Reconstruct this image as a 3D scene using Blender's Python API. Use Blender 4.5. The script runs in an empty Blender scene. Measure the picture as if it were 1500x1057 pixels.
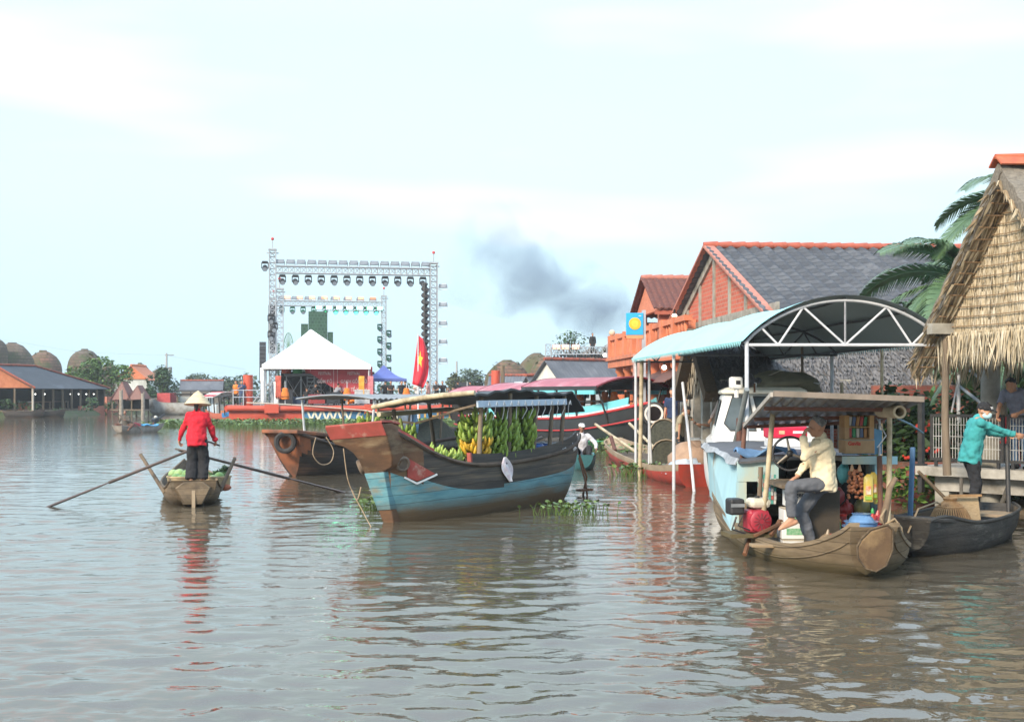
import bpy, math, random
import numpy as np
from math import sin, cos, pi, sqrt, atan2, radians as R
from mathutils import Vector as V, Matrix, noise as MN
rnd = random.Random(7)
EXPO, SUN_E, WAVE, GLOW, HAZE = 1.0, 3.0, .0034, 14.0, .0005
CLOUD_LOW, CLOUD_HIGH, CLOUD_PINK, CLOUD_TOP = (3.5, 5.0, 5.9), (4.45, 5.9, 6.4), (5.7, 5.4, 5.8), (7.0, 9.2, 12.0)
SC = bpy.context.scene
C = SC.collection
F, HZ, CH = 1800.0, 577.0, 2.0          # focal length and horizon measured on the photograph, eye height in metres


def W(px, py, d):
    return V(((px - 750) * d / F, d, CH + (HZ - py) * d / F))


def G(px, py, z=0.0):
    return W(px, py, (CH - z) * F / (py - HZ))


# ------------------------------------------------------------------ mesh builder
class MB:
    def __init__(s):
        s.v = []; s.f = []; s.k = []; s.m = None

    def add(s, vs, fs, k=0):
        b = len(s.v)
        if s.m is not None:
            vs = [s.m @ V(p) for p in vs]
        s.v += [tuple(p) for p in vs]
        s.f += [tuple(b + i for i in f) for f in fs]
        s.k += [k] * len(fs)
        return s

    def box(s, c, d, rz=0.0, k=0, rx=0.0, ry=0.0):
        M = Matrix.Translation(c) @ Matrix.Rotation(rz, 4, 'Z') @ Matrix.Rotation(ry, 4, 'Y') @ Matrix.Rotation(rx, 4, 'X')
        h = [x / 2 for x in d]
        vs = [M @ V((sx * h[0], sy * h[1], sz * h[2])) for sz in (-1, 1) for sx, sy in ((-1, -1), (1, -1), (1, 1), (-1, 1))]
        return s.add(vs, [(3, 2, 1, 0), (4, 5, 6, 7), (0, 1, 5, 4), (1, 2, 6, 5), (2, 3, 7, 6), (3, 0, 4, 7)], k)

    def bb(s, lo, hi, k=0):
        lo, hi = V(lo), V(hi)
        return s.box((lo + hi) / 2, hi - lo, 0, k)

    def bar(s, p, q, w, h, k=0, up=(0, 0, 1)):
        p, q = V(p), V(q); d = (q - p).normalized(); up = V(up)
        if abs(d.dot(up)) > .98:
            up = V((0, 1, 0))
        a = d.cross(up).normalized() * w / 2; b = a.cross(d).normalized() * h / 2
        vs = [c + x * a + y * b for c in (p, q) for x, y in ((-1, -1), (1, -1), (1, 1), (-1, 1))]
        return s.add(vs, [(0, 1, 2, 3), (7, 6, 5, 4), (0, 4, 5, 1), (1, 5, 6, 2), (2, 6, 7, 3), (3, 7, 4, 0)], k)

    def pipe(s, pts, r, n=6, k=0, cap=True, flat=1.0):
        pts = [V(p) for p in pts]; m = len(pts)
        rs = r if isinstance(r, (list, tuple)) else [r] * m
        vs = []; a = None
        for i, p in enumerate(pts):
            d = (pts[min(i + 1, m - 1)] - pts[max(i - 1, 0)])
            d = d.normalized() if d.length > 1e-9 else V((0, 0, 1))
            if a is None:
                a = d.cross(V((0, 0, 1)) if abs(d.z) < .9 else V((1, 0, 0)))
            a = (a - d * a.dot(d))
            a = a.normalized() if a.length > 1e-6 else d.orthogonal().normalized()
            b = d.cross(a)
            for j in range(n):
                t = 2 * pi * j / n
                vs.append(p + a * cos(t) * rs[i] + b * sin(t) * rs[i] * flat)
        fs = [(i * n + j, i * n + (j + 1) % n, (i + 1) * n + (j + 1) % n, (i + 1) * n + j) for i in range(m - 1) for j in range(n)]
        if cap:
            fs += [tuple(range(n))[::-1], tuple((m - 1) * n + j for j in range(n))]
        return s.add(vs, fs, k)

    def tube(s, p, q, r, r2=None, n=8, k=0):
        return s.pipe([p, q], [r, r if r2 is None else r2], n, k)

    def lathe(s, prof, c=(0, 0, 0), n=16, k=0, M=None):
        c = V(c); vs = []
        for r, z in prof:
            for j in range(n):
                t = 2 * pi * j / n; p = V((r * cos(t), r * sin(t), z))
                vs.append((M @ p if M else p) + c)
        m = len(prof)
        fs = [(i * n + j, i * n + (j + 1) % n, (i + 1) * n + (j + 1) % n, (i + 1) * n + j) for i in range(m - 1) for j in range(n)]
        if prof[0][0] > 1e-4: fs.append(tuple(range(n))[::-1])
        if prof[-1][0] > 1e-4: fs.append(tuple((m - 1) * n + j for j in range(n)))
        return s.add(vs, fs, k)

    def ball(s, c, r, n=10, k=0, M=None, noise=0.0):
        r = r if isinstance(r, (list, tuple)) else (r, r, r)
        c = V(c); vs = []; h = max(4, n // 2)
        for i in range(h + 1):
            a = pi * i / h
            for j in range(n):
                t = 2 * pi * j / n
                p = V((sin(a) * cos(t), sin(a) * sin(t), -cos(a)))
                if noise:
                    p *= 1 + noise * MN.noise(p * 2.3 + c * 3.1)
                p = V((p.x * r[0], p.y * r[1], p.z * r[2]))
                vs.append((M @ p if M else p) + c)
        fs = [(i * n + j, i * n + (j + 1) % n, (i + 1) * n + (j + 1) % n, (i + 1) * n + j) for i in range(h) for j in range(n)]
        return s.add(vs, fs, k)

    def cap_(s, p, q, r0, r1=None, n=10, k=0):
        """tapered capsule"""
        p, q = V(p), V(q); r1 = r0 if r1 is None else r1
        d = (q - p); L = d.length; d = d.normalized() if L > 1e-6 else V((0, 0, 1))
        pts = []; rs = []
        for a in (-90, -60, -30, 0):
            pts.append(p + d * r0 * sin(R(a))); rs.append(max(r0 * cos(R(a)), 1e-3))
        for a in (0, 30, 60, 90):
            pts.append(q + d * r1 * sin(R(a))); rs.append(max(r1 * cos(R(a)), 1e-3))
        return s.pipe(pts, rs, n, k)

    def loft(s, rings, closed=True, cap=True, k=0):
        n = len(rings[0]); m = len(rings); vs = [p for r in rings for p in r]
        kk = n if closed else n - 1
        fs = [(i * n + j, i * n + (j + 1) % n, (i + 1) * n + (j + 1) % n, (i + 1) * n + j) for i in range(m - 1) for j in range(kk)]
        if cap: fs += [tuple(range(n))[::-1], tuple((m - 1) * n + j for j in range(n))]
        return s.add(vs, fs, k)

    def prism(s, pts, off, k=0):
        pts = [V(p) for p in pts]; off = V(off); n = len(pts)
        return s.add(pts + [p + off for p in pts], [tuple(range(n))[::-1], tuple(range(n, 2 * n))] + [(i, (i + 1) % n, n + (i + 1) % n, n + i) for i in range(n)], k)

    def slab(s, a, b, c, d, t, k=0):
        """four corners and a thickness straight along the normal"""
        a, b, c, d = map(V, (a, b, c, d)); nn = (b - a).cross(d - a).normalized() * t
        return s.prism([a, b, c, d], nn, k)

    def quad(s, a, b, c, d, k=0):
        return s.add([a, b, c, d], [(0, 1, 2, 3)], k)

    def sheet(s, fn, nu, nv, th=0.0, k=0):
        """surface fn(u,v); with th it becomes a closed slab of that thickness"""
        P = [[V(fn(i / nu, j / nv)) for j in range(nv + 1)] for i in range(nu + 1)]
        idx = lambda i, j: i * (nv + 1) + j
        fs = [(idx(i, j), idx(i + 1, j), idx(i + 1, j + 1), idx(i, j + 1)) for i in range(nu) for j in range(nv)]
        vs = [p for r in P for p in r]
        if th:
            N = len(vs); lo = []
            for i in range(nu + 1):
                for j in range(nv + 1):
                    du = P[min(i + 1, nu)][j] - P[max(i - 1, 0)][j]; dv = P[i][min(j + 1, nv)] - P[i][max(j - 1, 0)]
                    lo.append(P[i][j] - du.cross(dv).normalized() * th)
            fs = fs + [tuple(N + q for q in f[::-1]) for f in fs]
            edge = [idx(i, 0) for i in range(nu + 1)] + [idx(nu, j) for j in range(1, nv + 1)] + [idx(i, nv) for i in range(nu - 1, -1, -1)] + [idx(0, j) for j in range(nv - 1, 0, -1)]
            fs += [(edge[(q + 1) % len(edge)], edge[q], N + edge[q], N + edge[(q + 1) % len(edge)]) for q in range(len(edge))]
            vs = vs + lo
        return s.add(vs, fs, k)

    def mesh(s, name):
        me = bpy.data.meshes.new(name)
        me.from_pydata(s.v, [], s.f); me.validate()
        return me

    def build(s, name, mats, parent=None, smooth=0, bevel=0.0):
        me = s.mesh(name)
        mats = mats if isinstance(mats, (list, tuple)) else [mats]
        for m in mats: me.materials.append(m)
        if len(mats) > 1 and len(me.polygons) == len(s.k):
            me.polygons.foreach_set('material_index', s.k)
        if smooth:
            me.polygons.foreach_set('use_smooth', [True] * len(me.polygons))
            if smooth < 180: me.set_sharp_from_angle(angle=R(smooth))
        o = bpy.data.objects.new(name, me); C.objects.link(o)
        if parent: o.parent = parent
        if bevel:
            b = o.modifiers.new('soft', 'BEVEL'); b.width = bevel; b.segments = 2; b.limit_method = 'ANGLE'
        return o


def tag(o, label=None, cat=None, group=None, kind=None):
    if label: o['label'] = label
    if cat: o['category'] = cat
    if group: o['group'] = group
    if kind: o['kind'] = kind
    return o


def thing(name, label, cat, loc=(0, 0, 0), rz=0.0, group=None):
    o = bpy.data.objects.new(name, None); C.objects.link(o)
    o.location = loc; o.rotation_euler = (0, 0, rz); o.empty_display_size = .1
    return tag(o, label, cat, group)


def dup(root, loc=None, rz=None, label=None, group=None, scale=None):
    def rec(o, par):
        c = o.copy(); C.objects.link(c); c.parent = par
        for ch in list(o.children): rec(ch, c)
        return c
    r = rec(root, None)
    if loc is not None: r.location = loc
    if rz is not None: r.rotation_euler = (r.rotation_euler[0], r.rotation_euler[1], rz)
    if label: r['label'] = label
    if group: r['group'] = group
    if scale: r.scale = scale if isinstance(scale, (list, tuple)) else (scale,) * 3
    return r


# ------------------------------------------------------------------ materials
MATS = {}


def M(name, c1, c2=None, sc=4.0, rough=.75, bump=0.0, metal=0.0, spec=.4, stretch=(1, 1, 1), lo=.35, hi=.65, dirt=None, dsc=1.2, dlo=.5, dhi=.7,
      emit=None, es=0.0, kind='noise', mortar=(.35, .32, .28), bw=.22, bh=.075, alpha=1.0, bsc=None, zdirt=None, detail=6.0, back=None, seam=0.0):
    """procedural surface: two tones by noise, optional dirt patches, mud line above the water, bricks or waves"""
    if name in MATS: return MATS[name]
    m = bpy.data.materials.new(name); m.use_nodes = True; MATS[name] = m
    nt = m.node_tree; N = nt.nodes; L = nt.links; b = N['Principled BSDF']
    b.inputs['Roughness'].default_value = rough; b.inputs['Metallic'].default_value = metal
    b.inputs['Specular IOR Level'].default_value = spec
    tc = N.new('ShaderNodeTexCoord'); mp = N.new('ShaderNodeMapping'); mp.inputs['Scale'].default_value = stretch
    L.new(tc.outputs['Object'], mp.inputs['Vector'])
    c1 = (*c1, 1); c2 = (*(c2 or tuple(x * .72 for x in c1[:3])), 1)

    def noi(scale, src=mp, det=detail):
        n = N.new('ShaderNodeTexNoise'); n.inputs['Scale'].default_value = scale; n.inputs['Detail'].default_value = det
        n.inputs['Roughness'].default_value = .62
        L.new(src.outputs[0] if src is mp else src, n.inputs['Vector']); return n

    def ramp(sock, a, bb, ca=(0, 0, 0, 1), cb=(1, 1, 1, 1)):
        r = N.new('ShaderNodeValToRGB'); e = r.color_ramp.elements
        e[0].position = a; e[1].position = bb; e[0].color = ca; e[1].color = cb
        L.new(sock, r.inputs[0]); return r.outputs[0]

    def mix(fac, a, bb):
        x = N.new('ShaderNodeMix'); x.data_type = 'RGBA'
        for s, val in ((x.inputs[0], fac), (x.inputs[6], a), (x.inputs[7], bb)):
            if hasattr(val, 'type'): L.new(val, s)
            else: s.default_value = val
        return x.outputs[2]
    n1 = noi(sc); col = ramp(n1.outputs[0], lo, hi, c1, c2); hgt = n1.outputs[0]
    if kind == 'brick':
        sp = N.new('ShaderNodeSeparateXYZ'); L.new(tc.outputs['Object'], sp.inputs[0])
        ad = N.new('ShaderNodeMath'); L.new(sp.outputs[0], ad.inputs[0]); L.new(sp.outputs[1], ad.inputs[1])
        cb = N.new('ShaderNodeCombineXYZ'); L.new(ad.outputs[0], cb.inputs[0]); L.new(sp.outputs[2], cb.inputs[1])
        br = N.new('ShaderNodeTexBrick'); L.new(cb.outputs[0], br.inputs['Vector'])
        br.inputs['Scale'].default_value = 1; br.inputs['Brick Width'].default_value = bw; br.inputs['Row Height'].default_value = bh
        br.inputs['Mortar Size'].default_value = bh * .12; br.inputs['Bias'].default_value = 0
        br.inputs['Color1'].default_value = c1; br.inputs['Color2'].default_value = c2; br.inputs['Mortar'].default_value = (*mortar, 1)
        col = mix(ramp(n1.outputs[0], .3, .8), br.outputs[0], mix(.5, br.outputs[0], c2)); hgt = br.outputs[1]
    elif kind in ('wavex', 'wavey', 'wavez', 'tilex', 'tiley'):
        w = N.new('ShaderNodeTexWave'); w.wave_type = 'BANDS'; w.bands_direction = kind[-1].upper()
        w.inputs['Scale'].default_value = bw; w.inputs['Distortion'].default_value = .35 if kind[0] == 'w' else .1
        L.new(mp.outputs[0], w.inputs['Vector']); hgt = w.outputs[1]
    if dirt:
        n2 = noi(dsc); col = mix(ramp(n2.outputs[0], dlo, dhi), col, (*dirt, 1))
    if seam:                                    # caulked plank joints every `seam` metres
        sp = N.new('ShaderNodeSeparateXYZ'); L.new(tc.outputs['Object'], sp.inputs[0]); n4 = noi(.9, tc.outputs['Object'], 2)
        q = N.new('ShaderNodeMath'); q.operation = 'MULTIPLY_ADD'; q.inputs[1].default_value = .5 * seam; L.new(n4.outputs[0], q.inputs[0]); L.new(sp.outputs[2], q.inputs[2])
        q2 = N.new('ShaderNodeMath'); q2.operation = 'DIVIDE'; q2.inputs[1].default_value = seam; L.new(q.outputs[0], q2.inputs[0])
        q3 = N.new('ShaderNodeMath'); q3.operation = 'FRACT'; L.new(q2.outputs[0], q3.inputs[0])
        col = mix(ramp(q3.outputs[0], .03, .09, (.75, .75, .75, 1), (0, 0, 0, 1)), col, tuple(x * .25 for x in c2[:3]) + (1,))
    if zdirt:                                   # (colour, z where the mud is solid, z where it ends)
        sp = N.new('ShaderNodeSeparateXYZ'); L.new(tc.outputs['Object'], sp.inputs[0])
        n3 = noi(2.5); ms = N.new('ShaderNodeMath'); ms.operation = 'MULTIPLY_ADD'; ms.inputs[1].default_value = -.28; L.new(n3.outputs[0], ms.inputs[0])
        L.new(sp.outputs[2], ms.inputs[2])
        mr = N.new('ShaderNodeMapRange'); L.new(ms.outputs[0], mr.inputs[0])
        mr.inputs[1].default_value = zdirt[1] - .14; mr.inputs[2].default_value = zdirt[2] - .14
        mr.inputs[3].default_value = 1; mr.inputs[4].default_value = 0
        col = mix(mr.outputs[0], col, (*zdirt[0], 1))
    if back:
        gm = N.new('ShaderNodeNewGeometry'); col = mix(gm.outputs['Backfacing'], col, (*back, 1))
    L.new(col, b.inputs['Base Color'])
    if bump:
        bp = N.new('ShaderNodeBump'); bp.inputs['Strength'].default_value = min(1, bump); bp.inputs['Distance'].default_value = bsc or .02
        L.new(hgt, bp.inputs['Height']); L.new(bp.outputs[0], b.inputs['Normal'])
    if emit:
        b.inputs['Emission Color'].default_value = (*emit, 1); b.inputs['Emission Strength'].default_value = es
    if alpha < 1: b.inputs['Alpha'].default_value = alpha
    return m


FOLDS = [bpy.data.textures.new('folds', 'CLOUDS'), bpy.data.textures.new('creases', 'MARBLE')]
FOLDS[0].noise_scale = .11; FOLDS[1].noise_scale = .16; FOLDS[1].turbulence = 9; FOLDS[1].noise_depth = 2


def remesh(mb, name, mat, parent, vox, it=2, fac=.5, wr=0.0):
    me = mb.mesh(name); o = bpy.data.objects.new(name + '_raw', me); C.objects.link(o)
    r = o.modifiers.new('r', 'REMESH'); r.mode = 'VOXEL'; r.voxel_size = vox
    if it:
        s = o.modifiers.new('s', 'SMOOTH'); s.iterations = it; s.factor = fac
    if wr:
        d = o.modifiers.new('d', 'DISPLACE'); d.texture = FOLDS[0]; d.strength = wr; d.mid_level = .5; d.texture_coords = 'LOCAL'
        d = o.modifiers.new('d', 'DISPLACE'); d.texture = FOLDS[1]; d.strength = wr * .7; d.mid_level = .5; d.texture_coords = 'LOCAL'
    dg = bpy.context.evaluated_depsgraph_get()
    nm = bpy.data.meshes.new_from_object(o.evaluated_get(dg))
    bpy.data.objects.remove(o); bpy.data.meshes.remove(me)
    nm.name = name; nm.materials.clear(); nm.materials.append(mat)
    nm.polygons.foreach_set('use_smooth', [True] * len(nm.polygons))
    q = bpy.data.objects.new(name, nm); C.objects.link(q); q.parent = parent
    return q


def text(name, s, size, mat, Mx, parent=None, ext=.004, bold=.0, align='LEFT', xs=1.0):
    cu = bpy.data.curves.new(name, 'FONT'); cu.body = s; cu.size = size; cu.extrude = ext; cu.offset = bold; cu.align_x = align; cu.resolution_u = 3
    o = bpy.data.objects.new(name + '_raw', cu); C.objects.link(o)
    dg = bpy.context.evaluated_depsgraph_get()
    me = bpy.data.meshes.new_from_object(o.evaluated_get(dg)); bpy.data.objects.remove(o)
    me.transform(Mx @ Matrix.Diagonal((xs, 1, 1, 1))); me.materials.clear(); me.materials.append(mat)
    q = bpy.data.objects.new(name, me); C.objects.link(q)
    if parent: q.parent = parent
    return q


def facing(o, right, up):
    """matrix that lays text (x right, y up) on a wall at o"""
    r = V(right).normalized(); u = V(up).normalized(); n = r.cross(u)
    m = Matrix((r, u, n)).transposed().to_4x4(); m.translation = V(o)
    return m


# ------------------------------------------------------------------ people
def ik(a, c, l1, l2, pole):
    a, c, pole = V(a), V(c), V(pole); d = c - a; L = min(d.length, (l1 + l2) * .999); dn = d.normalized()
    x = (l1 * l1 - l2 * l2 + L * L) / (2 * L); h = sqrt(max(l1 * l1 - x * x, 0))
    p = pole - dn * pole.dot(dn)
    p = p.normalized() if p.length > 1e-6 else dn.orthogonal().normalized()
    return a + dn * x + p * h, a + dn * L


def ellring(c, up, side, w, d, n=14):
    up = V(up).normalized(); side = V(side); side = (side - up * side.dot(up)).normalized(); f = side.cross(up)
    return [V(c) + side * w * cos(2 * pi * i / n) + f * d * sin(2 * pi * i / n) for i in range(n)]


def hand(mb, w, d, nrm, sgn, curl=.5, s=1.0):
    d = V(d).normalized(); nrm = V(nrm); nrm = (nrm - d * nrm.dot(d)).normalized(); sd = d.cross(nrm).normalized() * sgn
    Mx = Matrix((d, sd, nrm)).transposed()
    mb.ball(w + d * .045 * s, (.05 * s, .041 * s, .019 * s), 10, M=Mx)
    for i, ln in enumerate((.068, .078, .073, .056)):
        b = w + d * .082 * s + sd * (.031 - .0205 * i) * s
        a = curl * .9; p1 = b + (d * cos(a) + nrm * sin(a)) * ln * .5 * s
        a2 = curl * 2.1; p2 = p1 + (d * cos(a2) + nrm * sin(a2)) * ln * .5 * s
        mb.cap_(b, p1, .0105 * s, .0098 * s, 6); mb.cap_(p1, p2, .0098 * s, .0085 * s, 6)
    tb = w + d * .02 * s + sd * .03 * s; t1 = tb + (d * .7 + sd * .65 + nrm * .3 * curl).normalized() * .042 * s
    t2 = t1 + (d * .95 + sd * .1 + nrm * .6 * curl).normalized() * .034 * s
    mb.cap_(tb, t1, .013 * s, .011 * s, 6); mb.cap_(t1, t2, .011 * s, .009 * s, 6)


TORSO = [(-.16, .160, .118), (-.05, .168, .122), (.12, .158, .112), (.32, .146, .104), (.55, .162, .112), (.75, .172, .110), (.88, .165, .095), (.97, .11, .075), (1.03, .065, .06)]


def person(label, loc, rz, hip=(0, 0, .87), neck=None, head=None, face=(1, 0, 0), side=(0, 1, 0), hl=None, hr=None, fl=None, fr=None,
           pl=(-.3, .4, -.4), pr=(-.3, -.4, -.4), kl=(1, .1, 0), kr=(1, -.1, 0), tl=(1, .1, -.1), tr=(1, -.1, -.1),
           skin=None, shirt=None, pants=None, hair=None, shoe=None, vox=.016, sleeve=1.0, leg=1.0, nl=None, nr=None, sw=.175, sdrop=.055, pw=1.0, cl=.5, cr=.5, dl=None, dr=None,
           group=None, hem=-.16, puff=1.0, scale=1.0, eyes=False, bunlen=0, cat='person', shortneck=.0):
    hip = V(hip); neck = V(neck) if neck is not None else hip + V((.02, 0, .52)); up = (neck - hip).normalized(); side = V(side)
    side = (side - up * side.dot(up)).normalized(); fwd = side.cross(up)
    face = V(face).normalized(); head = V(head) if head is not None else neck + V((face.x * .03, face.y * .03, .165))
    L = (neck - hip).length
    shl = neck - up * sdrop + side * sw; shr = neck - up * sdrop - side * sw
    jl = hip + side * .088 - up * .02; jr = hip - side * .088 - up * .02
    hl = V(hl) if hl is not None else shl + V((.04, .06, -.52)); hr = V(hr) if hr is not None else shr + V((.04, -.06, -.52))
    fl = V(fl) if fl is not None else jl + V((0, .02, -.775)); fr = V(fr) if fr is not None else jr + V((0, -.02, -.775))
    el, hl = ik(shl, hl, .285, .25, pl); er, hr = ik(shr, hr, .285, .25, pr)
    kl_, fl = ik(jl, fl, .41, .385, kl); kr_, fr = ik(jr, fr, .41, .385, kr)
    T = thing('person', label, cat, loc, rz, group); T.scale = (scale,) * 3
    b = MB()
    # head: skull, jaw, brow, nose, ears
    hs = face.cross(V((0, 0, 1))); hs = (hs.normalized() if hs.length > .05 else side) * -1
    hu = face.cross(hs) * 1.0
    if hu.z < 0: hu = -hu
    Mh = Matrix((face, hs, hu)).transposed()
    h = lambda x, y, z: head + face * x + hs * y + hu * z
    b.ball(h(-.008, 0, .022), (.098, .078, .098), 14, M=Mh); b.ball(h(.028, 0, -.045), (.062, .057, .07), 12, M=Mh)
    b.ball(h(.058, 0, -.085), (.026, .028, .024), 8, M=Mh)
    b.cap_(h(.088, 0, .012), h(.106, 0, -.028), .010, .015, 8)
    b.cap_(h(.08, -.03, .028), h(.08, .03, .028), .012, .012, 6)
    b.cap_(h(.086, -.018, -.055), h(.086, .018, -.055), .010, .010, 6)
    for q in (-1, 1): b.ball(h(-.005, q * .08, -.01), (.018, .010, .032), 8, M=Mh); b.ball(h(.06, q * .045, -.022), (.03, .028, .028), 8, M=Mh)
    b.cap_(neck - up * .04, h(-.018, 0, -.055), .056, .052)
    b.loft([ellring(hip + up * L * t, up, side, w - .012, d - .012) for t, w, d in TORSO])
    for sg, sh, e, w, nn, cu, dd in ((1, shl, el, hl, nl, cl, dl), (-1, shr, er, hr, nr, cr, dr)):
        b.ball(sh, .058, 10); b.cap_(sh, e, .047, .037); b.cap_(e, e.lerp(w, .3), .037, .039); b.cap_(e.lerp(w, .3), w, .039, .026)
        dd = V(dd) if dd is not None else w - e
        nn = V(nn) if nn is not None else -side * sg
        hand(b, w, dd, nn, sg, cu)
    for j, k, f, t in ((jl, kl_, fl, tl), (jr, kr_, fr, tr)):
        b.cap_(j, k, .082, .056); b.cap_(k, k.lerp(f, .35), .054, .056); b.cap_(k.lerp(f, .35), f, .056, .037)
        if not shoe:
            t = V(t).normalized()
            b.cap_(f - t * .05 + V((0, 0, -.045)), f + t * .12 + V((0, 0, -.05)), .033, .03); b.cap_(f, f + t * .1 + V((0, 0, -.04)), .037, .03)
            for i in range(5): o_ = t.cross(V((0, 0, 1))).normalized() * (i - 2) * .014; b.cap_(f + t * .12 + o_ + V((0, 0, -.055)), f + t * (.165 - abs(i - 1) * .008) + o_ + V((0, 0, -.06)), .0115, .010, 6)
    remesh(b, 'body', skin, T, vox, 2)
    if shirt:
        b = MB()
        b.loft([ellring(hip + up * L * t, up, side, (w + .016) * puff, (d + .02) * puff) for t, w, d in TORSO if t > -.1 and t < 1] if hem > -.1 else
               [ellring(hip + up * L * hem, up, side, .178 * puff, .142 * puff)] + [ellring(hip + up * L * t, up, side, (w + .016) * puff, (d + .02) * puff) for t, w, d in TORSO if t > hem + .03 and t < 1])
        b.cap_(neck - up * .02, neck + up * .015, .068, .062)
        for sh, e, w in ((shl, el, hl), (shr, er, hr)):
            b.ball(sh, .074, 10)
            if sleeve >= 1:
                b.pipe([sh, e], [.066, .056], 10); b.ball(e, .056, 8); b.pipe([e, e.lerp(w, .93)], [.056, .044], 10)
            else:
                b.pipe([sh, sh.lerp(e, sleeve)], [.066, .066], 10)
        remesh(b, 'shirt', shirt, T, vox, 2, .4, .030 if vox < .02 else .015)
    if pants:
        b = MB()
        b.loft([ellring(hip + up * L * t, up, side, w, d) for t, w, d in ((-.2, .15, .12), (-.05, .178, .135), (.12, .172, .126))]); q = pw
        for j, k, f in ((jl, kl_, fl), (jr, kr_, fr)):
            b.ball(j, .098, 10); b.pipe([j, k], [.102, .076 * q], 12); b.ball(k, .076 * q, 10)
            b.pipe([k, k.lerp(f, .92 * leg)], [.076 * q, .064 * q * q], 12)
        remesh(b, 'trousers', pants, T, vox, 2, .4, .022 if vox < .02 else 0)
    if hair:
        b = MB()
        for i in range(60):
            u = rnd.uniform(-1, 1); t = rnd.uniform(0, 2 * pi); q = V((sqrt(1 - u * u) * cos(t), sqrt(1 - u * u) * sin(t), u))
            if q.z < -.35 or (q.x > .35 and q.z < .55) or (q.x > -.1 and q.z < .15): continue
            b.ball(h(q.x * .094 - .012, q.y * .076, q.z * .096 + .026), .024, 6)
        b.ball(h(-.022, 0, .05), (.09, .078, .08), 12, M=Mh)
        if bunlen: b.cap_(h(-.09, 0, 0), h(-.1, 0, -bunlen), .05, .03)
        remesh(b, 'hair', hair, T, vox * .9, 1)
    if eyes:
        for q in (-1, 1): MB().ball(h(.083, q * .03, .005), .012, 8).build('eye', M('eye dark', (.02, .015, .012), rough=.2), T, 180)
    if shoe:
        for f, t in ((fl, tl), (fr, tr)):
            b = MB(); t = V(t); t.z = 0; t.normalize()
            b.cap_(f - t * .06 + V((0, 0, -.04)), f + t * .14 + V((0, 0, -.048)), .042, .036); b.cap_(f + V((0, 0, .02)), f + t * .06 + V((0, 0, -.03)), .05, .042)
            remesh(b, 'shoe', shoe, T, .015, 1)
    T['head'] = tuple(head); T['facev'] = tuple(face)
    T['wl'] = tuple(hl); T['wr'] = tuple(hr)
    return T, h, Mh
# ------------------------------------------------------------------ camera, sky, sun
SC.render.engine = 'CYCLES'
cam = bpy.data.objects.new('camera', bpy.data.cameras.new('camera')); C.objects.link(cam); SC.camera = cam
cam.location = (0, 0, CH); cam.rotation_euler = (R(90), 0, 0)
cam.data.sensor_width = 36; cam.data.lens = 36 * F / 1500; cam.data.shift_y = (HZ - 528.5) / 1500
cam.data.clip_start = .2; cam.data.clip_end = 3000
SC.view_settings.view_transform = 'Standard'; SC.view_settings.look = 'None'; SC.view_settings.exposure = EXPO; SC.view_settings.gamma = 1
SC.cycles.use_denoising = True
SC.cycles.max_bounces = 6; SC.cycles.diffuse_bounces = 3; SC.cycles.glossy_bounces = 3; SC.cycles.transparent_max_bounces = 6; SC.cycles.volume_bounces = 0
SC.cycles.sample_clamp_indirect = 6
SUN_EL, SUN_AZ = 30, 215                      # degrees; azimuth clockwise from +Y: behind and to the west of the camera
wd = bpy.data.worlds.new('World'); SC.world = wd; wd.use_nodes = True
nt = wd.node_tree; N = nt.nodes; L = nt.links; bg = N['Background']; bg.inputs[1].default_value = .1
sky = N.new('ShaderNodeTexSky'); sky.sky_type = 'NISHITA'; sky.sun_disc = False; sky.sun_elevation = R(SUN_EL); sky.sun_rotation = R(SUN_AZ)
sky.dust_density = 2.0; sky.air_density = 1.0; sky.ozone_density = 1.5
tc = N.new('ShaderNodeTexCoord'); mp = N.new('ShaderNodeMapping'); mp.inputs['Scale'].default_value = (1.0, 1.0, 2.6); L.new(tc.outputs['Generated'], mp.inputs[0])
no = N.new('ShaderNodeTexNoise'); no.inputs['Scale'].default_value = 1.5; no.inputs['Detail'].default_value = 4; no.inputs['Roughness'].default_value = .45; L.new(mp.outputs[0], no.inputs['Vector'])
rp = N.new('ShaderNodeValToRGB'); rp.color_ramp.elements[0].position = .25; rp.color_ramp.elements[1].position = .75
rp.color_ramp.elements[0].color = (.82, .82, .82, 1); rp.color_ramp.elements[1].color = (1, 1, 1, 1); L.new(no.outputs[0], rp.inputs[0])
# high thin overcast: milky cyan, a little bluer low down in the west, faint pink low in the east
sx = N.new('ShaderNodeSeparateXYZ'); L.new(tc.outputs['Generated'], sx.inputs[0])
mr = N.new('ShaderNodeMapRange'); L.new(sx.outputs[2], mr.inputs[0]); mr.inputs[1].default_value = -.02; mr.inputs[2].default_value = .16
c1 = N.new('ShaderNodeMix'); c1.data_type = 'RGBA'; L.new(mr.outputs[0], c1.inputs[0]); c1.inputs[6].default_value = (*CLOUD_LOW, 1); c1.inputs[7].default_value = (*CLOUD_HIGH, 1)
n2 = N.new('ShaderNodeTexNoise'); n2.inputs['Scale'].default_value = 2.2; n2.inputs['Detail'].default_value = 3; mp2 = N.new('ShaderNodeMapping'); mp2.inputs['Scale'].default_value = (1, 1, 5); mp2.inputs['Location'].default_value = (3.1, 1.7, .4); L.new(tc.outputs['Generated'], mp2.inputs[0]); L.new(mp2.outputs[0], n2.inputs['Vector'])
r2 = N.new('ShaderNodeValToRGB'); r2.color_ramp.elements[0].position = .55; r2.color_ramp.elements[1].position = .72; L.new(n2.outputs[0], r2.inputs[0])
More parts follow.
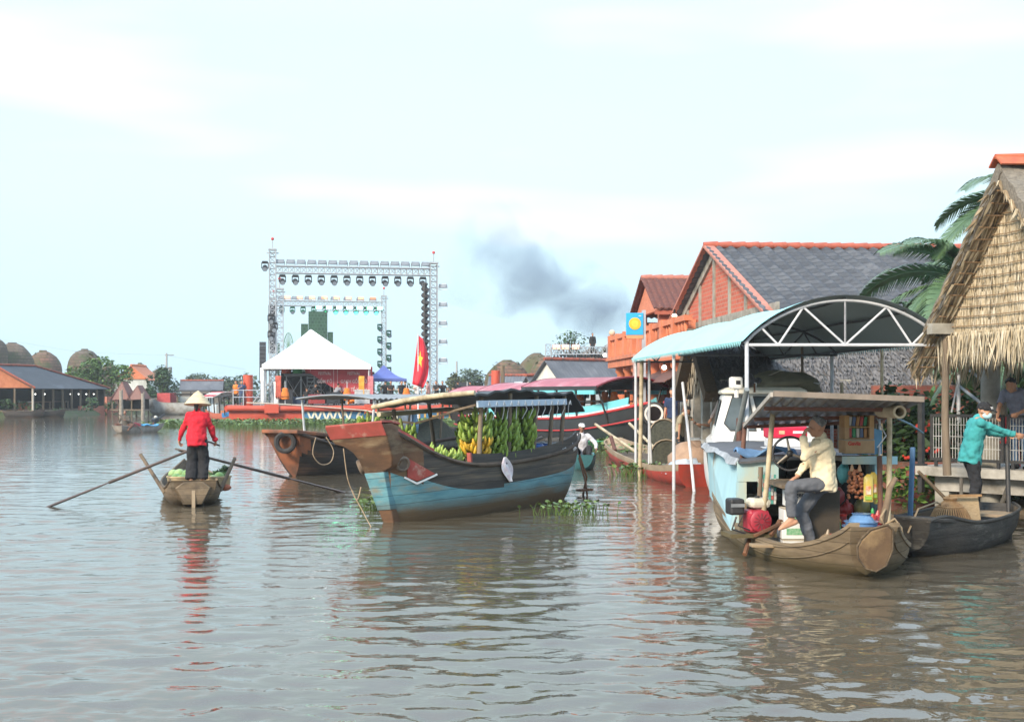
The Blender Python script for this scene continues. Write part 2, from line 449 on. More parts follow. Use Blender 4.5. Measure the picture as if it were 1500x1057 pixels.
c2 = N.new('ShaderNodeMix'); c2.data_type = 'RGBA'; L.new(r2.outputs[0], c2.inputs[0]); L.new(c1.outputs[2], c2.inputs[6]); c2.inputs[7].default_value = (*CLOUD_PINK, 1)
mr2 = N.new('ShaderNodeMapRange'); L.new(sx.outputs[2], mr2.inputs[0]); mr2.inputs[1].default_value = .28; mr2.inputs[2].default_value = .62
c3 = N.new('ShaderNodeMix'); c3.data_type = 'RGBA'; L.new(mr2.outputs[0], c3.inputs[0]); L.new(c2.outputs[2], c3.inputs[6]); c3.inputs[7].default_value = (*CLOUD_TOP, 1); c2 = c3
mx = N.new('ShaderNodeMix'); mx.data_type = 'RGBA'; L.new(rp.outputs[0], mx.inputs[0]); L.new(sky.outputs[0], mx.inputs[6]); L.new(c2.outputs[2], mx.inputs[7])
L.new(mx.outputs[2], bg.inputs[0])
sl = bpy.data.lights.new('sun', 'SUN'); sl.energy = SUN_E; sl.angle = R(14); sl.color = (1, .86, .68)
so = bpy.data.objects.new('sun', sl); C.objects.link(so); so.location = (0, 0, 40)
sd = V((sin(R(SUN_AZ)) * cos(R(SUN_EL)), cos(R(SUN_AZ)) * cos(R(SUN_EL)), sin(R(SUN_EL))))
so.rotation_euler = (-sd).to_track_quat('-Z', 'Y').to_euler()


# ------------------------------------------------------------------ water: wave-displaced fan of quads, finer towards the boats
def make_water():
    rng = np.random.default_rng(3)
    r = [2.5]
    while r[-1] < 420: r.append(r[-1] * 1.0068 + .0)
    r = np.array(r); nr = len(r); na = 560
    a = np.linspace(R(-50), R(50), na)
    Rr, A = np.meshgrid(r, a, indexing='ij'); X = Rr * np.sin(A); Y = Rr * np.cos(A); Z = np.zeros_like(X)
    cell = np.maximum(Rr * .0068, Rr * (R(100) / na))
    wob = .5 * np.sin(X * .31 + 1.3 * np.sin(Y * .17)) + .5 * np.sin(Y * .23 + X * .11 + 2)
    calm = .75 + .35 * np.sin(X * .21 + 1.7 * np.sin(Y * .13 + .5)) * np.sin(Y * .19 - X * .07 + 1)
    for i in range(72):
        lam = float(np.exp(rng.uniform(np.log(.16), np.log(1.9)))); th = rng.normal(pi / 2, .5) + (0 if rng.random() < .75 else rng.normal(0, .7)); k = 2 * pi / lam
        amp = WAVE * (1.6 if lam < .65 else .8) * lam * (.55 + .6 * rng.random()) / (1 + (lam / .9) ** 2)
        ph = rng.uniform(0, 2 * pi); arg = k * (X * np.cos(th) + Y * np.sin(th)) + ph + 1.6 * wob * (.5 + rng.random()) + .8 * np.sin(X * rng.uniform(.3, 1.1) + Y * rng.uniform(.3, .9) + ph)
        fade = np.clip((lam - 2.2 * cell) / (1.5 * cell), 0, 1)
        s = np.sin(arg); Z += amp * fade * (s + .25 * np.cos(2 * arg))
    Z *= calm; Z -= .005
    me = bpy.data.meshes.new('water'); nv = nr * na
    co = np.stack([X, Y, Z], -1).reshape(-1, 3).astype(np.float32)
    I = np.arange(nv).reshape(nr, na); q = np.stack([I[:-1, :-1], I[:-1, 1:], I[1:, 1:], I[1:, :-1]], -1)[:, :, ::-1].reshape(-1, 4).astype(np.int32)
    nq = len(q); me.vertices.add(nv); me.vertices.foreach_set('co', co.ravel()); me.loops.add(nq * 4); me.loops.foreach_set('vertex_index', q.ravel())
    me.polygons.add(nq); me.polygons.foreach_set('loop_start', np.arange(0, nq * 4, 4, dtype=np.int32)); me.polygons.foreach_set('loop_total', np.full(nq, 4, dtype=np.int32))
    me.polygons.foreach_set('use_smooth', np.ones(nq, bool)); me.update(calc_edges=True); me.validate()
    if me.polygons[0].normal.z < 0: me.flip_normals()
    o = bpy.data.objects.new('water', me); C.objects.link(o)
    m = M('river water', (.098, .080, .055), (.08, .065, .043), sc=.35, rough=.03, spec=.5)
    nt = m.node_tree; b = nt.nodes['Principled BSDF']; b.inputs['IOR'].default_value = 1.6
    tc = nt.nodes.new('ShaderNodeTexCoord'); mp = nt.nodes.new('ShaderNodeMapping'); mp.inputs['Scale'].default_value = (.55, 1.0, 1); nt.links.new(tc.outputs['Object'], mp.inputs[0])
    n1 = nt.nodes.new('ShaderNodeTexNoise'); n1.inputs['Scale'].default_value = 4.4; n1.inputs['Detail'].default_value = 4; n1.inputs['Roughness'].default_value = .5; n1.inputs['Distortion'].default_value = .6; nt.links.new(mp.outputs[0], n1.inputs['Vector'])
    bp = nt.nodes.new('ShaderNodeBump'); bp.inputs['Strength'].default_value = .26; bp.inputs['Distance'].default_value = .04; nt.links.new(n1.outputs[0], bp.inputs['Height']); nt.links.new(bp.outputs[0], b.inputs['Normal'])
    me.materials.append(m); tag(o, 'muddy brown river water with soft ripples mirroring the pale sky', kind='structure')


make_water()
g = MB().quad((-900, -20, -1.6), (900, -20, -1.6), (900, 1800, -1.6), (-900, 1800, -1.6)).build('ground', M('river bed', (.12, .09, .05)))
tag(g, 'muddy ground under the river and beyond', kind='structure')
mud = M('bank mud', (.14, .105, .07), (.08, .062, .04), sc=1.2, bump=.6, bsc=.1, rough=.9)
grassy = M('bank grass', (.06, .09, .025), (.10, .085, .05), sc=.8, bump=.5, bsc=.1, rough=.9)


def bank(name, label, edge, back, z, m):
    """a strip of raised ground: water edge line, lip and flat top"""
    mb = MB(); n = len(edge); rings = [[], [], [], []]
    for i, (e, b) in enumerate(zip(edge, back)):
        e, b = V((*e, 0)), V((*b, 0)); d = (b - e).normalized(); j = .25 * MN.noise(e * .4)
        rings[0].append(e + V((0, 0, -1.5)) - d * .4); rings[1].append(e + d * j + V((0, 0, -.1))); rings[2].append(e + d * (.8 + j) + V((0, 0, z + .1 * MN.noise(e * .7)))); rings[3].append(b + V((0, 0, z + .02)))
    mb.loft(rings, closed=False, cap=False)
    o = mb.build(name, m); tag(o, label, kind='structure'); return o


def interp(pts, n):
    out = []; seg = len(pts) - 1
    for i in range(n + 1):
        t = i / n * seg; k = min(int(t), seg - 1); f = t - k
        out.append(tuple(a + (b - a) * f for a, b in zip(pts[k], pts[k + 1])))
    return out


bank('riverbank', 'low muddy far riverbank under the sheds and trees', interp([(-75, 95), (-48, 103), (-41, 112), (-40, 122), (-36, 128), (-33, 138), (-30, 150), (-20, 172), (6, 185), (12, 150)], 60),
     interp([(-200, 100), (-150, 150), (-130, 200), (-120, 260), (-110, 300), (-90, 330), (-60, 340), (-20, 340), (30, 330), (60, 300)], 60), .45, grassy)
bank('riverbank', 'muddy bank below the brick buildings', interp([(12, 150), (5, 100), (2.8, 80), (5.2, 58), (6.2, 45), (6.3, 38), (6.5, 31), (7.1, 24), (8.3, 21), (9.5, 17), (10.5, 10), (11, 4)], 60),
     interp([(60, 250), (70, 150), (70, 100), (70, 70), (70, 50), (70, 45), (70, 40), (70, 30), (70, 22), (70, 18), (70, 10), (70, 0)], 60), .5, mud)

# ------------------------------------------------------------------ foliage
LEAF = {k: (M('leaf ' + k, a, b, sc=.9 if k != 'far' else .5, lo=.35, hi=.65, rough=.55, spec=.3), M('leaf light ' + k, tuple(x * 1.5 for x in a), a, sc=1.3, rough=.5, spec=.3))
        for k, a, b in (('green', (.088, .16, .032), (.036, .075, .018)), ('dark', (.040, .08, .024), (.018, .04, .015)), ('far', (.075, .105, .055), (.040, .066, .036)), ('olive', (.10, .105, .04), (.05, .058, .024)))}
bark = M('bark', (.13, .10, .07), (.06, .045, .03), sc=9, stretch=(1, 1, .2), bump=.5, rough=.9)


def leaves(mb, blobs, n, size, rg, flat=.5):
    wt = [r[0] * r[2] for c, r in blobs]
    for i in range(n):
        c, r = rg.choices(blobs, wt)[0]
        u = rg.uniform(-1, 1); t = rg.uniform(0, 2 * pi); q = V((sqrt(1 - u * u) * cos(t), sqrt(1 - u * u) * sin(t), u)) * rg.uniform(.35, 1.0) ** .55
        p = V(c) + V((q.x * r[0], q.y * r[1], q.z * r[2])); s = size * rg.uniform(.55, 1.35)
        a = V((rg.gauss(0, 1), rg.gauss(0, 1), rg.gauss(0, flat))).normalized(); b = a.cross(V((rg.gauss(0, .5), rg.gauss(0, .5), 1))).normalized()
        mb.add([p - a * s * .5, p + b * s * .28, p + a * s * .5 - V((0, 0, s * .15)), p - b * s * .28], [(0, 1, 2, 3)], 0 if rg.random() < .6 else 1)


def crownblobs(w, h, z0, rg, n=9):
    out = []
    for i in range(n):
        a = rg.uniform(0, 2 * pi); rr = rg.uniform(.1, .62) * w; zz = z0 + h * rg.uniform(.25, .78); s = rg.uniform(.26, .46)
        out.append((V((rr * cos(a), rr * sin(a), zz)), (w * s, w * s, h * s * .62)))
    out.append((V((0, 0, z0 + h * .78)), (w * .38, w * .38, h * .22)))
    return out


def tree(label, loc, w, h, z0, kind='green', n=1500, leaf=.35, seed=1, group=None, name='broadleaf_tree'):
    rg = random.Random(seed); t = thing(name, label, 'tree', loc, 0, group)
    bl = crownblobs(w, h - z0, z0, rg); mb = MB(); leaves(mb, bl, n, leaf, rg); mb.build('crown', LEAF[kind], t)
    mb = MB(); mb.pipe([(0, 0, -.3), (.05, 0, z0 * .6), (0, .05, z0 + (h - z0) * .5)], [.035 * h, .026 * h, .01 * h], 8)
    for c, r in bl[:6]: mb.pipe([(0, .02, z0 * .8), c * .55 + V((0, 0, z0 * .35)), c], [.016 * h, .011 * h, .004 * h], 5)
    mb.build('trunk', bark, t, 60)
    return t


def bush(label, loc, w, d, h, kind='green', n=500, leaf=.22, seed=1, group=None, name='bush', cat='bush'):
    rg = random.Random(seed); mb = MB()
    bl = [(V((rg.uniform(-.6, .6) * w, rg.uniform(-.6, .6) * d, h * rg.uniform(.25, .7))), (w * .45, d * .45, h * rg.uniform(.3, .5))) for _ in range(6)]
    leaves(mb, bl, n, leaf, rg); o = mb.build(name, LEAF[kind]); o.location = loc
    return tag(o, label, cat, group)


def wood(label, pts, h, n, leaf, seed, kind='far'):
    rg = random.Random(seed); mb = MB(); bl = []
    for i in range(int(n / 55)):
        k = rg.uniform(0, len(pts) - 1.001); a, b = pts[int(k)], pts[int(k) + 1]; f = k - int(k); hh = h * rg.uniform(.5, 1.0) * (.75 + .35 * sin(k * 9.1) * sin(k * 4.3 + seed))
        bl.append((V((a[0] + (b[0] - a[0]) * f, a[1] + (b[1] - a[1]) * f + rg.uniform(-5, 5), .4 + hh * rg.uniform(.3, .7))), (h * rg.uniform(.25, .5), h * .4, hh * .42)))
    leaves(mb, bl, n, leaf, rg); o = mb.build('woods', LEAF[kind]); tag(o, label, 'woods', kind='stuff'); return o


wood('hazy green line of far trees along the river bend', [(-70, 215), (-48, 205), (-30, 205), (-10, 205), (15, 200), (34, 185), (50, 170)], 6.0, 9000, .75, 5)
wood('dark green undergrowth along the foot of the far bank', [(-60, 104), (-40.2, 115), (-38.5, 124), (-34.5, 132), (-32, 143), (-28, 156), (-18, 176), (0, 186)], 1.5, 3600, .35, 6, 'dark')

# ------------------------------------------------------------------ generic buildings
tile_red = M('red clay tile', (.34, .085, .045), (.20, .045, .028), sc=7, rough=.8, bump=.5, dirt=(.10, .05, .04), dsc=2)
tile_old = M('weathered brown clay tile', (.16, .055, .035), (.075, .026, .022), sc=9, rough=.85, bump=.5, dirt=(.40, .22, .16), dsc=9, dlo=.62, dhi=.7)
fibro = M('grey fibre cement roofing', (.115, .12, .135), (.062, .066, .078), sc=1.6, rough=.85, stretch=(1, .35, 1), bump=.3, dirt=(.19, .19, .20), dsc=.8, dlo=.5, dhi=.75)
concrete = M('weathered concrete', (.36, .34, .29), (.22, .205, .175), sc=3, rough=.9, bump=.35, dirt=(.12, .115, .095), dsc=1.4)
brick = M('red brick', (.46, .145, .085), (.33, .085, .05), sc=2, kind='brick', mortar=(.36, .24, .18), rough=.9, bump=.4)
orange = M('orange brick paint', (.62, .215, .115), (.50, .16, .085), sc=1.6, kind='brick', mortar=(.55, .24, .15), bw=.3, bh=.09, rough=.85, bump=.15)
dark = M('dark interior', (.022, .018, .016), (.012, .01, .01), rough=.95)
white_wall = M('white render', (.62, .63, .60), (.42, .44, .41), sc=1.5, stretch=(1, 1, .4), rough=.9, dirt=(.28, .30, .26), dsc=1.1)
timber = M('weathered timber', (.20, .15, .10), (.10, .075, .05), sc=6, stretch=(1, 1, .12), rough=.9, bump=.5)
steel = M('galvanised steel', (.55, .57, .58), (.40, .42, .44), sc=12, rough=.42, metal=.55, spec=.5)


def gable_house(name, label, cat, org, ridge_dir, Ln, w, zr, ze, z0, wall, roof, cap, over=.35, rows=18, pitch=.28, amp=.03, wall_sides=True, group=None, w2=None, base=None, th=.06):
    """local x runs along the ridge from the gable, y across (negative y is the slope that faces the camera when the ridge runs east)"""
    t = thing(name, label, cat, org, ridge_dir, group); w2 = w2 or w
    s1 = (zr - ze)

    def slope(sg, ww):
        nx = min(int(Ln / pitch * 6), 420)
        nx = max(nx, 4) if amp else 2

        def fn(u, v):
            x = -over + (Ln + 2 * over) * u; k = v * rows; f = k - math.floor(k - 1e-6)
            vv = v * 1.06
            return (x, sg * ww * vv, zr - s1 * vv + (amp * sin(2 * pi * x / pitch) if amp else 0) + (.07 * (f - .5) if rows > 1 else 0))
        return MB().sheet(fn, nx, rows * 3 if rows > 1 else 1, th if sg > 0 else -th)
    slope(-1, w).build('roof', roof, t, 50); slope(1, w2).build('roof', roof, t, 50)
    mb = MB(); nseg = max(3, int(Ln / .45))
    for i in range(nseg):
        x = -over + (Ln + 2 * over) * i / nseg; mb.pipe([(x, 0, zr + .05), (x + (Ln + 2 * over) / nseg * 1.04, 0, zr + .06)], [.11, .135], 8)
    mb.build('ridge_cap', cap, t, 60)
    mb = MB(); mb.prism([(0, -w, z0), (0, -w, ze - .08), (0, 0, zr - .12), (0, w2, ze - .08), (0, w2, z0)], (.18, 0, 0))
    if wall_sides:
        mb.bb((.18, -w, z0), (Ln, -w + .18, ze - .1)); mb.bb((.18, w2 - .18, z0), (Ln, w2, ze - .1))
    mb.build('wall', wall, t)
    return t
# ------------------------------------------------------------------ smoke (a real volume far behind the orange building)
def make_smoke():
    a, b = W(985, 500, 150), W(660, 345, 150); ax = (b - a); Ln = ax.length; x = ax.normalized(); y = V((0, 1, 0)); z = x.cross(y).normalized(); y = z.cross(x)
    mb = MB(); rings = []
    for i in range(9):
        t = i / 8; r = 1.2 + 7.4 * t ** .8
        rings.append([V((t * Ln, r * cos(2 * pi * j / 14), r * sin(2 * pi * j / 14))) for j in range(14)])
    mb.loft(rings); m = bpy.data.materials.new('smoke'); m.use_nodes = True; nt = m.node_tree; N = nt.nodes; L = nt.links
    N.remove(N['Principled BSDF']); pv = N.new('ShaderNodeVolumePrincipled'); L.new(pv.outputs[0], N['Material Output'].inputs['Volume'])
    pv.inputs['Color'].default_value = (.36, .45, .60, 1); pv.inputs['Anisotropy'].default_value = .1
    tc = N.new('ShaderNodeTexCoord'); sp = N.new('ShaderNodeSeparateXYZ'); L.new(tc.outputs['Object'], sp.inputs[0])

    def mt(op, a_, b_=None, c_=None):
        n = N.new('ShaderNodeMath'); n.operation = op
        for i, q in enumerate((a_, b_, c_)):
            if q is None: continue
            if hasattr(q, 'type'): L.new(q, n.inputs[i])
            else: n.inputs[i].default_value = q
        return n.outputs[0]
    r = mt('SQRT', mt('ADD', mt('MULTIPLY', sp.outputs[1], sp.outputs[1]), mt('MULTIPLY', sp.outputs[2], sp.outputs[2])))
    rad = mt('MULTIPLY_ADD', mt('POWER', mt('MAXIMUM', mt('DIVIDE', sp.outputs[0], Ln), .001), .8), 7.0, 1.1)
    fall = mt('SUBTRACT', 1.0, mt('DIVIDE', r, rad))
    no = N.new('ShaderNodeTexNoise'); no.inputs['Scale'].default_value = .17; no.inputs['Detail'].default_value = 7; no.inputs['Roughness'].default_value = .62; no.inputs['Distortion'].default_value = .8; L.new(tc.outputs['Object'], no.inputs['Vector'])
    d = mt('ADD', mt('MULTIPLY', fall, .75), mt('MULTIPLY', mt('SUBTRACT', no.outputs[0], .5), 3.3)); d = mt('MAXIMUM', mt('SUBTRACT', d, .12), 0.0)
    ends = mt('MULTIPLY', mt('MINIMUM', mt('MULTIPLY', sp.outputs[0], .3), 1.0), mt('MAXIMUM', mt('SUBTRACT', 1.0, mt('POWER', mt('DIVIDE', sp.outputs[0], Ln), 2.0)), 0.0))
    L.new(mt('MULTIPLY', mt('MULTIPLY', d, ends), .37), pv.inputs['Density'])
    o = mb.build('smoke', m); o.matrix_world = Matrix.Translation(a) @ Matrix((x, y, z)).transposed().to_4x4()
    tag(o, 'dark blue grey smoke drifting up behind the orange building', 'smoke', kind='stuff')


make_smoke()

# ------------------------------------------------------------------ far bank: market shed, kilns, hut, boats
kiln_m = M('kiln brick', (.16, .11, .078), (.10, .072, .052), sc=2.2, kind='brick', mortar=(.06, .05, .04), bw=.9, bh=.42, rough=.95, bump=.7, bsc=.2, dirt=(.06, .075, .03), dsc=.5, dlo=.5, dhi=.65)
kiln_g = M('overgrown kiln brick', (.075, .085, .035), (.12, .08, .05), sc=.7, rough=.95, bump=.8, bsc=.3)
kiln_r = M('reddish kiln brick', (.21, .105, .07), (.13, .08, .05), sc=1.5, kind='brick', mortar=(.07, .05, .04), bw=.9, bh=.42, rough=.95, bump=.7, bsc=.2, dirt=(.07, .08, .03), dsc=.6, dlo=.48, dhi=.62)


def kiln(label, px, ytop, wpx, d, m, tall=1.5):
    top = W(px, ytop, d); r = wpx * .45 * d / F; z0 = .4; H = top.z - z0
    q_ = min(r * 1.12, H * .8); prof = [(r * 1.22, 0), (r * 1.18, H - q_ * 1.05), (r * 1.12, H - q_ * .78), (r * 1.0, H - q_ * .55), (r * .82, H - q_ * .34), (r * .58, H - q_ * .16), (r * .34, H - q_ * .05), (r * .24, H - q_ * .02), (r * .18, H)]
    mb = MB(); mb.lathe(prof, (0, 0, 0), 22)
    for i, p in enumerate(mb.v): q = V(p); mb.v[i] = tuple(q * (1 + .035 * MN.noise(q * .8 + V((px, 0, 0)))))
    t = thing('brick_kiln', label, 'kiln', (top.x, top.y, z0)); mb.build('dome', m, t, 180)
    mb = MB(); mb.lathe([(r * .24, H * .97), (r * .24, H * 1.015), (r * .17, H * 1.015), (r * .17, H * .96)], (0, 0, 0), 14); mb.build('chimney_rim', m, t)
    rg = random.Random(px); mb = MB(); leaves(mb, [((rg.uniform(-.5, .5) * r, -r * .35, H * .85), (r * .4, r * .4, H * .12)) for _ in range(4)], 160, .5, rg); mb.build('weeds', LEAF['olive'], t)
    return t


kiln('broad brown brick kiln dome behind the market shed roof', 18, 503, 58, 165, kiln_m)
kiln('grey brown kiln dome cut by the picture edge', -14, 492, 44, 160, kiln_m)
kiln('reddish brown kiln dome between the broad dome and the leafy tree', 63, 514, 50, 175, kiln_r)
kiln('tall brown kiln dome rising over the leafy green tree', 124, 512, 46, 172, kiln_m)
kiln('small kiln dome just past the leafy tree crown', 160, 532, 26, 190, kiln_m)
kiln('small overgrown kiln dome behind the orange pointed roof', 205, 532, 26, 185, kiln_g)
kiln('small dark kiln dome behind the dark leaved tree', 232, 541, 22, 195, kiln_m)
kiln('reddish overgrown kiln dome beyond the long orange roof', 743, 528, 64, 150, kiln_r)
kiln('green overgrown kiln dome with a sharp shoulder', 787, 518, 56, 160, kiln_g)
kiln('brown kiln dome just behind the white gabled house', 803, 522, 50, 140, kiln_r)
kiln('pale brown kiln dome under the lighting truss', 868, 512, 66, 135, kiln_m)
kiln('slate grey kiln dome peeking over beside the balcony', 902, 499, 44, 130, kiln_m)

t = thing('market_shed', 'wide open market shed with black sheet roof and orange gable', 'shed', (0, 0, 0))
black_roof = M('black roofing sheet', (.055, .058, .066), (.034, .036, .042), sc=1.2, rough=.7, stretch=(1, .3, 1), bump=.3, dirt=(.12, .13, .15), dsc=.6, dlo=.6, dhi=.72)
mb = MB(); th = -.08
mb.slab((-45.8, 108.6, 4.55), (-45.8, 118, 4.65), (-42.2, 129, 2.55), (-42.2, 108.6, 2.5), .08); mb.build('roof', black_roof, t)
mb = MB(); mb.slab((-45.8, 108.6, 4.55), (-49.6, 108.6, 2.5), (-49.6, 129, 2.5), (-45.8, 118, 4.65), .08); mb.build('roof', black_roof, t)
mb = MB(); mb.slab((-45.8, 118, 4.65), (-49.6, 129, 2.5), (-42.2, 129, 2.55), (-45.8, 118, 4.64), .08); mb.build('roof', black_roof, t)
MB().prism([(-49.2, 108.9, 2.55), (-42.6, 108.9, 2.55), (-45.8, 108.9, 4.4)], (0, .12, 0)).build('gable', M('orange board', (.42, .155, .075), (.33, .11, .05), sc=3, rough=.85), t)
mb = MB(); mb.pipe([(-45.8, 108.5, 4.62), (-45.8, 118, 4.72), (-42.2, 129, 2.64)], .11, 7); mb.pipe([(-45.8, 108.5, 4.62), (-42.1, 108.5, 2.55)], .1, 6); mb.pipe([(-45.8, 108.5, 4.62), (-49.7, 108.5, 2.55)], .1, 6); mb.build('ridge_cap', tile_red, t, 60)
for i in range(9): MB().tube((-42.5, 109 + i * 2.4, -.4), (-42.5, 109 + i * 2.4, 2.55), .11).build('post', timber if i else M('pale post', (.42, .38, .32)), t)
for i in range(4): MB().tube((-49.2 + i * 1.7, 109, .2), (-49.2 + i * 1.7, 109, 2.5), .1).build('post', timber, t)
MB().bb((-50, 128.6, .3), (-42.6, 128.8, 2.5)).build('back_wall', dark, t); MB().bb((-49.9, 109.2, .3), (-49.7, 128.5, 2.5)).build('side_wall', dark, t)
MB().bb((-49.6, 108.7, .3), (-42.3, 128.5, .55)).build('deck', timber, t)
mb = MB(); rg = random.Random(4)
for i in range(8):
    y = 110.2 + i * 2.2; lamp = thing('hanging_bulb', 'small white bulb hanging under the eave of the market shed', 'lamp', (-42.75, y, 2.5), 0, 'bulbs hanging along the market shed eave')
    MB().tube((0, 0, 0), (0, 0, -.42), .012, n=4).build('cord', dark, lamp); MB().ball((0, 0, -.5), .06, 8).build('bulb', M('lit bulb', (.9, .9, .85), emit=(1, .96, .88), es=3), lamp, 180)
for i, (nm, x, y, w_, h_, col) in enumerate((('cool_box', -44.4, 112, .9, .8, (.30, .12, .07)), ('market_table', -44.2, 116, 1.6, .75, (.2, .13, .08)), ('market_table', -44.4, 120.5, 1.6, .75, (.16, .11, .08)))):
    t2 = thing(nm, ['rust red chest under the shed eave', 'wooden table under the middle of the market shed', 'dark wooden table at the far end of the market shed'][i], nm.replace('_', ' ').replace('market ', ''), (x, y, .55))
    if i == 0: MB().bb((-w_ / 2, -.4, 0), (w_ / 2, .4, h_ - .12)).build('chest', M('chest paint', col), t2, bevel=.03); MB().bb((-w_ / 2 - .02, -.42, h_ - .118), (w_ / 2 + .02, .42, h_)).build('lid', M('lid paint', (.4, .38, .35)), t2, bevel=.02)
    else:
        MB().bb((-w_ / 2, -.5, h_ - .05), (w_ / 2, .5, h_)).build('table_top', M('table wood' + str(i), col), t2)
        for a in (-1, 1):
            for b in (-1, 1): MB().bb((a * (w_ / 2 - .1) - .04, b * .4 - .04, 0), (a * (w_ / 2 - .1) + .04, b * .4 + .04, h_ - .052)).build('leg', timber, t2)

# stilt hut with folded brown roofs, the orange pointed roof and the low brick walls
t = thing('stilt_hut', 'brown roofed stilt hut at the water with two folded gables', 'hut', W(192, 577, 117) * V((1, 1, 0))); t.scale = (.68, .68, .80)
hut_roof = M('brown rusted roof sheet', (.20, .085, .065), (.12, .055, .045), sc=3, rough=.85, stretch=(3, 1, .5), bump=.4)
for xx, ww, hh in ((-1.2, 1.4, 4.0), (.95, 1.25, 3.55)):
    mb = MB(); mb.slab((xx - ww, -1.5, 1.75), (xx, -.2, hh), (xx, 2.2, hh), (xx - ww, 2.2, 1.75), -.07); mb.build('roof', hut_roof, t)
    mb = MB(); mb.slab((xx, -.2, hh), (xx + ww, -1.5, 1.95), (xx + ww, 2.2, 1.95), (xx, 2.2, hh), -.07); mb.build('roof', hut_roof, t)
    mb = MB(); mb.prism([(xx - ww + .1, -1.2, 1.8), (xx + ww - .1, -1.2, 1.9), (xx, -.3, hh - .15)], (0, .08, 0)); mb.build('gable', M('faded brown boards', (.22, .11, .09), (.15, .075, .06), sc=5, stretch=(4, 1, .3)), t)
for x, y in ((-2.3, -1), (-.9, -1.1), (.4, -1), (1.9, -1.1), (-2.3, 1.8), (1.9, 1.8), (.2, 1.8)): MB().tube((x, y, -1), (x, y, 2.0), .1).build('stilt', timber, t)
MB().bb((-2.5, -1.3, .55), (2.2, 2, .7)).build('floor_deck', timber, t)
MB().bb((-2.3, 1.7, .7), (2, 1.8, 1.9)).build('back_wall', dark, t)
g_ = gable_house('orange_roof_house', 'small house with a bright orange pointed roof over a white band', 'house', (W(193, 577, 142).x, 142, 0), R(90), 5, 2.0, 5.3, 3.7, .3, white_wall, M('orange roof tile', (.62, .20, .09), (.5, .15, .07), sc=5), M('orange roof tile', (.62, .2, .09)), amp=0, rows=1)
MB().prism([(-.08, -1.9, 3.72), (-.08, 1.9, 3.72), (-.08, 0, 5.2)], (-.05, 0, 0)).build('gable_cladding', M('orange roof tile', (.62, .2, .09)), g_)
for nm, lb, px0, px1, d, z, m in (('brick_wall', 'orange brick retaining wall beneath the stilt hut', 155, 190, 122, 1.75, brick), ('brick_wall', 'low red brick retaining wall between the shed and the stilt hut', 116, 152, 118, .85, brick)):
    a, b = W(px0, 577, d), W(px1, 577, d + 3); o = MB().bar((a.x, a.y, z / 2 - .3), (b.x, b.y, z / 2 - .3), .3, z + .6).build(nm, m); tag(o, lb, 'wall')
for i, (px, y0, y1, d, lb) in enumerate(((177, 572, 612, 112, 'thick grey mooring post standing before the stilt hut'), (209, 576, 607, 116, 'pale forked mooring post at the water by the stilt hut'))):
    b = W(px, y0, d); t = thing('mooring_post', lb, 'post', (b.x, b.y, 0)); MB().pipe([(0, 0, -1), (.03, 0, .8), (0, .02, b.z)], [.2, .18, .17], 8).build('post_shaft', M('pale post wood', (.30, .26, .21), (.18, .15, .12), sc=5), t, 60)
    MB().pipe([(0, 0, b.z - .4), (.14, 0, b.z + .12)], [.08, .06], 6).build('fork', M('pale post wood', (.3, .26, .21)), t)
tree('large leafy bright green tree rising behind the market shed', (-45.0, 135, .3), 3.7, 5.9, .8, 'green', 3200, .42, 11)
tree('bushy green tree leaning out beside the shed roof', (-48.8, 137, .3), 2.6, 5.0, .8, 'green', 1500, .42, 12)
tree('dark leaved tree past the stilt hut', (-38.7, 136, .3), 2.3, 5.0, .8, 'dark', 1800, .36, 13)
tree('round dark shrub tree above the water past the stilt hut', (-38.6, 131, .3), 1.3, 2.6, .2, 'dark', 1500, .34, 15)
tree('grey green tree beyond the moored grey boat', (W(290, 577, 180).x, 180, .3), 4.0, 4.8, 1.0, 'far', 1300, .5, 16)
tree('pale green tree on the bend behind the barge stern', (W(335, 577, 170).x, 170, .3), 3.6, 4.2, .8, 'far', 1200, .5, 17)
tree('spreading tree beyond the front tower legs', (W(690, 577, 150).x, 150, .3), 3.6, 4.9, .6, 'far', 1500, .45, 18)
tree('light green young tree behind the black speaker cabinet', (W(667, 577, 140).x, 140, .3), 1.6, 4.2, .6, 'olive', 700, .4, 19)
tree('sparse dark treetop above the lighting truss', (W(835, 577, 120).x, 120, .3), 2.3, 8.0, 4.6, 'dark', 420, .34, 20)
for i, (px, d, w_, h_) in enumerate(((268, 165, 2.6, 2.6), (300, 178, 2.6, 2.5))):
    gable_house('riverside_house', ['grey roofed house behind the moored grey boat', 'low house with a reddish roof edge among the far trees'][i], 'house', (W(px, 577, d).x, d, 0), R(10), 5, 2.2, h_ + 1.2, h_, .3, M('dull wall', (.15, .13, .11)), fibro, tile_red, amp=0, rows=1)


def pole(label, px, ytop, d, z0=.3, arm=True):
    p = W(px, ytop, d); t = thing('utility_pole', label, 'utility pole', (p.x, p.y, z0)); H = p.z - z0
    MB().tube((0, 0, 0), (0, 0, H), .16, .11, 8).build('pole_shaft', M('pole concrete', (.36, .36, .35), (.28, .28, .27)), t, 60)
    if arm: MB().bar((-.2, 0, H - .25), (.9, 0, H - .25), .1, .1).build('crossarm', M('pole arm', (.2, .2, .2)), t); MB().lathe([(.22, H - 2.4), (.22, H - 1.7)], (.45, 0, 0), 10).build('transformer', M('pole arm', (.2, .2, .2)), t)
    return p


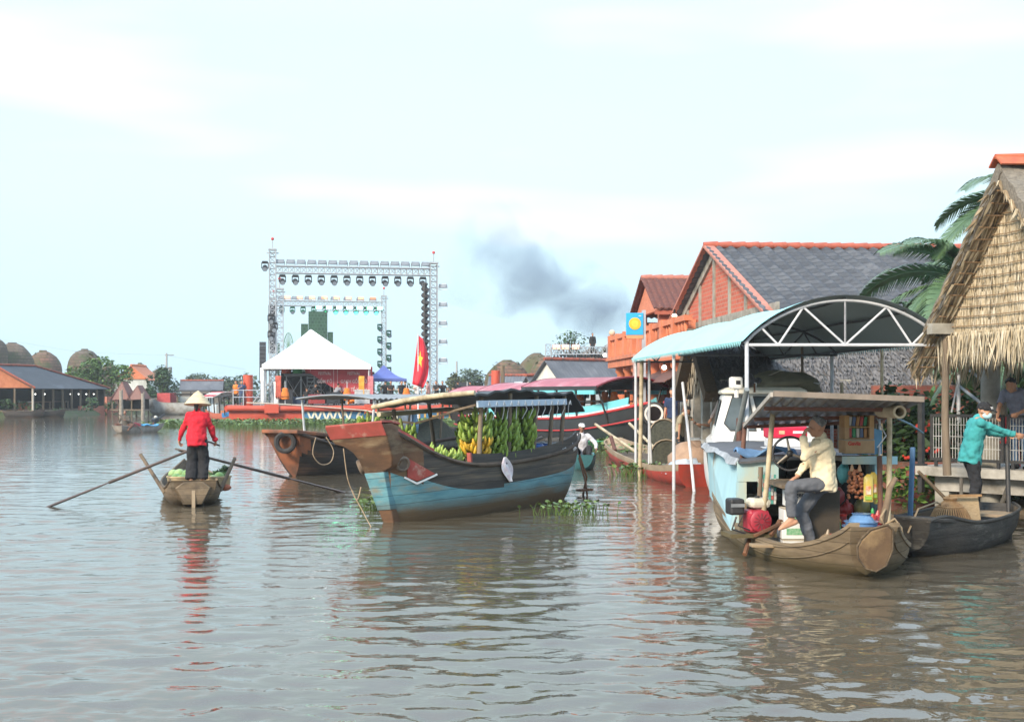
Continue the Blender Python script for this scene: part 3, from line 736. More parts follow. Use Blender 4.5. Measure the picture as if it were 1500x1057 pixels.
pa = pole('pale concrete power pole over the dark trees', 244, 517, 150)
pb = pole('thin distant power pole behind the black speaker cabinet', 669, 529, 160, arm=False)
o = MB().pipe([pa - V((0, 0, .25)), W(300, 531, 152), W(360, 541, 155)], .012, 4).build('power_line', M('cable grey', (.3, .33, .36))); tag(o, 'thin power line sagging away from the concrete pole', 'cable')
o = MB().pipe([pa - V((0, 0, .25)), W(120, 516, 150), W(-40, 490, 148)], .012, 4).build('power_line', M('cable grey', (.3, .33, .36))); tag(o, 'thin power line running over the kiln domes', 'cable')

# right-hand distance: grey roofed white house, long roofs, lighting truss
tt = gable_house('gabled_house', 'house with a stained white gable and long grey roof', 'house', (W(803, 577, 84).x, 84, 0), R(38), 8, 1.7, 4.35, 2.75, .2, white_wall, fibro, tile_red, rows=1, amp=.02, pitch=.3)
MB().bb((-.05, -.03, .4), (-.02, .25, 1.9)).build('door', M('grey door', (.3, .3, .28)), tt)
gable_house('gabled_house', 'small white gabled lean-to beside the big white gable', 'house', (W(776, 577, 88).x, 88, 0), R(38), 3, .95, 3.3, 2.2, .2, white_wall, fibro, tile_red, rows=1, amp=0)
gable_house('long_house', 'long low house with grey roof and orange ridge past the barge', 'house', (W(722, 577, 104).x, 104, 0), R(-3), 8, 3, 3.55, 2.1, .2, white_wall, fibro, tile_red, rows=1, amp=.02)
gable_house('long_house', 'low whitewashed building standing behind the pink boat roof', 'house', (W(760, 577, 92).x, 92, 0), R(-3), 5, 2, 2.75, 2.2, .2, white_wall, white_wall, white_wall, rows=1, amp=0)


def truss(mb, p, q, w, n, r=.03, up=(0, 0, 1), dr=.016):
    r *= .8; dr *= .72
    """square lattice girder between two points"""
    p, q = V(p), V(q); d = (q - p).normalized(); up = V(up); a = d.cross(up).normalized() * w / 2; b = a.cross(d).normalized() * w / 2
    cs = [a + b, a - b, -a - b, -a + b]
    for c in cs: mb.tube(p + c, q + c, r, n=5)
    for i in range(n):
        u, v = p.lerp(q, i / n), p.lerp(q, (i + 1) / n)
        for j in range(4):
            c0, c1 = cs[j], cs[(j + 1) % 4]
            mb.tube(u + c0, v + c1, dr, n=4)
            mb.tube(u + c0, u + c1, dr, n=4)


alu = M('white truss aluminium', (.46, .47, .49), (.32, .34, .36), rough=.4, metal=.3)
t = thing('lighting_gantry', 'far lighting gantry with a walkway truss over the roofs', 'gantry', (0, 0, 0))
d = 96; mb = MB(); truss(mb, W(808, 514, d), W(895, 513, d), .55, 14, .05, dr=.035); mb.build('truss_beam', alu, t)
for px in (803, 893): mb = MB(); truss(mb, W(px, 504, d), W(px, 577, d) * V((1, 1, 0)), .42, 12, .045, up=(0, 1, 0), dr=.03); mb.build('truss_leg', alu, t)
mb = MB(); rg = random.Random(2)
for i in range(16): c = W(812 + i * 5, 522 + rg.uniform(-2, 2), d); mb.ball(c, (.14, .14, .17), 6); mb.tube(c, c + V((0, 0, .35)), .03, n=4)
mb.build('lamp_cluster', M('black housing', (.03, .032, .036), (.02, .02, .022), rough=.5), t)
for px in (815, 828, 843):
    c = W(px, 508, d); l = thing('floodlight', 'glowing warm floodlight on top of the far gantry', 'floodlight', c, 0, 'warm floodlights on the far gantry')
    MB().bb((-.3, -.12, -.2), (.3, .12, .2)).build('housing', M('black housing', (.03, .03, .036)), l, bevel=.03); MB().bb((-.27, -.15, -.17), (.27, -.125, .17)).build('lens', M('warm lamp', (.9, .5, .3), emit=(1, .45, .25), es=1.6), l)
if HAZE:
    m = bpy.data.materials.new('river haze'); m.use_nodes = True; nt = m.node_tree; nt.nodes.remove(nt.nodes['Principled BSDF']); pv = nt.nodes.new('ShaderNodeVolumePrincipled'); nt.links.new(pv.outputs[0], nt.nodes['Material Output'].inputs['Volume'])
    pv.inputs['Color'].default_value = (.86, .93, .98, 1); pv.inputs['Density'].default_value = HAZE; pv.inputs['Anisotropy'].default_value = .0
    o = MB().bb((-260, -30, -2.8), (160, 440, 32)).build('haze', m); tag(o, 'thin pale haze over the river', kind='stuff')
# ------------------------------------------------------------------ stage barge
BA = R(10); BU = V((cos(BA), sin(BA), 0)); BV = V((-sin(BA), cos(BA), 0)); BO = V((-18.2, 79, 0))
DK = 1.3


def B(a, b, z): return BO + BU * a + BV * b + V((0, 0, z))


def bthing(name, label, cat, a, b, z=DK, group=None, rot=0.0): return thing(name, label, cat, B(a, b, z), BA + rot, group)


red_hull = M('barge red paint', (.52, .085, .045), (.42, .06, .035), sc=.8, rough=.55, dirt=(.22, .06, .04), dsc=1.3, dlo=.56, dhi=.75, zdirt=((.16, .07, .045), .0, .28))
blue_panel = M('barge blue panel', (.045, .17, .32), (.035, .13, .26), sc=1.5, rough=.6, dirt=(.18, .22, .24), dsc=2.5, dlo=.58, dhi=.7)
cream = M('cream lettering', (.74, .70, .58), (.6, .56, .45), sc=3, rough=.7); gold = M('golden lettering', (.62, .36, .10), (.5, .28, .08), sc=3, rough=.7)
t = thing('stage_barge', 'long red barge with painted lettering carrying the open air stage', 'barge', BO, BA)
mb = MB(); BL, BD = 19.5, 37.0
prof = [(-.05, -.8), (-.1, .15), (-.02, .35), (0, .88)]
mb.bb((0, 0, -.8), (BL, BD, .92)); mb.build('hull', red_hull, t)
MB().bb((.02, .05, .92), (BL - .02, BD - .05, 1.22)).build('deck', M('barge deck', (.16, .10, .08), (.1, .07, .06), sc=1), t)
mb = MB(); mb.pipe([(-.1, -.12, 1.08), (6, -.12, 1.06), (BL + .1, -.12, 1.1)], .2, 10); mb.pipe([(-.1, -.12, 1.08), (-.1, BD, 1.08)], .2, 10)
for a in (2.7, 9.1, 14): mb.bb((a - .45, -.42, .78), (a + .45, -.02, 1.34))
mb.build('fender_rail', red_hull, t, 50)
mb = MB(); mb.bb((4.72, -.035, .08), (13.6, -.003, .98)); mb.build('name_panel', blue_panel, t)
MB().bb((13.9, -.05, .0), (15.2, -.004, 1.05)).build('patch_panel', M('faded blue tarpaulin', (.12, .26, .36), (.08, .17, .26), sc=2), t)
x = 4.95
for s_, m_ in (('WWW.6', cream), ('2', gold), ('0CHA', cream), ('UTHOI', gold), ('.COM', cream)):
    o = text('lettering', s_, 1.0, m_, facing((x, -.045, .2), (1, 0, 0), (0, 0, 1)), t, .008, .018, xs=.94)
    x = max(v.co.x for v in o.data.vertices) + .07
for px, a, b, h, r in ((371, 1.15, 1.3, 3.25, .32),):
    MB().tube((a, b, 1.2), (a, b, h), r, n=14).build('spud_post', red_hull, t, 60)
MB().tube((17.6, 1.4, 1.2), (17.6, 1.4, 3.6), .3, n=14).build('spud_post', red_hull, t, 60)
MB().tube((18.0, .9, -.5), (18.0, .9, 3.9), .14, n=8).build('mooring_pile', timber, t, 60)
mb = MB()
for a in (.25, .9, 2): mb.tube((a, .3, 1.2), (a, .3, 2.3), .035, n=5)
mb.pipe([(.25, .3, 2.25), (.9, .3, 2.25), (2, .3, 2.25)], .03, 5); mb.pipe([(.25, .3, 1.8), (2, .3, 1.8)], .03, 5); mb.build('rail', steel, t)
rope = M('pale rope', (.55, .50, .42), (.4, .36, .3), sc=20, rough=.95)
o = MB().pipe([B(1.1, .0, 1.45), B(3, -.3, 1.38), B(5.5, -.4, 1.2), B(8.6, -.5, .95), B(10.5, -2, .6)], .035, 5).build('mooring_rope', rope); tag(o, 'pale mooring rope slung along the front of the red barge', 'rope')


def tower(label, a, b, z1, w, n, feet=True):
    t = bthing('truss_tower', label, 'truss tower', a, b)
    mb = MB(); truss(mb, (0, 0, 0), (0, 0, z1 - DK), w, n, .05, up=(0, 1, 0), dr=.03); mb.build('lattice_mast', alu, t)
    mb = MB(); mb.box((0, 0, z1 - DK + .08), (w + .14, w + .14, .1)); mb.tube((0, 0, z1 - DK), (0, 0, z1 - DK + .75), .04, n=5); mb.bar((-.4, 0, z1 - DK - .15), (.4, 0, z1 - DK - .15), .08, .08); mb.build('tower_head', alu, t)
    MB().ball((0, 0, z1 - DK + .8), .11, 8).build('top_marker', M('red marker', (.6, .06, .05)), t, 180)
    mb = MB()
    if feet:
        for sx, sy in ((1, 0), (-1, 0), (0, 1), (0, -1)): mb.tube((sx * w * .5, sy * w * .5, 1.5), (sx * 1.35, sy * 1.35, .04), .04, n=5)
        mb.box((0, 0, .04), (2.9, .12, .06)); mb.box((0, 0, .045), (.12, 2.9, .06)); mb.build('outrigger', alu, t)
    return t


tower('tallest white lattice tower at the front of the stage beside the white tent', 2.7, 3, 11.6, .42, 26)
tower('white lattice tower at the front of the stage beyond the red flag', 13.55, 3, 10.9, .48, 24)
tower('white lattice tower at the rear of the stage hung with dark green lamps', 12.2, 32, 10.9, .4, 20)
tower('white lattice tower at the rear of the stage behind the tall front tower', 2.3, 31, 10.4, .5, 18)
tower('slim pale tower close behind the tall front tower', 3.1, 8, 9.4, .5, 18, False)
blackm = M('black housing', (.03, .032, .036), (.02, .02, .022), rough=.5)
screen_b = M('dark speaker grille', (.05, .055, .065), (.03, .033, .04), sc=20)


def beam(label, a0, a1, b, z, w, n):
    t = bthing('truss_beam', label, 'truss', a0, b, z)
    mb = MB(); truss(mb, (0, 0, 0), (a1 - a0, 0, 0), w, n, .05, dr=.03); mb.build('lattice_girder', alu, t)
    return t


beam('tall horizontal white truss across the front of the stage', 2.95, 13.3, 3, 10.35, .46, 26)
beam('lower looking horizontal white truss across the rear of the stage', 2.5, 12.0, 32, 10.2, .45, 22)
# lamps: one of each kind, then copies
glow_g = M('green lamp glass', (.1, .8, .45), emit=(.01, .80, .30), es=GLOW); glow_w = M('white lamp glass', (.3, .9, .55), emit=(.30, 1, .62), es=GLOW * .35); glow_o = M('amber lamp glass', (.9, .5, .3), emit=(1, .5, .32), es=.5)


def moving_head(label, group, mat, lens):
    t = thing('moving_head_lamp', label, 'stage lamp', (0, 0, 0), 0, group)
    MB().bb((-.2, -.14, -.16), (.2, .14, 0)).build('base_box', mat, t, bevel=.03)
    mb = MB(); mb.bb((-.24, -.06, -.5), (-.19, .06, -.1)); mb.bb((.19, -.06, -.5), (.24, .06, -.1)); mb.bb((-.2, -.05, -.17), (.2, .05, -.11)); mb.build('yoke', mat, t)
    mb = MB(); Mx = Matrix.Rotation(R(115), 3, 'X'); mb.lathe([(.12, -.26), (.17, -.18), (.19, .1), (.17, .24)], (0, 0, -.46), 12, M=Mx); mb.build('lamp_body', mat, t, 50)
    mb = MB(); mb.lathe([(.001, .245), (.15, .25)], (0, 0, -.46), 12, M=Mx); mb.build('lens', lens, t)
    return t


def panel_lamp(label, group, mat, lens):
    t = thing('panel_lamp', label, 'stage lamp', (0, 0, 0), 0, group)
    MB().bb((-.27, -.1, .08), (.27, .1, .36)).build('housing', mat, t, bevel=.02)
    MB().bb((-.25, -.125, .10), (.25, -.103, .34)).build('lens', lens, t)
    mb = MB(); mb.bb((-.31, -.03, -.02), (-.275, .03, .24)); mb.bb((.275, -.03, -.02), (.31, .03, .24)); mb.bb((-.31, -.03, -.055), (.31, .03, -.022)); mb.build('bracket', mat, t)
    return t


grey_l = M('grey lens', (.28, .31, .36), (.2, .23, .27), rough=.25)
greenh = M('green tinted housing', (.02, .16, .085), (.012, .085, .05), rough=.5); greyh = M('grey lamp housing', (.20, .22, .25), (.14, .155, .18), rough=.5)


def run(first, n, pos, rot):
    for i in range(n):
        o = first if i == 0 else dup(first)
        o.location = pos(i); o.rotation_euler = (0, 0, BA + rot)


run(moving_head('black moving head lamp hanging under the front stage truss', 'lamps hanging under the front truss', blackm, grey_l), 12, lambda i: B(3.35 + i * .86, 3, 10.02), .1)
run(panel_lamp('grey panel lamp standing on top of the front stage truss', 'panel lamps on top of the front truss', greyh, grey_l), 15, lambda i: B(3.2 + i * .70, 3, 10.68), 0)
mh = moving_head('green lit moving head lamp hanging under the rear stage truss', 'green lamps hanging under the rear truss', greenh, glow_g)
run(mh, 6, lambda i: B(6.9 + i * .92, 32, 9.92), 0)
run(moving_head('unlit moving head lamp hanging under the dim end of the rear truss', 'unlit lamps under the rear truss', greenh, grey_l), 4, lambda i: B(3.0 + i * .95, 32, 9.92), .1)
run(panel_lamp('lit pale green panel lamp below the rear stage truss', 'pale green lit panel lamps of the rear truss', greenh, glow_w), 7, lambda i: B(6.3 + i * .92, 31.7, 9.62), 0)
run(panel_lamp('grey panel lamp on top of the rear stage truss', 'grey panel lamps on the rear truss', blackm, grey_l), 8, lambda i: B(3.0 + i * 1.17, 32, 10.48), 0)
run(panel_lamp('pale orange lamp between grey lamps on the rear truss', 'pale orange lamps on the rear truss', M('pale orange housing', (.7, .42, .3)), glow_o), 8, lambda i: B(3.5 + i * 1.1, 32, 10.52), 0)
run(moving_head('black lamp clamped up the side of the front tower beyond the flag', 'lamps up the front tower beyond the flag', blackm, grey_l), 13, lambda i: B(12.95, 2.8, 9.6 - i * .44), 1.2)
run(panel_lamp('pale panel lamp on the outer face of the front tower beyond the flag', 'panel lamps on the outer face of the front tower', steel, grey_l), 5, lambda i: B(14.2, 3, 9.2 - i * 1.27), -.3)
run(moving_head('dark green lamp stacked up the rear tower', 'dark green lamps on the rear tower', M('deep green housing', (.02, .09, .065), (.012, .05, .04), rough=.5), grey_l), 11, lambda i: B(12.2 + (.42 if i % 2 else -.40), 31.6, 8.4 - i * .56), .5)
run(moving_head('black lamp clamped halfway up the tall front tower', 'lamps on the tall front tower', blackm, grey_l), 3, lambda i: B(2.62 + .2 * (i % 2), 2.5, 7.35 - i * .55), 0)
l = moving_head('single black lamp high on the outer side of the tall front tower', None, blackm, grey_l); l.location = B(2.2, 3, 10.9); l.rotation_euler = (0, 0, BA)
for i, (a, b, n, z) in enumerate(((1.9, 9, 10, 5.6), (2.6, 5.5, 11, 8.0))):
    t = bthing('line_array_speaker', ['hanging column of dark loudspeakers behind the tent roof corner', 'tall hanging column of loudspeakers beside the tall front tower'][i], 'loudspeaker', a, b, z)
    for k in range(n): MB().box((0, .05 * k * .2, -.3 * k), (.46, .4, .27), rx=-.03 * k).build('speaker_box', screen_b, t)
# scenic skyline at the stage rear; green lamp light painted into its colour
t = bthing('stage_scenery', 'stepped scenery tower coloured green for stage light, rising behind the white tent', 'scenery', 6.15, 29)
sc_m = M('scenery board painted green light', (.028, .085, .048), (.015, .045, .032), sc=3, kind='brick', mortar=(.05, .11, .075), bw=.3, bh=.3, rough=.7)
MB().bb((-.8, 0, 0), (.85, .5, 8.0)).build('tower_block', sc_m, t); MB().bb((-1.45, .1, 0), (-.83, .5, 6.9)).build('side_block', sc_m, t); MB().bb((.88, .1, 0), (1.35, .5, 6.2)).build('side_block', sc_m, t)
mb = MB()
for q in range(10): a0, a1 = pi * q / 10, pi * (q + 1) / 10; mb.tube((-2.55 + .42 * cos(a0), .1, 4.6 + 1.5 * sin(a0)), (-2.55 + .42 * cos(a1), .1, 4.6 + 1.5 * sin(a1)), .04, n=4); mb.tube((-2.55 + .42 * cos(a0), .1, 4.6 + 1.5 * sin(a0)), (-2.55, .1, 4.6), .025, n=4)
mb.tube((-2.97, .1, 0), (-2.97, .1, 4.6), .04, n=4); mb.tube((-2.13, .1, 0), (-2.13, .1, 4.6), .04, n=4); mb.build('arch_frame', M('arch painted green light', (.22, .36, .28)), t)  # arch colour carries the same green lamp light
MB().bb((-3.5, .1, 0), (-3.3, .4, 5.2)).build('thin_block', sc_m, t)

# white tent
t = bthing('marquee', 'big white peaked marquee tent on the barge deck', 'tent', 5.6, 2.0, 0)
tw = 3.55; E = 3.95; PK = 6.45; tent_m = M('white tent canvas', (.84, .85, .84), (.78, .80, .80), sc=.8, rough=.6)


def tentfn(k):
    c = [(-tw, -.5), (tw, -.5), (tw, 6.6), (-tw, 6.6)]; a, b = c[k], c[(k + 1) % 4]

    def fn(u, v):
        x, y = a[0] + (b[0] - a[0]) * u, a[1] + (b[1] - a[1]) * u; k2 = v * .985
        return (x * (1 - k2) - .35 * k2, y * (1 - k2) + 3.05 * k2, E + (PK - E) * (v - .05 * sin(pi * v)))
    return fn


mb = MB()
for k in range(4): mb.sheet(tentfn(k), 6, 10)
mb.build('canvas_roof', tent_m, t, 180)
mb = MB()
for k, (x0, y0, x1, y1) in enumerate(((-tw, -.5, tw, -.5), (tw, -.5, tw, 6.6), (tw, 6.6, -tw, 6.6), (-tw, 6.6, -tw, -.5))): mb.bar((x0, y0, E - .14), (x1, y1, E - .14), .03, .3)
mb.build('valance', tent_m, t)
for x, y in ((-tw + .1, -.35), (tw - .1, -.35), (-tw + .1, 6.4), (tw - .1, 6.4)): MB().tube((x, y, DK), (x, y, E), .05, n=6).build('tent_pole', steel, t)
for x in (-tw + .05, -tw + .95):
    rg = random.Random(int(x * 9)); mb = MB()
    mb.loft([[V((x + (.16 + .10 * abs(.5 - q / 7)) * (cos(2 * pi * j / 9) + .25 * MN.noise((j * 1.3, q, x))), -.2 + .2 * sin(2 * pi * j / 9), DK + .02 + (E - DK - .25) * (1 - q / 7) * (1 if x < -tw + .5 else .62))) for j in range(9)] for q in range(8)])
    mb.build('tied_drape', tent_m, t, 180)
# festival banner hung inside
t = bthing('festival_banner', 'dark red festival banner with white lettering cut on a diagonal inside the tent', 'banner', 0, 0, 0)
bm_ = M('dark red banner', (.46, .06, .075), (.37, .05, .06), sc=2, rough=.7)
MB().prism([(4.5, 2.7, 3.85), (6.5, 2.7, 2.55), (8.5, 2.7, 1.45), (9.35, 2.7, 1.4), (9.35, 2.7, 3.85)], (0, .04, 0)).build('banner_cloth', bm_, t)
wl = M('banner lettering', (.66, .50, .50), rough=.8)
mb = MB()
for x0, x1 in ((5.2, 6.75), (7.0, 9.2)):
    for p, q in (((x0, 3.72), (x1, 3.72)), ((x1, 3.72), (x1, 2.0)), ((x0, 3.72), (x0, 3.5 if x0 < 6 else 2.0))): mb.bar((p[0], 2.685, p[1]), (q[0], 2.685, q[1]), .03, .03)
mb.build('border_line', wl, t)
for x, tx in ((6.15, ('FESTIVAL', 'GỐM ĐỎ', '')), (8.1, ('FESTIVAL', 'GẠCH GỐM ĐỎ', 'KINH TẾ XANH'))):
    for i, s_ in enumerate(tx):
        if s_: text('lettering', s_, .27 + .04 * (i > 0), wl, facing((x, 2.68, 3.3 - i * .55), (1, 0, 0), (0, 0, 1)), t, .004, .006, 'CENTER', xs=.8)
# scaffold stage, stairs, stacked gear
t = bthing('scaffold_stage', 'grey scaffold platform with stairs under the white tent', 'scaffold', 0, 0, DK)
mb = MB(); rg = random.Random(9)
for x in (3.6, 4.6, 5.5, 6.6, 7.7, 8.8, 9.6):
    for y in (4.8, 6.2): mb.tube((x, y, 0), (x, y, 1.95), .035, n=5)
for x0, x1 in ((3.6, 4.6), (4.6, 5.5), (5.5, 6.6), (6.6, 7.7), (7.7, 8.8), (8.8, 9.6)): mb.tube((x0, 4.8, .1), (x1, 4.8, 1.8), .022, n=4); mb.tube((x1, 4.8, .1), (x0, 4.8, 1.8), .022, n=4)
mb.build('scaffold_frame', steel, t); MB().bb((3.4, 4.7, 1.95), (9.7, 7.5, 2.1)).build('platform', M('grey platform', (.30, .33, .35)), t)
MB().bb((3.2, 7.6, 0), (9.8, 7.7, 2.3)).build('back_cloth', dark, t)
for x0 in (5.0, 7.6):
    mb = MB(); mb.bar((x0, 3.6, 0), (x0, 4.65, 1.9), .05, .12); mb.bar((x0 + .95, 3.6, 0), (x0 + .95, 4.65, 1.9), .05, .12)
    for k in range(7): mb.bb((x0, 3.55 + k * .16, .18 + k * .27), (x0 + .95, 3.78 + k * .16, .22 + k * .27))
    mb.build('stair', steel, t)
for i, (nm, a, b, z, lb, cat, col) in enumerate((
        ('drum_barrel', 3.6, 4.9, DK + 2.12, 'orange red drum on the scaffold platform end', 'drum', (.55, .10, .05)), ('drum_barrel', 4.35, 4.9, DK + 2.12, 'bright green drum on the scaffold platform', 'drum', (.05, .40, .11)),
        ('drum_barrel', 5.2, 5.0, DK + 2.12, 'small red drum beside the green drum', 'drum', (.5, .07, .05)), ('equipment_case', 3.6, 1.9, DK, 'black equipment case at the foot of the stage scaffold', 'case', (.03, .03, .035)),
        ('equipment_case', 4.35, 2.2, DK, 'dark blue case beside the first orange life vest', 'case', (.03, .05, .1)), ('equipment_case', 5.6, 1.7, DK, 'low red case under the tent', 'case', (.3, .04, .04)),
        ('equipment_case', 6.7, 1.8, DK, 'black case stack in the middle under the tent', 'case', (.025, .025, .03)), ('equipment_case', 8.6, 1.6, DK, 'white grey case by the second stair', 'case', (.5, .5, .5)),
        ('equipment_case', 10.4, 2.4, DK, 'big black case under the blue canopy', 'case', (.03, .03, .035)))):
    t = bthing(nm, lb, cat, a, b, z); m = M('paint %s %d' % (nm, i), col, rough=.5)
    if 'drum' in nm: MB().lathe([(.3, 0), (.33, .05), (.33, .3), (.36, .33), (.33, .36), (.33, .62), (.28, .68)], n=14).build('shell', m, t, 40); MB().lathe([(.25, .68), (.25, .72)], n=12).build('lid', blackm, t)
    else:
        w_, h_ = .9 + .1 * (i % 3), .42 + .16 * (i % 4)
        MB().bb((-w_ / 2, -.3, .06), (w_ / 2, .3, h_)).build('box_shell', m, t, bevel=.03); MB().bb((-w_ / 2 - .01, -.31, h_ + .002), (w_ / 2 + .01, .31, h_ + .1)).build('lid', m, t, bevel=.02)
        mb = MB(); [mb.box((sx * w_ * .4, sy * .24, .03), (.09, .06, .06)) for sx in (-1, 1) for sy in (-1, 1)]; mb.build('feet_block', blackm, t)
mb = MB(); rg = random.Random(1)
for k in range(24):
    q = V((rg.uniform(-.55, .55), rg.uniform(-.2, .2), rg.uniform(.05, .42))); mb.ball(q, (.13, .1, .08), 6, M=Matrix.Rotation(rg.random() * 3, 3, 'Z'))
o = mb.build('life_vest_heap', M('life vest orange', (.72, .21, .03), (.55, .14, .02), sc=3), None, 180); o.location = B(8.0, 1.9, DK); o.rotation_euler = (0, 0, BA); tag(o, 'heap of orange life vests on the deck beneath the banner', 'life vest', kind='stuff')
# life vests on posts
vest_m = M('life vest orange', (.72, .21, .03), (.55, .14, .02), sc=3)
for i, (px, a, lb) in enumerate(((425, 3.55, 'orange life vest on a post before the stage scaffold'), (514, 7.55, 'orange life vest on a post at the tent front near the second stair'), (597, 11.45, 'orange life vest on a post beside the red flag'), (684, 15.5, 'orange life vest on a post near the squatting crew'))):
    t = bthing('life_vest', lb, 'life vest', a, .35)
    MB().tube((0, 0, 0), (0, 0, 1.55 if i != 2 else 1.3), .03, n=6).build('hanger_post', steel, t)
    mb = MB(); mb.loft([[V((.26 * w * cos(2 * pi * j / 10), -.02 + .13 * sin(2 * pi * j / 10), z)) for j in range(10)] for z, w in ((.36, .85), (.42, 1.05), (.62, 1.0), (.78, .95), (.9, .72), (1.02, .75), (1.1, .5))]); mb.build('vest_shell', vest_m, t, 180)
    mb = MB(); mb.bb((-.272, -.17, .52), (.272, .13, .56)); mb.build('strap', M('dark strap', (.1, .05, .02)), t)
# clothes hanging at the tent corners
for i, (a, col, lb) in enumerate(((3.1, (.55, .12, .08), 'red and orange clothes hanging at the tent corner beside the drape'), (8.55, (.75, .36, .05), 'yellow orange clothes hung at the far tent pole'), (9.15, (.62, .22, .24), 'pink red scarves tied to the far tent pole'))):
    mb = MB(); rg = random.Random(i + 40)
    for k in range(4):
        x = (k - 1.5) * .09; mb.loft([[V((x + .06 * cos(2 * pi * j / 7), .05 * sin(2 * pi * j / 7) + rg.uniform(-.02, .02), 1.9 - q * rg.uniform(.26, .32))) for j in range(7)] for q in range(6)])
    o = mb.build('hanging_clothes', M('hung cloth%d' % i, col, tuple(c * .6 for c in col), sc=5), None, 180); o.location = B(a, 1.35, DK); tag(o, lb, 'clothes')
# blue canopy tent
t = bthing('canopy_tent', 'small blue peaked canopy tent beside the white marquee', 'tent', 10.3, 5.2, DK); bl = M('blue canopy cloth', (.10, .135, .38), (.08, .105, .3), sc=2, rough=.6)
mb = MB(); q = 1.45
for k in range(4):
    c = [(-q, -q), (q, -q), (q, q), (-q, q)]; a_, b_ = c[k], c[(k + 1) % 4]
    mb.sheet(lambda u, v: ((a_[0] + (b_[0] - a_[0]) * u) * (1 - v * .97), (a_[1] + (b_[1] - a_[1]) * u) * (1 - v * .97), 1.75 + .95 * (v - .2 * sin(pi * v))), 4, 8)
    mb.bar((*a_, 1.68), (*b_, 1.68), .03, .18)
mb.build('canopy_cloth', bl, t, 60)
for x, y in ((-1.4, -1.4), (1.4, -1.4), (1.4, 1.4), (-1.4, 1.4)): MB().tube((x, y, 0), (x, y, 1.75), .03, n=5).build('canopy_leg', steel, t)
t = bthing('folding_table', 'long white folding table behind the barge crew', 'table', 12.0, 4.6); MB().bb((-1.5, -.3, .98), (1.5, .3, 1.06)).build('table_top', tent_m, t)
for x in (-1.3, 1.3): MB().bb((x - .03, -.26, 0), (x + .03, .26, .975)).build('leg', steel, t)
t = bthing('loudspeaker', 'big black loudspeaker cabinet tilted at the foot of the front tower', 'loudspeaker', 15.6, 3.4); MB().box((0, 0, .85), (.95, .7, 1.3), ry=.12).build('cabinet', screen_b, t, bevel=.03); MB().bb((-.4, -.4, 0), (.5, .4, .24)).build('stand_base', blackm, t)
MB().lathe([(.001, 0), (.2, .02), (.3, .07)], (0.02, -.36, .75), 14, M=Matrix.Rotation(R(90), 3, 'X')).build('speaker_cone', blackm, t)
# red flag with star
t = bthing('flag', 'red flag with a yellow star on a slim pole', 'flag', 12.05, -1.4, 0)
MB().tube((0, 0, -.3), (0, 0, 5.9), .05, .03, 8).build('flag_pole', M('white pole', (.75, .75, .76)), t, 60)


def flagfn(u, v):
    z = 5.85 - v * 3.2; w = .12 + .95 * (sin(pi * min(v * .62 + .1, 1)) ** .8) - .25 * v * v
    return (-.38 * v + w * u * (.75 + .35 * v), .13 * sin(u * 7 + v * 2) * (.3 + u), z - .35 * u * (1 - v) - .25 * u * v)


MB().sheet(flagfn, 14, 14, .012).build('flag_cloth', M('flag red', (.62, .012, .03), (.5, .01, .025), sc=2, rough=.6), t, 180)
st = []
for k in range(10):
    r_ = .32 if k % 2 == 0 else .13; a = pi / 2 + k * pi / 5; u, v = .34 + r_ * cos(a) * .72, .47 - r_ * sin(a) * .6; p = V(flagfn(u, v)); st.append(p)
c = V(flagfn(.34, .47)); mb = MB(); off = V((0, -.035, 0))
mb.add([c + off] + [p + off for p in st], [(0, 1 + i, 1 + (i + 1) % 10) for i in range(10)]); mb.add([c - off * .4] + [p - off * .4 for p in st], [(0, 1 + (i + 1) % 10, 1 + i) for i in range(10)])
mb.build('star', M('flag yellow', (.80, .50, .03), rough=.6), t)
# hyacinth mat along the barge
hy = (M('hyacinth leaf', (.10, .16, .035), (.055, .10, .025), sc=3, rough=.45), M('hyacinth light leaf', (.17, .24, .06), (.10, .16, .04), sc=3, rough=.45))


def hyacinth(mb, n, area, rg, s=1.0):
    for i in range(n):
        x, y = area(rg); z = 0; hgt = rg.uniform(.12, .34) * s; a = rg.uniform(0, 2 * pi); ln = rg.uniform(.05, .14) * s
        tip = V((x + ln * cos(a), y + ln * sin(a), hgt)); k = 0 if rg.random() < .65 else 1
        mb.pipe([(x, y, -.03), tip], [.012 * s, .007 * s], 4, 0, cap=False)
        d = V((cos(a), sin(a), rg.uniform(.2, 1.2))).normalized(); sd = V((-sin(a), cos(a), 0)); w = rg.uniform(.05, .09) * s; l2 = rg.uniform(.08, .15) * s
        mb.add([tip, tip + d * l2 * .35 + sd * w, tip + d * l2 * .85 + sd * w * .6, tip + d * l2, tip + d * l2 * .85 - sd * w * .6, tip + d * l2 * .35 - sd * w], [(0, 1, 2, 3, 4, 5)], k)


rg = random.Random(21); mb = MB()


def mat_area(r):
    a = r.uniform(-4.5, 19); b = -r.random() ** 1.3 * (5.5 + 2.2 * sin(a * .9) + 1.2 * sin(a * 2.3)) - .2; p = B(a, b, 0); return p.x, p.y


hyacinth(mb, 3600, mat_area, rg, 1.15); o = mb.build('water_hyacinth', hy); tag(o, 'floating mat of green water hyacinth along the foot of the red barge', 'water plants', kind='stuff')


def clump(label, p, n, rx, ry, s, seed):
    rg = random.Random(seed); mb = MB(); hyacinth(mb, n, lambda r: (r.gauss(0, rx * .5), r.gauss(0, ry * .5)), rg, s); o = mb.build('water_hyacinth', hy); o.location = (p.x, p.y, 0); tag(o, label, 'water plants', kind='stuff'); return o


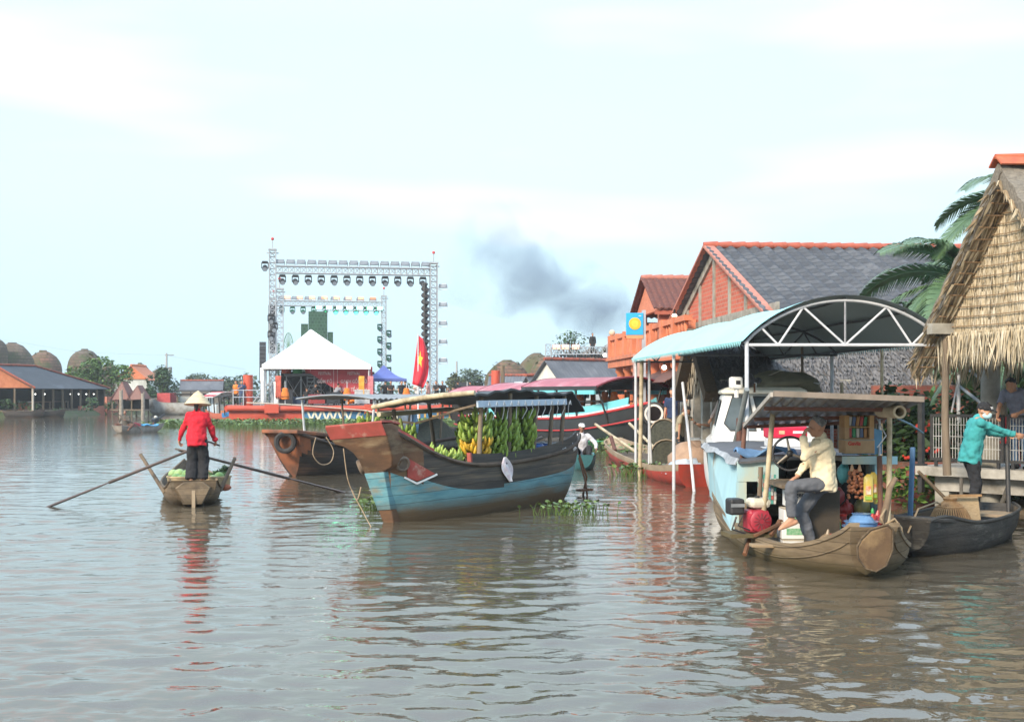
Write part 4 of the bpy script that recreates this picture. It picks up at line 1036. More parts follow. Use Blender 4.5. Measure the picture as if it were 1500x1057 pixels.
clump('flat clump of water hyacinth floating behind the banana boat stern', G(840, 752), 110, .62, .45, .55, 1)
clump('clump of water hyacinth round the feet of the brown and white poles', G(946, 696), 200, .75, .9, .85, 2)
clump('tuft of grassy water plants at the foot of the leaning white pole', G(1004, 706), 70, .3, .4, .9, 3)
clump('green floating plants beside the bow of the red rowing boat', G(915, 668), 80, 1.0, 1.0, 1.0, 4)
clump('green floating plants between the black tour boat and the red boat', G(882, 655), 60, .8, 1.4, 1.0, 5)
clump('tiny clump of hyacinth by the rope under the banana boat prow', G(543, 747), 36, .22, .25, .6, 6)
# ------------------------------------------------------------------ boats
def cr(p0, p1, p2, p3, t): return tuple(.5 * (2 * b + (c - a) * t + (2 * a - 5 * b + 4 * c - d) * t * t + (3 * b - a - 3 * c + d) * t ** 3) for a, b, c, d in zip(p0, p1, p2, p3))


def hull(st, sub=5, K=9, th=.045, mf=None, inner=1):
    """stations stern to bow: (x at rail, x at keel, half beam, rail z, keel z, section power). Returns builder and a rail point function"""
    S = []
    for i in range(len(st) - 1):
        q = [st[max(i - 1, 0)], st[i], st[i + 1], st[min(i + 2, len(st) - 1)]]
        S += [cr(*q, j / sub) for j in range(sub)]
    S.append(st[-1]); mb = MB(); rings = []; outs = []; inns = []

    def sec(xt, xk, b, zt, zk, p, ins):
        b2 = max(b - ins, .004); zk2 = zk + ins; pts = []
        for j in range(K):
            s = j / (K - 1); c = (1 - s ** p) ** (1 / p)
            pts.append(V((xt + (xk - xt) * s, b2 * c, zt + (zk2 - zt) * s)))
        return pts + [V((q.x, -q.y, q.z)) for q in pts[-2::-1]]
    for q in S:
        o, i = sec(*q, 0), sec(*q, th); outs.append(o); inns.append(i); rings.append(o + i[::-1])
    n = len(rings[0]); m = len(rings)
    vs = [p for r in rings for p in r]; mb.add(vs, [])
    for i in range(m - 1):
        for j in range(n):
            s = (min(j, 2 * K - 3 - j) + .5) / (K - 1) if j < 2 * K - 2 else (-1 if j == 2 * K - 2 or j == n - 1 else -2)
            k = (mf(i / (m - 1), s) if mf else 0) if s >= 0 else inner
            mb.add([], []); mb.f.append((i * n + j, (i + 1) * n + j, (i + 1) * n + (j + 1) % n, i * n + (j + 1) % n)); mb.k.append(k)
    for q, (o, i, u) in enumerate(((outs[0], inns[0], 0), (outs[-1], inns[-1], 1))):
        c = sum(o, V()) / len(o); kk = mf(u, .3) if mf else 0; L = len(o)
        mb.add([c] + o, [((0, 1 + j, 1 + (j + 1) % L) if q == 0 else (0, 1 + (j + 1) % L, 1 + j)) for j in range(L)], kk)

    def rail(u, side=1, z=0.0, ins=0.0):
        k = min(max(u, 0), 1) * (m - 1); a = int(min(k, m - 2)); f = k - a
        p = outs[a][0].lerp(outs[a + 1][0], f); return V((p.x, side * (p.y - ins), p.z + z))
    return mb, rail, S


def deckplate(S, z, u0=.08, u1=.92, ins=.06):
    mb = MB(); L = []; m = len(S)
    for i in range(m):
        u = i / (m - 1)
        if u0 <= u <= u1:
            xt, xk, b, zt, zk, p = S[i]; s = min(max((zt - z) / max(zt - zk, .01), 0), .98); y = max(b * (1 - s ** p) ** (1 / p) - ins, .02); x = xt + (xk - xt) * s; L.append((V((x, y, z)), V((x, -y, z))))
    for (a, b), (c, d) in zip(L, L[1:]): mb.prism([a, b, d, c], (0, 0, -.03))
    return mb


MUD = (.115, .078, .042)
blackp = M('tarred black planks', (.035, .033, .032), (.065, .058, .05), sc=3, stretch=(.25, 1, 4), rough=.75, bump=.5, dirt=(.14, .11, .075), dsc=1.7, dlo=.5, dhi=.72, zdirt=(MUD, .02, .25), seam=.17)
turq = M('worn turquoise paint', (.15, .33, .37), (.08, .22, .27), sc=3.5, stretch=(.35, 1, 2.5), rough=.75, bump=.5, dirt=(.22, .21, .16), dsc=2.2, dlo=.50, dhi=.70, zdirt=(MUD, .08, .36), seam=.15)
bowwood = M('bare brown bow timber', (.165, .085, .045), (.085, .05, .03), sc=3, stretch=(.5, .5, 2), rough=.8, bump=.5, dirt=(.27, .20, .12), dsc=2.2, dlo=.55, dhi=.75)
bowred = M('faded red bow paint', (.40, .075, .062), (.26, .06, .045), sc=3, rough=.7, bump=.3, dirt=(.42, .29, .23), dsc=3.5, dlo=.58, dhi=.72)
inwood = M('boat inside timber', (.14, .105, .07), (.075, .058, .042), sc=4, stretch=(.3, 1, 1), rough=.9, bump=.4)
bamboo = M('bamboo', (.50, .42, .28), (.34, .27, .17), sc=6, stretch=(.2, 1, 1), rough=.6, bump=.2, dirt=(.2, .16, .1), dsc=3)
polewood = M('grey pole wood', (.22, .17, .12), (.12, .09, .065), sc=8, stretch=(1, 1, .15), rough=.9, bump=.4)
rubber = M('tyre rubber', (.035, .033, .032), (.022, .02, .02), sc=6, rough=.75, bump=.2)
rust = M('rust brown', (.20, .09, .045), (.11, .06, .04), sc=5, rough=.9, bump=.3)
tarp_b = M('black tarpaulin roof', (.035, .036, .04), (.06, .06, .062), sc=2, rough=.55, bump=.4, bsc=.04, dirt=(.16, .17, .18), dsc=1.2, dlo=.58, dhi=.78)
whitep = M('white painted wood', (.66, .68, .68), (.5, .52, .52), sc=5, rough=.6, dirt=(.32, .30, .26), dsc=4, dlo=.6, dhi=.75)
blueplank = M('pale blue plank', (.42, .50, .58), (.33, .40, .48), sc=5, rough=.7)


def tyre(label, p, axis, r=.3, w=.1, name='tyre', wall=None):
    t = thing(name, label, 'tyre', p); Mx = V(axis).to_track_quat('Z', 'Y').to_matrix(); mb = MB(); pts = []
    prof = [(r * .58, -w * .4), (r * .8, -w * .62), (r * .97, -w * .5), (r, -w * .2), (r, w * .2), (r * .97, w * .5), (r * .8, w * .62), (r * .58, w * .4), (r * .58, -w * .4)]
    mb.lathe(prof, n=24, M=Mx); mb.f = [f for f in mb.f if len(f) == 4]; mb.build('tread', rubber, t, 40)
    if wall: mb = MB(); mb.lathe([(r * .6, w * .5), (r * .62, w * .66), (r * .78, w * .66), (r * .8, w * .5)], n=24, M=Mx); mb.f = [f for f in mb.f if len(f) == 4]; mb.build('sidewall', wall, t, 40)
    return t


def soft(pts, n=5):
    """a smooth curve through the points"""
    P = [tuple(p) for p in pts]; out = []
    for i in range(len(P) - 1): out += [cr(P[max(i - 1, 0)], P[i], P[i + 1], P[min(i + 2, len(P) - 1)], j / n) for j in range(n)]
    return [V(p) for p in out + [P[-1]]]


# ---- banana boat
BH = atan2(-5.9, -3.15)
bb_loc = V((-.34, 22.15, 0)); ROLL = R(5)
t = bananaboat = thing('cargo_boat', 'weathered turquoise and black wooden boat with high red prow carrying bananas', 'boat', bb_loc, BH)
t.rotation_euler = (ROLL, 0, BH); BM = Matrix.Translation(bb_loc) @ Matrix.Rotation(BH, 4, 'Z') @ Matrix.Rotation(ROLL, 4, 'X')


def hp(S, u, s, sg, o=0.0):
    """point on a hull at u along and s down from the rail, pushed out by o, and the outward normal"""
    def q(u, s):
        k = min(max(u, 0), 1) * (len(S) - 1); a = int(min(k, len(S) - 2)); f = k - a; xt, xk, b, zt, zk, p = (m + (n - m) * f for m, n in zip(S[a], S[a + 1])); return V((xt + (xk - xt) * s, sg * b * max(1 - s ** p, 0) ** (1 / p), zt + (zk - zt) * s))
    e = .01; n = ((q(u + e, s) - q(u - e, s)).cross(q(u, s + e) - q(u, max(s - e, 0)))).normalized()
    if n.y * sg < 0: n = -n
    return q(u, s) + n * o, n


mf = lambda u, s: (2 if s < .42 + .1 * (u - .8) else 1) if u > .78 else (0 if s < .31 + .03 * u else 1)
st = [(-3.0, -2.25, .42, 1.14, .05, 2.0), (-2.45, -2.1, .62, 1.0, -.2, 2.3), (-1.5, -1.5, .80, .86, -.35, 2.6), (0, 0, .87, .76, -.35, 2.7), (1.5, 1.45, .82, .74, -.35, 2.5), (2.3, 2.2, .70, .83, -.33, 2.2), (2.9, 2.75, .58, 1.03, -.28, 1.75), (3.4, 3.1, .49, 1.27, -.22, 1.3), (3.75, 3.3, .40, 1.42, -.15, 1.0)]
mb, rail, S = hull(st, 6, 18, .05, mf, 3); mb.build('hull', [blackp, turq, bowwood, inwood], t, 35)
deckplate(S, .42, .06, .8).build('deck', inwood, t)
for sg in (1, -1): MB().pipe([rail(u / 30, sg, .015) for u in range(31)], .04, 6).build('gunwale', blackp if sg < 0 else M('dark rail wood', (.10, .075, .055), (.06, .045, .035), sc=5), t, 60)
for sg in (1, -1):
    mb = MB(); mb.loft([[rail(u, sg, z, .02 + dd) for z, dd in ((.02, 0), (.2, 0), (.2, .035), (.02, .035))] for u in [.10 + .46 * i / 14 for i in range(15)]]); mb.build('bulwark', blackp, t, 40)
MB().box(rail(.565, 1, .11, .03), (.05, .07, .2)).build('bulwark_end', bowred, t)
# prow: wide raked head board merging into the flare, on a stem post
fx = lambda z: 3.66 + .42 * (z - .8) / .7
pl_ = [(-.53, 1.52), (-.545, 1.36), (-.50, 1.27), (-.36, 1.22), (-.24, 1.12), (-.19, .98), (-.17, .80), (.19, .80), (.36, .86), (.43, 1.0), (.47, 1.2), (.50, 1.36), (.50, 1.52)]
mb = MB(); mb.loft([[V((fx(z), y, z)) for y, z in pl_], [V((fx(z) - .28, y * .99, z + .01 * (z > 1.3))) for y, z in pl_], [V((fx(z) - .62, y * .86, z - .06 * (z > 1.3))) for y, z in pl_]]); mb.build('prow_head', bowwood, t, 30, .02)
mb = MB(); mb.prism([(fx(1.33) + .006, -.535, 1.345), (fx(1.33) + .006, .497, 1.345), (fx(1.52) + .006, .505, 1.535), (fx(1.52) + .006, -.54, 1.535)], (.014, 0, 0)); mb.loft([[V((x, -w - .02, z)), V((x, w, z)), V((x, w, z + .03)), V((x, -w - .02, z + .03))] for x, w, z in ((3.52, .45, 1.50), (3.85, .50, 1.535), (4.11, .51, 1.537))]); mb.build('prow_cap', bowred, t, bevel=.01)
mb = MB(); mb.loft([[V((x0, -w, z)), V((x0, w, z)), V((x1, w * .8, z)), V((x1, -w * .8, z))] for z, x0, x1, w in ((-.3, 2.9, 3.26, .07), (.1, 3.05, 3.42, .14), (.5, 3.2, 3.56, .19), (.86, 3.25, 3.68, .23))]); mb.build('stem_post', bowwood, t, bevel=.02)
MB().loft([[V((x1 + .012, -w * .82, z)), V((x1 + .012, w * .82, z)), V((x1 - .3, w * 1.04, z)), V((x1 - .3, -w * 1.04, z))] for z, x1, w in ((.20, 3.46, .15), (.5, 3.56, .19), (.79, 3.66, .222))]).build('stem_paint', turq, t, bevel=.01)
for sg in (1, -1):
    MB().loft([[rail(u, sg, z, d) for z, d in ((.03, -.03), (.075, -.03), (.075, .12), (.03, .12))] for u in [.74 + .25 * k / 10 for k in range(11)]]).build('bow_rail', bowred, t, 40)
    c, nn = hp(S, .915, .28, sg, .01); Mx = nn.to_track_quat('Z', 'Y').to_matrix()
    mb = MB(); mb.lathe([(.07, -.05), (.115, -.05), (.125, .03), (.105, .055), (.085, .05), (.075, .02), (.001, .02)], c, 18, M=Mx); mb.build('eye_boss', M('grey wood boss', (.20, .15, .11), (.12, .09, .07), sc=6), t, 40)
    q = [hp(S, u, s_, sg, .012)[0] for u, s_ in ((.885, .20), (.885, .40), (.83, .40), (.74, .24))]
    MB().prism(q, nn * .014).build('eye_paint', bowred, t)
    q2 = [hp(S, u, s_, sg, .016)[0] for u, s_ in ((.90, .41), (.83, .43), (.73, .24))]
    mb = MB(); mb.bar(q2[0], q2[1], .02, .03); mb.bar(q2[1], q2[2], .02, .03); mb.build('eye_line', whitep, t)
# roof on posts
rz = lambda x, y: 1.92 + .03 * (1 - y * y) + .03 * y + .035 * sin(x * 2.1) - .018 * abs(x)
mb = MB(); mb.sheet(lambda u, v: (2.12 - 3.7 * u, -.86 + 1.86 * v, rz(2.12 - 3.7 * u, -.86 + 1.86 * v) + (.02 * sin(u * 40) if v in (0, 1) else 0)), 26, 10, .035)
mb.build('roof', tarp_b, t, 60)
MB().sheet(lambda u, v: (-1.57 - .5 * u, -.86 + 1.86 * v, rz(-1.6, -.86 + 1.86 * v) - .32 * u - .06 * u * u + .03), 6, 10, .03).build('rear_flap', tarp_b, t, 60)
MB().pipe([(2.16, -.98, 1.87), (2.17, -.3, 1.93), (2.17, .4, 1.95), (2.16, 1.03, 1.94)], [.04, .046, .046, .04], 8).build('front_pole', bamboo, t, 60)
MB().pipe([(2.16, -.86, 1.74), (1.2, -.86, 1.76), (0, -.85, 1.8), (-1.5, -.85, 1.76)], .045, 7).build('eave_pole', bamboo, t, 60)
MB().bar((2.0, .97, 1.76), (-1.35, .97, 1.78), .035, .11).build('eave_plank', blueplank, t)
for x, lean in ((1.72, .1), (.70, .12), (-.3, .06), (-.95, .03), (-1.45, .0)): MB().pipe([(x - lean, .66, .5), (x, .90, rz(x, .90) - .03)], [.045, .038], 7).build('post', polewood, t, 60)
for x in (1.85, .7, -.4, -1.4): MB().pipe([(x, -.68, .5), (x - .06, -.8, rz(x, -.8) - .03)], [.042, .035], 7).build('post', polewood, t, 60)
MB().pipe([(2.0, -.95, 1.66), (1.6, -.5, 1.55), (1.7, .1, 1.64), (1.9, .5, 1.7), (1.95, .92, 1.75)], .022, 6).build('branch_pole', polewood, t, 60)
mb = MB(); rg = random.Random(3)
for i in range(13):
    x = 1.6 - i * .26; mb.pipe([(x, .95, 1.78), (x - .03, .93 + rg.uniform(-.05, .05), 1.66), (x + rg.uniform(-.06, .06), .88, 1.5)], .008, 4)
    mb.pipe([(x, .99, 1.72), (x + .05, 1.0, 1.8), (x + .09, 1.0, 1.73)], .009, 4)
mb.build('tie_string', M('white string', (.7, .7, .7)), t)
mb = MB()  # rudder frame at the stern
mb.pipe([(-2.75, .5, .75), (-2.9, .55, .3), (-2.95, .4, -.1)], .022, 5); mb.pipe([(-2.72, .5, .7), (-2.6, .66, .2), (-2.62, .66, -.1)], .02, 5); mb.bar((-2.95, .4, .06), (-2.55, .7, .06), .25, .04); mb.build('rudder_frame', rust, t)
# bananas
ban_g = M('green banana', (.22, .31, .045), (.135, .22, .03), sc=6, rough=.5); ban_y = M('yellow banana', (.62, .40, .035), (.50, .28, .02), sc=6, rough=.5); stalk_m = M('banana stalk', (.20, .24, .06), (.12, .13, .04), sc=5)
ban_p = M('pale green banana', (.33, .42, .10), (.22, .32, .06), sc=6, rough=.5)


def hand_mesh(seed, n=15):
    rg = random.Random(seed); mb = MB()
    for i in range(n):
        a = 2 * pi * i / n + rg.uniform(-.1, .1); lay = i % 2; r0, l = .05, rg.uniform(.9, 1.1)
        pts = [V(((r0 + dr * l) * cos(a), (r0 + dr * l) * sin(a), dz * l - .03 * lay)) for dr, dz in ((0, -.01), (.05, -.035), (.09, -.02), (.115, .02), (.122, .06))]
        mb.pipe(pts, [.008, .017, .02, .018, .006], 6, rg.random() < .25)
    return mb


hands = [hand_mesh(k) for k in range(4)]


def bunch(label, p, tiers, yellow=0, s=1.0, group=None, rz=0.0, loose=False, pale=False):
    t = thing('banana_bunch', label, 'bananas', p, rz, group); t.scale = (s,) * 3; rg = random.Random(int(p[0] * 99 + p[1] * 7))
    if not loose: MB().pipe([(0, 0, .10), (.01, 0, 0), (0, .01, -.085 * tiers), (.03, 0, -.085 * tiers - .16)], [.016, .03, .03, .022], 7).build('stalk', stalk_m, t, 60)
    for i in range(tiers):
        k = rg.randrange(4); key = 'hand%d%d%d' % (k, i >= tiers - yellow, pale); taper = 1.0 - .28 * abs(i - tiers * .4) / tiers
        if key not in HM: o = hands[k].build('banana_hand', [ban_y, ban_g] if i >= tiers - yellow else [ban_p, ban_g] if pale else [ban_g, ban_p], None, 180); HM[key] = o.data; o.parent = t
        else: o = bpy.data.objects.new('banana_hand', HM[key]); C.objects.link(o); o.parent = t
        o.location = (rg.uniform(-.02, .02), rg.uniform(-.02, .02), -.088 * i - .03) if not loose else (rg.uniform(-.12, .12), rg.uniform(-.12, .12), .05 + .07 * i)
        o.rotation_euler = (rg.uniform(-.15, .15) * (3 if loose else 1), rg.uniform(-.15, .15) * (3 if loose else 1), rg.uniform(0, 6)); o.scale = (taper * 1.12,) * 3
    return t


HM = {}
bw = lambda x, y, z: BM @ V((x, y, z))
for i, (x, y, z, n, ye, s_, lb) in enumerate(((1.42, .58, 1.60, 5, 2, 1.5, 'banana bunch whose lower hands are ripe yellow'), (.96, .62, 1.50, 5, 0, 1.5, 'green banana bunch hanging next to the yellow tipped one'), (.50, .62, 1.60, 6, 0, 1.55, 'big green banana bunch in the middle of the hanging row'), (-.08, .62, 1.66, 6, 0, 1.55, 'tallest green banana bunch at the far end of the hanging row'),
        (.75, .1, 1.5, 4, 0, 1.4, 'green banana bunch tucked behind the hanging front row'), (.1, .1, 1.52, 4, 0, 1.4, 'green banana bunch behind the middle of the hanging row'), (-.6, .35, 1.55, 5, 0, 1.4, 'green banana bunch half hidden near the blue drums'))):
    bunch(lb, bw(x, y, z), n, ye, s_, rz=i)
for i, (x, y, z, n, lb) in enumerate(((1.9, -.62, 1.5, 5, 'leafy dark green banana bunch hanging at the far front post'), (2.25, -.40, 1.3, 4, 'small green banana bunch hanging just behind the prow'))): bunch(lb, bw(x, y, z), n, 0, 1.5, rz=i)
for i, (x, y, lb, pl) in enumerate(((1.98, .40, 'bright green bananas lying on deck at the bulwark end', True), (2.2, .05, 'pale green banana hands lying in the bow', True), (1.5, .3, 'pale banana hands lying beneath the yellow tipped bunch', True))): bunch(lb, bw(x, y, .62), 4, 0, 1.45, loose=True, pale=pl)
rg = random.Random(8); mb = MB(); leaves(mb, [(V((0, 0, -.35)), (.22, .22, .42)), (V((.15, .1, -.15)), (.16, .16, .25))], 260, .17, rg, 1.2); o = mb.build('banana_leaves', LEAF['green']); o.location = bw(2.0, -.72, 1.45); tag(o, 'dark green leaves hanging with the bunch at the far front post', 'leaves')
# stern load
blue_pl = M('blue plastic', (.035, .13, .42), (.025, .09, .32), sc=3, rough=.35, spec=.5)
for i, (x, y, r, h_, lb) in enumerate(((-1.0, .3, .26, .62, 'tall blue plastic drum in the middle of the banana boat stern'), (-1.6, .28, .25, .60, 'blue plastic drum nearest the banana boat stern'), (-.55, .4, .2, .36, 'low blue plastic tub beside the last banana bunch'), (-1.3, -.25, .25, .58, 'blue plastic drum on the far side of the stern'))):
    t2 = thing('plastic_drum', lb, 'drum', bw(x, y, .43), BH); MB().lathe([(r * .9, 0), (r, .04), (r, h_ * .3), (r * 1.05, h_ * .33), (r, h_ * .36), (r, h_ * .66), (r * 1.05, h_ * .69), (r, h_ * .72), (r * .97, h_ * .93), (r * .8, h_)], n=20).build('shell', blue_pl, t2, 40)
    MB().lathe([(r * .78, h_), (r * .78, h_ + .02), (.06, h_ + .022)], n=18).build('lid', M('dark blue lid', (.02, .07, .2), rough=.4), t2, 40)
    MB().lathe([(.04, h_ + .02), (.04, h_ + .05)], (r * .4, 0, 0), 10).build('bung', M('bung white', (.6, .6, .6)), t2)
t2 = thing('ball', 'small red ball lying on top of the blue tub', 'ball', bw(-.55, .42, .88)); MB().ball((0, 0, 0), .085, 14).build('ball_shell', M('ball red', (.6, .04, .05), (.5, .03, .04), rough=.4), t2, 180)
MB().lathe([(.087, -.012), (.087, .012)], n=16).build('ball_band', M('ball white', (.7, .7, .7)), t2)
for i, (x, y, lb) in enumerate(((-.75, .6, 'white plastic bag by the foot of the middle post'), (-1.5, .62, 'white and grey rags tied on the bulwark near the stern'), (-2.0, .58, 'pale bundle of plastic at the stern post'))):
    o = MB().ball((0, 0, 0), (.2, .16, .11), 12, noise=.9).build('plastic_bag', M('white plastic film', (.72, .73, .75), (.55, .57, .6), sc=6, rough=.4), None, 180); o.location = bw(x, y, .92 if i else .75); tag(o, lb, 'bag')
p_ = rail(.46, 1); mb = MB(); mb.sheet(lambda u, v: (p_.x + .22 * (u - .5) * (.5 + sin(pi * v)) - .16 * v, p_.y + .05 + .02 * sin(9 * u + 5 * v), p_.z + .12 - .42 * v), 8, 10, .008); o = mb.build('rag', M('white rag', (.75, .74, .76), (.6, .5, .55), sc=9)); o.matrix_world = BM; tag(o, 'white rag hanging over the black side of the banana boat', 'rag')
mb = MB(); pr = [BM @ V(q) for q in ((4.0, -.3, 1.2), (3.98, -.28, .75), (3.9, -.25, .5))]; e = G(548, 771); pr += [V((pr[-1].x * .6 + e.x * .4, pr[-1].y * .6 + e.y * .4, .25)), V((pr[-1].x * .25 + e.x * .75, pr[-1].y * .25 + e.y * .75, .05)), e + V((0, 0, -.03)), e + V((.25, .05, -.02))]
mb.pipe(soft(pr), .0085, 6); mb.pipe(soft([pr[2] + V((-.02, 0, .05)), pr[2] + V((.06, 0, -.1)), pr[2] + V((.12, 0, .1))]), .012, 5); o = mb.build('bow_rope', M('brown rope', (.34, .25, .16), (.22, .16, .1), sc=20), None, 180); tag(o, 'thin rope hanging from the red prow down into the water', 'rope')

# ---- second banana boat behind
H2 = atan2(-9.4, -3.75); loc2 = V((-3.55, 34.6, 0)); M2 = Matrix.Translation(loc2) @ Matrix.Rotation(H2, 4, 'Z')
t = thing('cargo_boat', 'dark wooden boat with rusty orange bow and tin roof behind the banana boat', 'boat', loc2, H2)
dk2 = M('dark wet planks', (.055, .043, .036), (.03, .026, .024), sc=3, stretch=(.3, 1, 3), rough=.7, bump=.4, dirt=(.13, .075, .05), dsc=1.3, seam=.18)
or2 = M('rusty orange bow paint', (.30, .11, .052), (.17, .065, .038), sc=2.5, rough=.8, bump=.4, dirt=(.08, .05, .035), dsc=1.9, dlo=.46, dhi=.64)
mf = lambda u, s: 1 if (u > .86 and s < .55 - (1 - u) * 2) else 0
st = [(-5, -4.4, .6, .95, -.1, 2.2), (-3.5, -3.3, .95, .75, -.3, 2.6), (0, 0, 1.1, .62, -.35, 2.8), (2.8, 2.8, 1.0, .60, -.35, 2.6), (4.1, 3.9, .78, .72, -.3, 2.2), (4.9, 4.5, .6, .92, -.2, 1.7), (5.35, 4.8, .46, 1.05, -.05, 1.3)]
mb, rail2, S2 = hull(st, 5, 11, .06, mf, 2); mb.build('hull', [dk2, or2, inwood], t, 35); deckplate(S2, .4, .05, .9).build('deck', inwood, t)
for sg in (1, -1): MB().pipe([rail2(u / 24, sg, .01) for u in range(25)], .05, 6).build('gunwale', dk2, t, 60)
MB().loft([[V((x, y * w, z)) for y, z in ((-1, za), (1, za), (1, za + .09), (-1, za + .09))] for x, w, za in ((3.2, .7, .85), (4.4, .66, .95), (5.5, .5, 1.06))]).build('foredeck', or2, t, bevel=.02)
MB().bb((2.6, -.6, .6), (3.6, .6, .84)).build('hatch_box', M('rust hatch', (.12, .06, .035)), t)
mb = MB(); mb.sheet(lambda u, v: (2.9 - 6.4 * u, -1.15 + 2.3 * v, 1.86 + .05 * sin(v * 60) * 0 + .02 * sin(u * 130) + .1 * sin(pi * v)), 110, 6, .02); mb.build('roof', M('grey tin roof', (.30, .31, .31), (.19, .19, .185), sc=1.5, rough=.55, metal=.3, dirt=(.14, .10, .08), dsc=.9), t, 40)
for x in (2.7, .6, -1.5, -3.3):
    for sg in (1, -1): MB().tube((x, sg * .95, .4), (x, sg * 1.08, 1.86), .035, n=6).build('post', steel if x > 2 else polewood, t)
tyre('black tyre hung on the rusty orange bow of the boat behind', M2 @ V((5.42, .12, .84)), M2.to_3x3() @ V((.95, .35, .1)), .27, .16)
mb = MB(); mb.pipe(soft([M2 @ V((4.6, .76, .95)), M2 @ V((4.45, .88, .62)), M2 @ V((4.55, .86, .34)), M2 @ V((4.85, .76, .30)), M2 @ V((5.05, .66, .56)), M2 @ V((4.95, .68, .95))]), .013, 6); o = mb.build('rope_loop', M('brown rope', (.34, .25, .16)), None, 180); tag(o, 'pale rope loop hanging on the rusty orange bow', 'rope')
net_m = M('dark fishing net', (.085, .085, .06), (.045, .047, .036), sc=14, rough=1, bump=.8)
mb = MB(); mb.sheet(lambda u, v: (1.5 - 4.6 * u, .2 + .95 * v, .98 - .55 * v * v + .22 * sin(u * 8 + v * 3) * (1 - v) + .28 * sin(pi * u) * (1 - v)), 22, 10, .04); o = mb.build('fishing_net', net_m, None, 180); o.matrix_world = M2; tag(o, 'dark fishing net heaped over the side of the boat behind', 'net')
for i, (x, z, lb) in enumerate(((2.2, 1.2, 'green banana bunch hanging in the tin roofed boat behind'), (1.4, 1.15, 'second green banana bunch under the tin roof of the boat behind'))): bunch(lb, M2 @ V((x, .6, z + .2)), 5, 0, 1.6, rz=i)
t2 = thing('hanging_sacks', 'white and blue plastic sacks tied under the tin roof', 'sack', M2 @ V((.4, .7, 1.2)), H2)
mb = MB(); [mb.ball((-.35 * k, 0, 0), (.17, .14, .3), 9, noise=.7) for k in range(2)]; mb.build('white_sack', M('white plastic film', (.7, .7, .7)), t2, 180); MB().ball((-.75, 0, -.05), (.16, .14, .28), 9, noise=.7).build('blue_sack', M('blue sack', (.2, .35, .5)), t2, 180)

# ---- tour boat with pink roofs
H3 = atan2(-13.2, 6.6); loc3 = V((1.75, 52.6, 0)); M3 = Matrix.Translation(loc3) @ Matrix.Rotation(H3, 4, 'Z')
t = thing('tour_boat', 'black tour boat with three arched pink roofs and red trim', 'boat', loc3, H3)
blk = M('tour boat black paint', (.03, .032, .034), (.022, .024, .026), sc=2, rough=.5, zdirt=((.07, .06, .05), 0, .12)); redp = M('boat red paint', (.45, .035, .04), (.36, .03, .03), sc=3, rough=.5); tq = M('bright turquoise paint', (.16, .52, .56), (.13, .45, .5), sc=3, rough=.5)
st = [(-8.5, -8, .9, 1.0, -.1, 2.4), (-6, -6, 1.3, .95, -.4, 3), (0, 0, 1.45, .95, -.4, 3), (4, 4, 1.35, 1.05, -.4, 2.8), (6.3, 6.0, 1.0, 1.32, -.35, 2.0), (7.5, 6.8, .62, 1.55, -.25, 1.5), (8.1, 7.2, .3, 1.68, -.1, 1.2)]
mb, rail3, S3 = hull(st, 5, 10, .07, lambda u, s: 0, 1); mb.build('hull', [blk, M('tour boat inside', (.16, .05, .045))], t, 35); deckplate(S3, .75, .05, .93).build('deck', M('tour boat inside', (.16, .05, .045)), t)
for sg in (1, -1):
    MB().pipe([rail3(u / 28, sg, .02) for u in range(29)], .055, 6).build('gunwale', redp, t, 60)
    MB().pipe([rail3(u / 28, sg, -.42 - .1 * u / 28, -.02) * V((1, 1 - .0 * u, 1)) for u in range(1, 27)], .035, 6).build('rubbing_strake', redp, t, 60)
    mb = MB(); mb.loft([[rail3(u, sg, z, dd) for z, dd in ((.04, .10), (.42, .16), (.42, .20), (.04, .15))] for u in [.04 + .72 * i / 14 for i in range(15)]]); mb.build('cabin_side', tq, t, 40)
    mb = MB(); mb.loft([[rail3(u, sg, z, dd) for z, dd in ((.03, .07), (.14, .085), (.14, .11), (.03, .10))] for u in [.04 + .74 * i / 14 for i in range(15)]]); mb.build('cabin_side_stripe', whitep, t, 40)
    p0 = rail3(.955, sg, -.30, -.015); p1 = rail3(.90, sg, -.42, -.03); p2 = rail3(.905, sg, -.12, -.02); p3 = rail3(.985, sg, -.12, -.02); p4 = rail3(.985, sg, -.5, .02)
    MB().prism([p1, p4, p3, p2, p1.lerp(p2, .5) + V((.28, 0, 0))], V((.2, sg, 0)) * .012).build('bow_badge', redp, t)
    c = rail3(.95, sg, -.28, -.045); s_ = [c + (V((cos(a), -.35 * sg * cos(a), 0)) + V((0, 0, sin(a)))) * r_ for k in range(10) for a in (pi / 2 + k * pi / 5,) for r_ in (.13 if k % 2 == 0 else .05,)]; MB().prism(s_, V((.2, sg, 0)) * .012).build('bow_star', whitep, t)
pink = M('pink roof sheet', (.38, .105, .13), (.29, .085, .105), sc=1.2, rough=.6, dirt=(.5, .27, .28), dsc=1); dred = M('dark red roof trim', (.16, .02, .03), rough=.5)
rf = lambda w, zc, y: zc + .36 * (1 - (y / w) ** 2)
